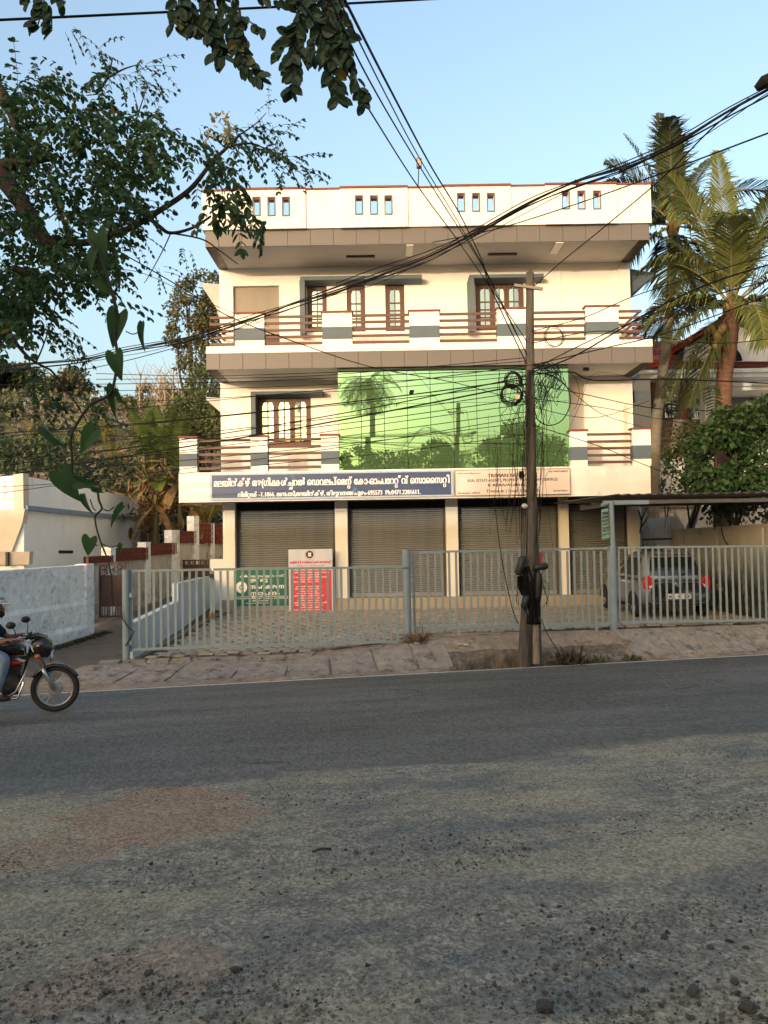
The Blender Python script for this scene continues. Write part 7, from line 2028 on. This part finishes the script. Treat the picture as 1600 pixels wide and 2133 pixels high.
# --- shrubs on the right
SHR = mat('glossy_shrub_leaf', (.030, .062, .020), (.042, .078, .024), scale=1, rough=.6, island=.35, trans=.22, spec=.25)
Ys = 19.6
leafy('shrub', (P(1520, 1090, Ys).x, Ys, -.2), [bl(1530, 900, Ys, 60, 50), bl(1580, 930, Ys, 60, 80), bl(1490, 930, Ys, 60, 50), bl(1550, 1000, Ys, 75, 60), bl(1470, 990, Ys, 50, 40), bl(1600, 870, Ys, 50, 45), bl(1520, 1030, Ys, 60, 40)], 1700, .17, SHR, 'big glossy leaved shrub spilling over the boundary wall at the right', r0=.09, cat='shrub', flat=.9)
leafy('shrub', (P(1430, 1070, 22).x, 22, -.2), [bl(1450, 920, 22, 55, 45), bl(1420, 960, 22, 40, 35), bl(1460, 1010, 22, 60, 40)], 1500, .13, mat('bamboo_like_leaf', (.052, .066, .022), (.036, .052, .018), rough=.6, island=.4, trans=.22), 'feathery olive shrub left of the glossy shrub, before the stone clad wall', r0=.07, cat='shrub')
leafy('hedge', (P(1370, 1030, 24.2).x, 24.2, -.2), [bl(1365, 1005, 24.2, 22, 42), bl(1400, 1010, 24.2, 30, 38), bl(1345, 1000, 24.2, 16, 40)], 900, .10, DEEP, 'dark clipped hedge beside the right corner of the building', r0=.06, cat='hedge')
leafy('shrub', (P(1540, 1100, 18.2).x, 18.2, -.2), [bl(1500, 1075, 18.2, 30, 24), bl(1560, 1065, 18.2, 45, 26), bl(1610, 1060, 18.2, 40, 30)], 800, .12, DEEP, 'low dark shrub hanging over the top of the boundary wall under the carport', r0=.05, cat='shrub')
sp = MB(); c0_ = P(1490, 870, 20)
pts = spline([P(1495, 870, 20), P(1488, 840, 20), P(1482, 805, 20)], 6); sp.tube(pts, .008, 5)
for p in pts[2:]:
    for sg in (-1, 1): sp.leaf(p, (sg, R.uniform(-.3, .3), -.15), (0, 0, 1), .26, .1, .2, .2)
tag(obj('shoot', sp, SHR), 'single leafy shoot rising out of the shrub against the white house', 'plant')
lt_ = MB().tube(spline([P(1437, 1105, 22.4), P(1448, 1070, 22.4), P(1456, 1040, 22.4), P(1464, 1000, 22.4)], 5), [.13, .12, .115, .11, .105, .1, .1, .1, .1, .1, .1, .1, .1, .1, .1, .1], 10)
tag(obj('leaning_trunk', lt_, PTRUNK2), 'pale leaning tree trunk behind the boundary wall under the carport', 'trunk')
sm_ = MB()
for a, b, c in (((1333, 1110), (1336, 1085), (1330, 1062)), ((1336, 1085), (1342, 1070), (1347, 1060)), ((1334, 1100), (1342, 1090), (1348, 1078))):
    sm_.tube(spline([P(*a, 20.5), P(*b, 20.5), P(*c, 20.5)], 4), .02, 5)
tag(obj('bare_shrub', sm_, BARK), 'leafless dark stem beside the rightmost ground floor pillar', 'shrub')
# --- weeds by the drain and fence
def weeds(px, py, n, h_, m, label, spread=20, sy=6):
    mb = MB()
    for k in range(n):
        q = P(px + R.gauss(0, spread), py, 13.6)
        x = q.x; y = 13.55 + (q.x - 1.0) * .2 + R.uniform(-.12, .2) * sy / 6; z = gz(x, y)
        d = Vector((R.uniform(-.7, .7), R.uniform(-.6, .6), R.uniform(.5, 1))).normalized()
        mb.leaf((x, y, z - .01), d, rvec(), h_ * R.uniform(.5, 1.3), h_ * .12, .2, .4)
        if R.random() < .6: mb.leaf(Vector((x, y, z)) + d * h_ * .6, rvec(), (0, 0, 1), h_ * .3, h_ * .16, .2, .2)
    return tag(obj('weeds', mb, m), label, 'weeds', kind='stuff')
WEED = mat('roadside_weed', (.062, .085, .030), (.085, .085, .035), scale=4, rough=.8, island=.4, trans=.2)
STRAW = mat('dry_straw', (.22, .15, .085), (.15, .10, .06), scale=5, rough=.9, island=.3)
weeds(1225, 1372, 300, .14, WEED, 'green weeds at the right end of the open drain', 22)
weeds(1195, 1340, 160, .30, mat('dry_bramble', (.07, .055, .04), (.05, .042, .03), rough=.9, island=.3), 'dry bramble hanging in the open drain right of the pole', 14, 8)
weeds(1040, 1380, 140, .10, STRAW, 'dry grass along the bottom of the open drain left of the pole', 40)
weeds(1100, 1378, 70, .14, WEED, 'green weeds between the two feet of the pole', 8)
weeds(1345, 1362, 110, .09, WEED, 'small tuft of green weeds at the road edge right of the drain', 12)
fd_ = MB()
for k in range(150):
    q = P(868 + R.gauss(0, 9), 1335, 14.6); y = 14.55 + R.uniform(-.2, .1); d = Vector((R.uniform(-1, 1), R.uniform(-1, .3), R.uniform(.0, .9))).normalized()
    fd_.leaf((q.x, y, gz(q.x, y)), d, rvec(), R.uniform(.12, .3), .012, .1, .2)
tag(obj('dry_grass', fd_, STRAW), 'heap of dry straw and grass at the foot of the middle gate post', 'grass', kind='stuff')
mo = MB()
for k in range(900):
    t = R.random(); x = -6.95 + .55 * t + R.gauss(.04, .05); y = 14 + 3.4 * t; d = (rvec() + Vector((0, 0, 1))).normalized()
    mo.leaf((x + .12, y, gz(x, y)), d, rvec(), R.uniform(.03, .09), .03, .2, .2)
tag(obj('moss_strip', mo, mat('dark_moss', (.05, .052, .022), (.035, .038, .018), rough=.95, island=.4)), 'strip of dark moss and weeds along the foot of the whitewashed wall', 'moss', kind='stuff')
# ------------------------------------------------------------------ loose stones, litter
STN = [mat('loose_stone', c, tuple(v * .7 for v in c), scale=9, rough=.95, bump=.5, bscale=60) for c in ((.065, .06, .053), (.085, .075, .064), (.045, .042, .04))]
def pebble(c, r, sub=0):
    mb = MB(); nv, nu_ = (5, 7) if sub else (3, 5)
    m_ = MB().ball((0, 0, 0), 1, 1, 1, nu_, nv); sq = Vector((R.uniform(.8, 1.3), R.uniform(.7, 1.1), R.uniform(.5, .8))); rz = R.uniform(0, 6.28)
    sd = R.uniform(0, 50)
    for v in m_.v:
        q = v * (1 + .45 * mnoise.noise(v * 1.3 + Vector((sd, 0, 0))))
        q = Vector((q.x * sq.x, q.y * sq.y, q.z * sq.z)) * r
        mb.v.append(Vector((q.x * math.cos(rz) - q.y * math.sin(rz), q.x * math.sin(rz) + q.y * math.cos(rz), q.z)) + Vector(c))
    mb.f = m_.f; return mb
def on_road(px, py):
    d_ = (P(px, py, 10) - EYE).normalized(); t = .5
    while t < 60:
        p = EYE + d_ * t
        if p.z <= gz(p.x, p.y): break
        t += .01
    return p
grav = MB()
for k in range(16000):
    y = 2.3 + 4.3 * R.random() ** 1.3; x = R.uniform(-.56, .56) * y * 1.02
    dd0 = across(x, y)
    if dd0 > 6.6: continue
    dens = mnoise.noise(Vector((x * .9, y * 1.1, 4))) + (5.0 - dd0) * .12
    if dens < R.uniform(-.5, .45): continue
    r = R.choice((.0025, .003, .0035, .004, .005, .006, .009)) * R.uniform(.8, 1.2)
    c = (x, y, gz(x, y) + r * R.uniform(-.1, .3))
    o = len(grav.v); m_ = pebble(c, r); grav.add(m_.v, m_.f)
o = obj('gravel', grav, mat('grey_gravel', (.11, .10, .085), (.065, .06, .053), scale=9, rough=.95, island=.55)); tag(o, 'fine dark gravel strewn over the dusty near side of the road', 'gravel', kind='stuff')
big = [(1135, 2108, .055, 'largest dark round stone at the bottom edge, right of the middle'), (1445, 2070, .045, 'dark angular stone in the sandy hollow at the lower right'), (938, 1742, .024, None), (1092, 1770, .022, None), (1385, 1955, .03, None), (1390, 1945, .022, None), (1130, 1890, .02, None), (1145, 1912, .02, None), (1165, 1892, .022, None), (1128, 1900, .018, None), (1190, 1903, .018, None), (555, 1962, .03, None), (592, 1962, .03, None), (615, 1988, .026, None), (765, 2017, .028, None), (490, 2025, .03, None), (310, 2030, .032, None), (315, 1802, .022, None), (297, 1863, .022, None), (250, 1862, .02, None), (95, 1862, .024, None), (720, 1772, .018, None), (742, 1778, .02, None), (775, 1780, .018, None), (617, 1678, .016, None), (702, 1677, .018, None), (735, 1705, .018, None), (720, 1725, .017, None), (618, 1725, .016, None), (425, 1715, .016, None), (175, 1703, .016, None), (870, 2090, .024, None), (1235, 1938, .02, None), (1052, 1988, .022, None), (1480, 1978, .028, None), (1520, 1965, .024, None), (1555, 1980, .026, None), (1530, 2050, .03, None), (305, 1944, .022, None), (400, 1918, .022, None), (1060, 1855, .02, None), (925, 1893, .018, None), (847, 2010, .026, None), (1560, 2105, .04, None), (1200, 1720, .012, None), (1118, 1642, .014, None), (1428, 1665, .014, None), (1125, 1548, .012, None), (500, 1940, .018, None), (220, 2070, .022, None)]
for i, (px, py, r, lab) in enumerate(big):
    p = on_road(px, py); c = p + Vector((0, 0, r * .3))
    r *= .58
    o = obj('stone', pebble(c, r, 1), STN[i % 3], smooth=False, org=c)
    tag(o, lab or 'small dark loose stone lying on the dusty near side of the road', 'stone', 'loose stones on the near side of the road')
p = on_road(357, 1765)
pl = MB(); pts = [(-.05, -.02), (-.01, -.03), (.045, -.01), (.05, .03), (.0, .02), (-.03, .015)]
pl.add([p + Vector((x, y, .012 + .012 * math.sin(x * 60))) for x, y in pts], [(0, 1, 2, 3, 4, 5)])
o = obj('paper_scrap', pl, mat('white_scrap', (.50, .52, .54), rough=.6)); o.modifiers.new('t', 'SOLIDIFY').thickness = .002; tag(o, 'crumpled white paper scrap on the reddish patch of road', 'litter')
a, b = on_road(650, 1778), on_road(690, 1772)
tag(obj('twig', MB().tube([a + Vector((0, 0, .01)), a.lerp(b, .5) + Vector((0, 0, .02)), b + Vector((0, 0, .01))], .006, 5), BARK), 'short dry twig on the road right of the paper scrap', 'twig')
for px, py, lab in ((958, 1342, 'crumpled white paper scrap on the bank left of the drain'), (868, 1332, 'pale broken brick at the foot of the middle gate post'), (970, 1317, 'small white scrap caught under the middle fence')):
    q = P(px, py, 14.3); z = gz(q.x, 14.3)
    tag(obj('scrap', MB().obox((q.x, 14.3, z + .03), (.05, .01, 0), (0, .03, 0), (0, 0, .02)), mat('off_white_scrap', (.42, .40, .36), rough=.8), bevel=.006), lab, 'litter')
q = P(1042, 1357, 13.95)
tag(obj('drain_pipe', MB().ring((q.x, 13.95, gz(q.x, 13.95) + .02), (.1, 1, 0), .05, .012, 16, 6).cyl((q.x, 13.96, gz(q.x, 13.95) + .02), (q.x, 14.3, gz(q.x, 13.95) + .05), .05, 12), mat('dark_pipe', (.03, .03, .03), rough=.6)), 'short dark drain pipe end in the bank left of the pole', 'pipe')

lt2 = MB()
for k in range(520):
    e = abs(R.gauss(.75, .55)); x = R.uniform(-5.5, 9); y = (e + D_LINE + x * RS) / RC
    if e < .02 or e > 1.9: continue
    lt2.leaf(Vector((x, y, gz(x, y) + .036)), (R.uniform(-1, 1), R.uniform(-1, 1), R.uniform(-.1, .3)), (R.uniform(-.4, .4), R.uniform(-.4, .4), 1), R.uniform(.03, .08), R.uniform(.012, .03), .15, .1)
tag(obj('leaf_litter', lt2, mat('dry_leaf_litter', (.20, .13, .07), (.11, .075, .045), scale=7, rough=.9, island=.5)), 'dry leaf litter scattered over the footpath slabs', 'leaf litter', kind='stuff')

# ------------------------------------------------------------------ the far side of the place, behind the viewer (mirrored trees and palm; house and near tree added for shade)
hm_ = thing('added_shade_house', (-11, -16, 0), 'low flat roofed house across the road behind the viewer', 'house')  # unseen, added so its roof edge shades road and ground floor
def rear_ground(x, y): return gz(x, y)
obj('wall', MB().box(-30, 1.5, -20, -12.5, -.6, 5.95), OLDW, hm_)
obj('roof_edge', MB().box(-30.3, 1.8, -20.3, -12.1, 5.952, 6.2), OLDW, hm_)
for i in range(7):
    x = -27 + i * 4.2; w_ = obj('window', MB().box(x, x + 1.4, -12.49, -12.44, 1.2, 2.6), WOOD, hm_)
    obj('pane', MB().box(x + .1, x + 1.3, -12.438, -12.43, 1.3, 2.5), MIRR, w_)
def rb(x, y, z, r, rz): return ((x, y, z), (r, r, rz))
leafy('broad_tree', (9, -12.5, .2), [rb(9.6, -12.5, 7.9, 1.9, 1.6), rb(8.0, -12.5, 6.8, 1.5, 1.6), rb(11.3, -12.5, 6.8, 1.6, 1.8), rb(9.5, -12.5, 5, 2.9, 2)], 800, .28, GREENF, 'broad green tree behind the viewer, mirrored right of the pole in the green glass', r0=.2)
leafy('broad_tree', (-.4, -12.5, .2), [rb(-1.6, -11.6, 6.9, 1.2, 1.0), rb(.2, -11.6, 6.6, 1.1, 1.0), rb(-.4, -11.6, 5.2, 2.0, 1.2)], 800, .26, DEEP, 'dark tree behind the viewer, mirrored low at the left of the green glass', r0=.2)
leafy('broad_tree', (4.3, -12.5, .2), [rb(3.6, -11.6, 7.3, 1.2, 1.0), rb(2.2, -11.6, 6.6, 1.2, .9), rb(4.6, -11.6, 6.7, 1.0, 1.0), rb(3.4, -11.6, 5.2, 2.2, 1.2)], 700, .26, GREENF, 'round tree behind the viewer, mirrored low in the middle of the green glass', r0=.2)
tall = thing('coconut_palm', (-.9, -11, .2), 'tall coconut palm behind the viewer, mirrored at the left of the green glass', 'palm')
obj('trunk', MB().tube(spline([(-.7, -11, -.2), (-.95, -11, 5), (-.9, -11, 12.6)], 8), .19, 10), PTRUNK2, tall)
for k in range(15): frond(tall, (-.9, -11, 12.6), k * 24 + R.uniform(-8, 8), R.uniform(-60, 40), 2.6, R.uniform(.8, 1.6), FROND_D, n=32)
leafy('sun_blocking_tree', (-7, -2.8, .2), [rb(-4.6, -1.6, 4.6, 1.5, 1.1), rb(-6.2, -1.2, 4.9, 1.5, 1.3), rb(-3.3, -2.4, 4.4, 1.3, .9), rb(-7.6, -1.4, 5.0, 1.5, 1.3), rb(-5.2, -3.2, 5.2, 1.6, 1.2)], 900, .17, DEEP, 'spreading shade tree beside the viewer that keeps the evening sun off the boughs', r0=.2)  # unseen crown added to block the sun from the near leaves
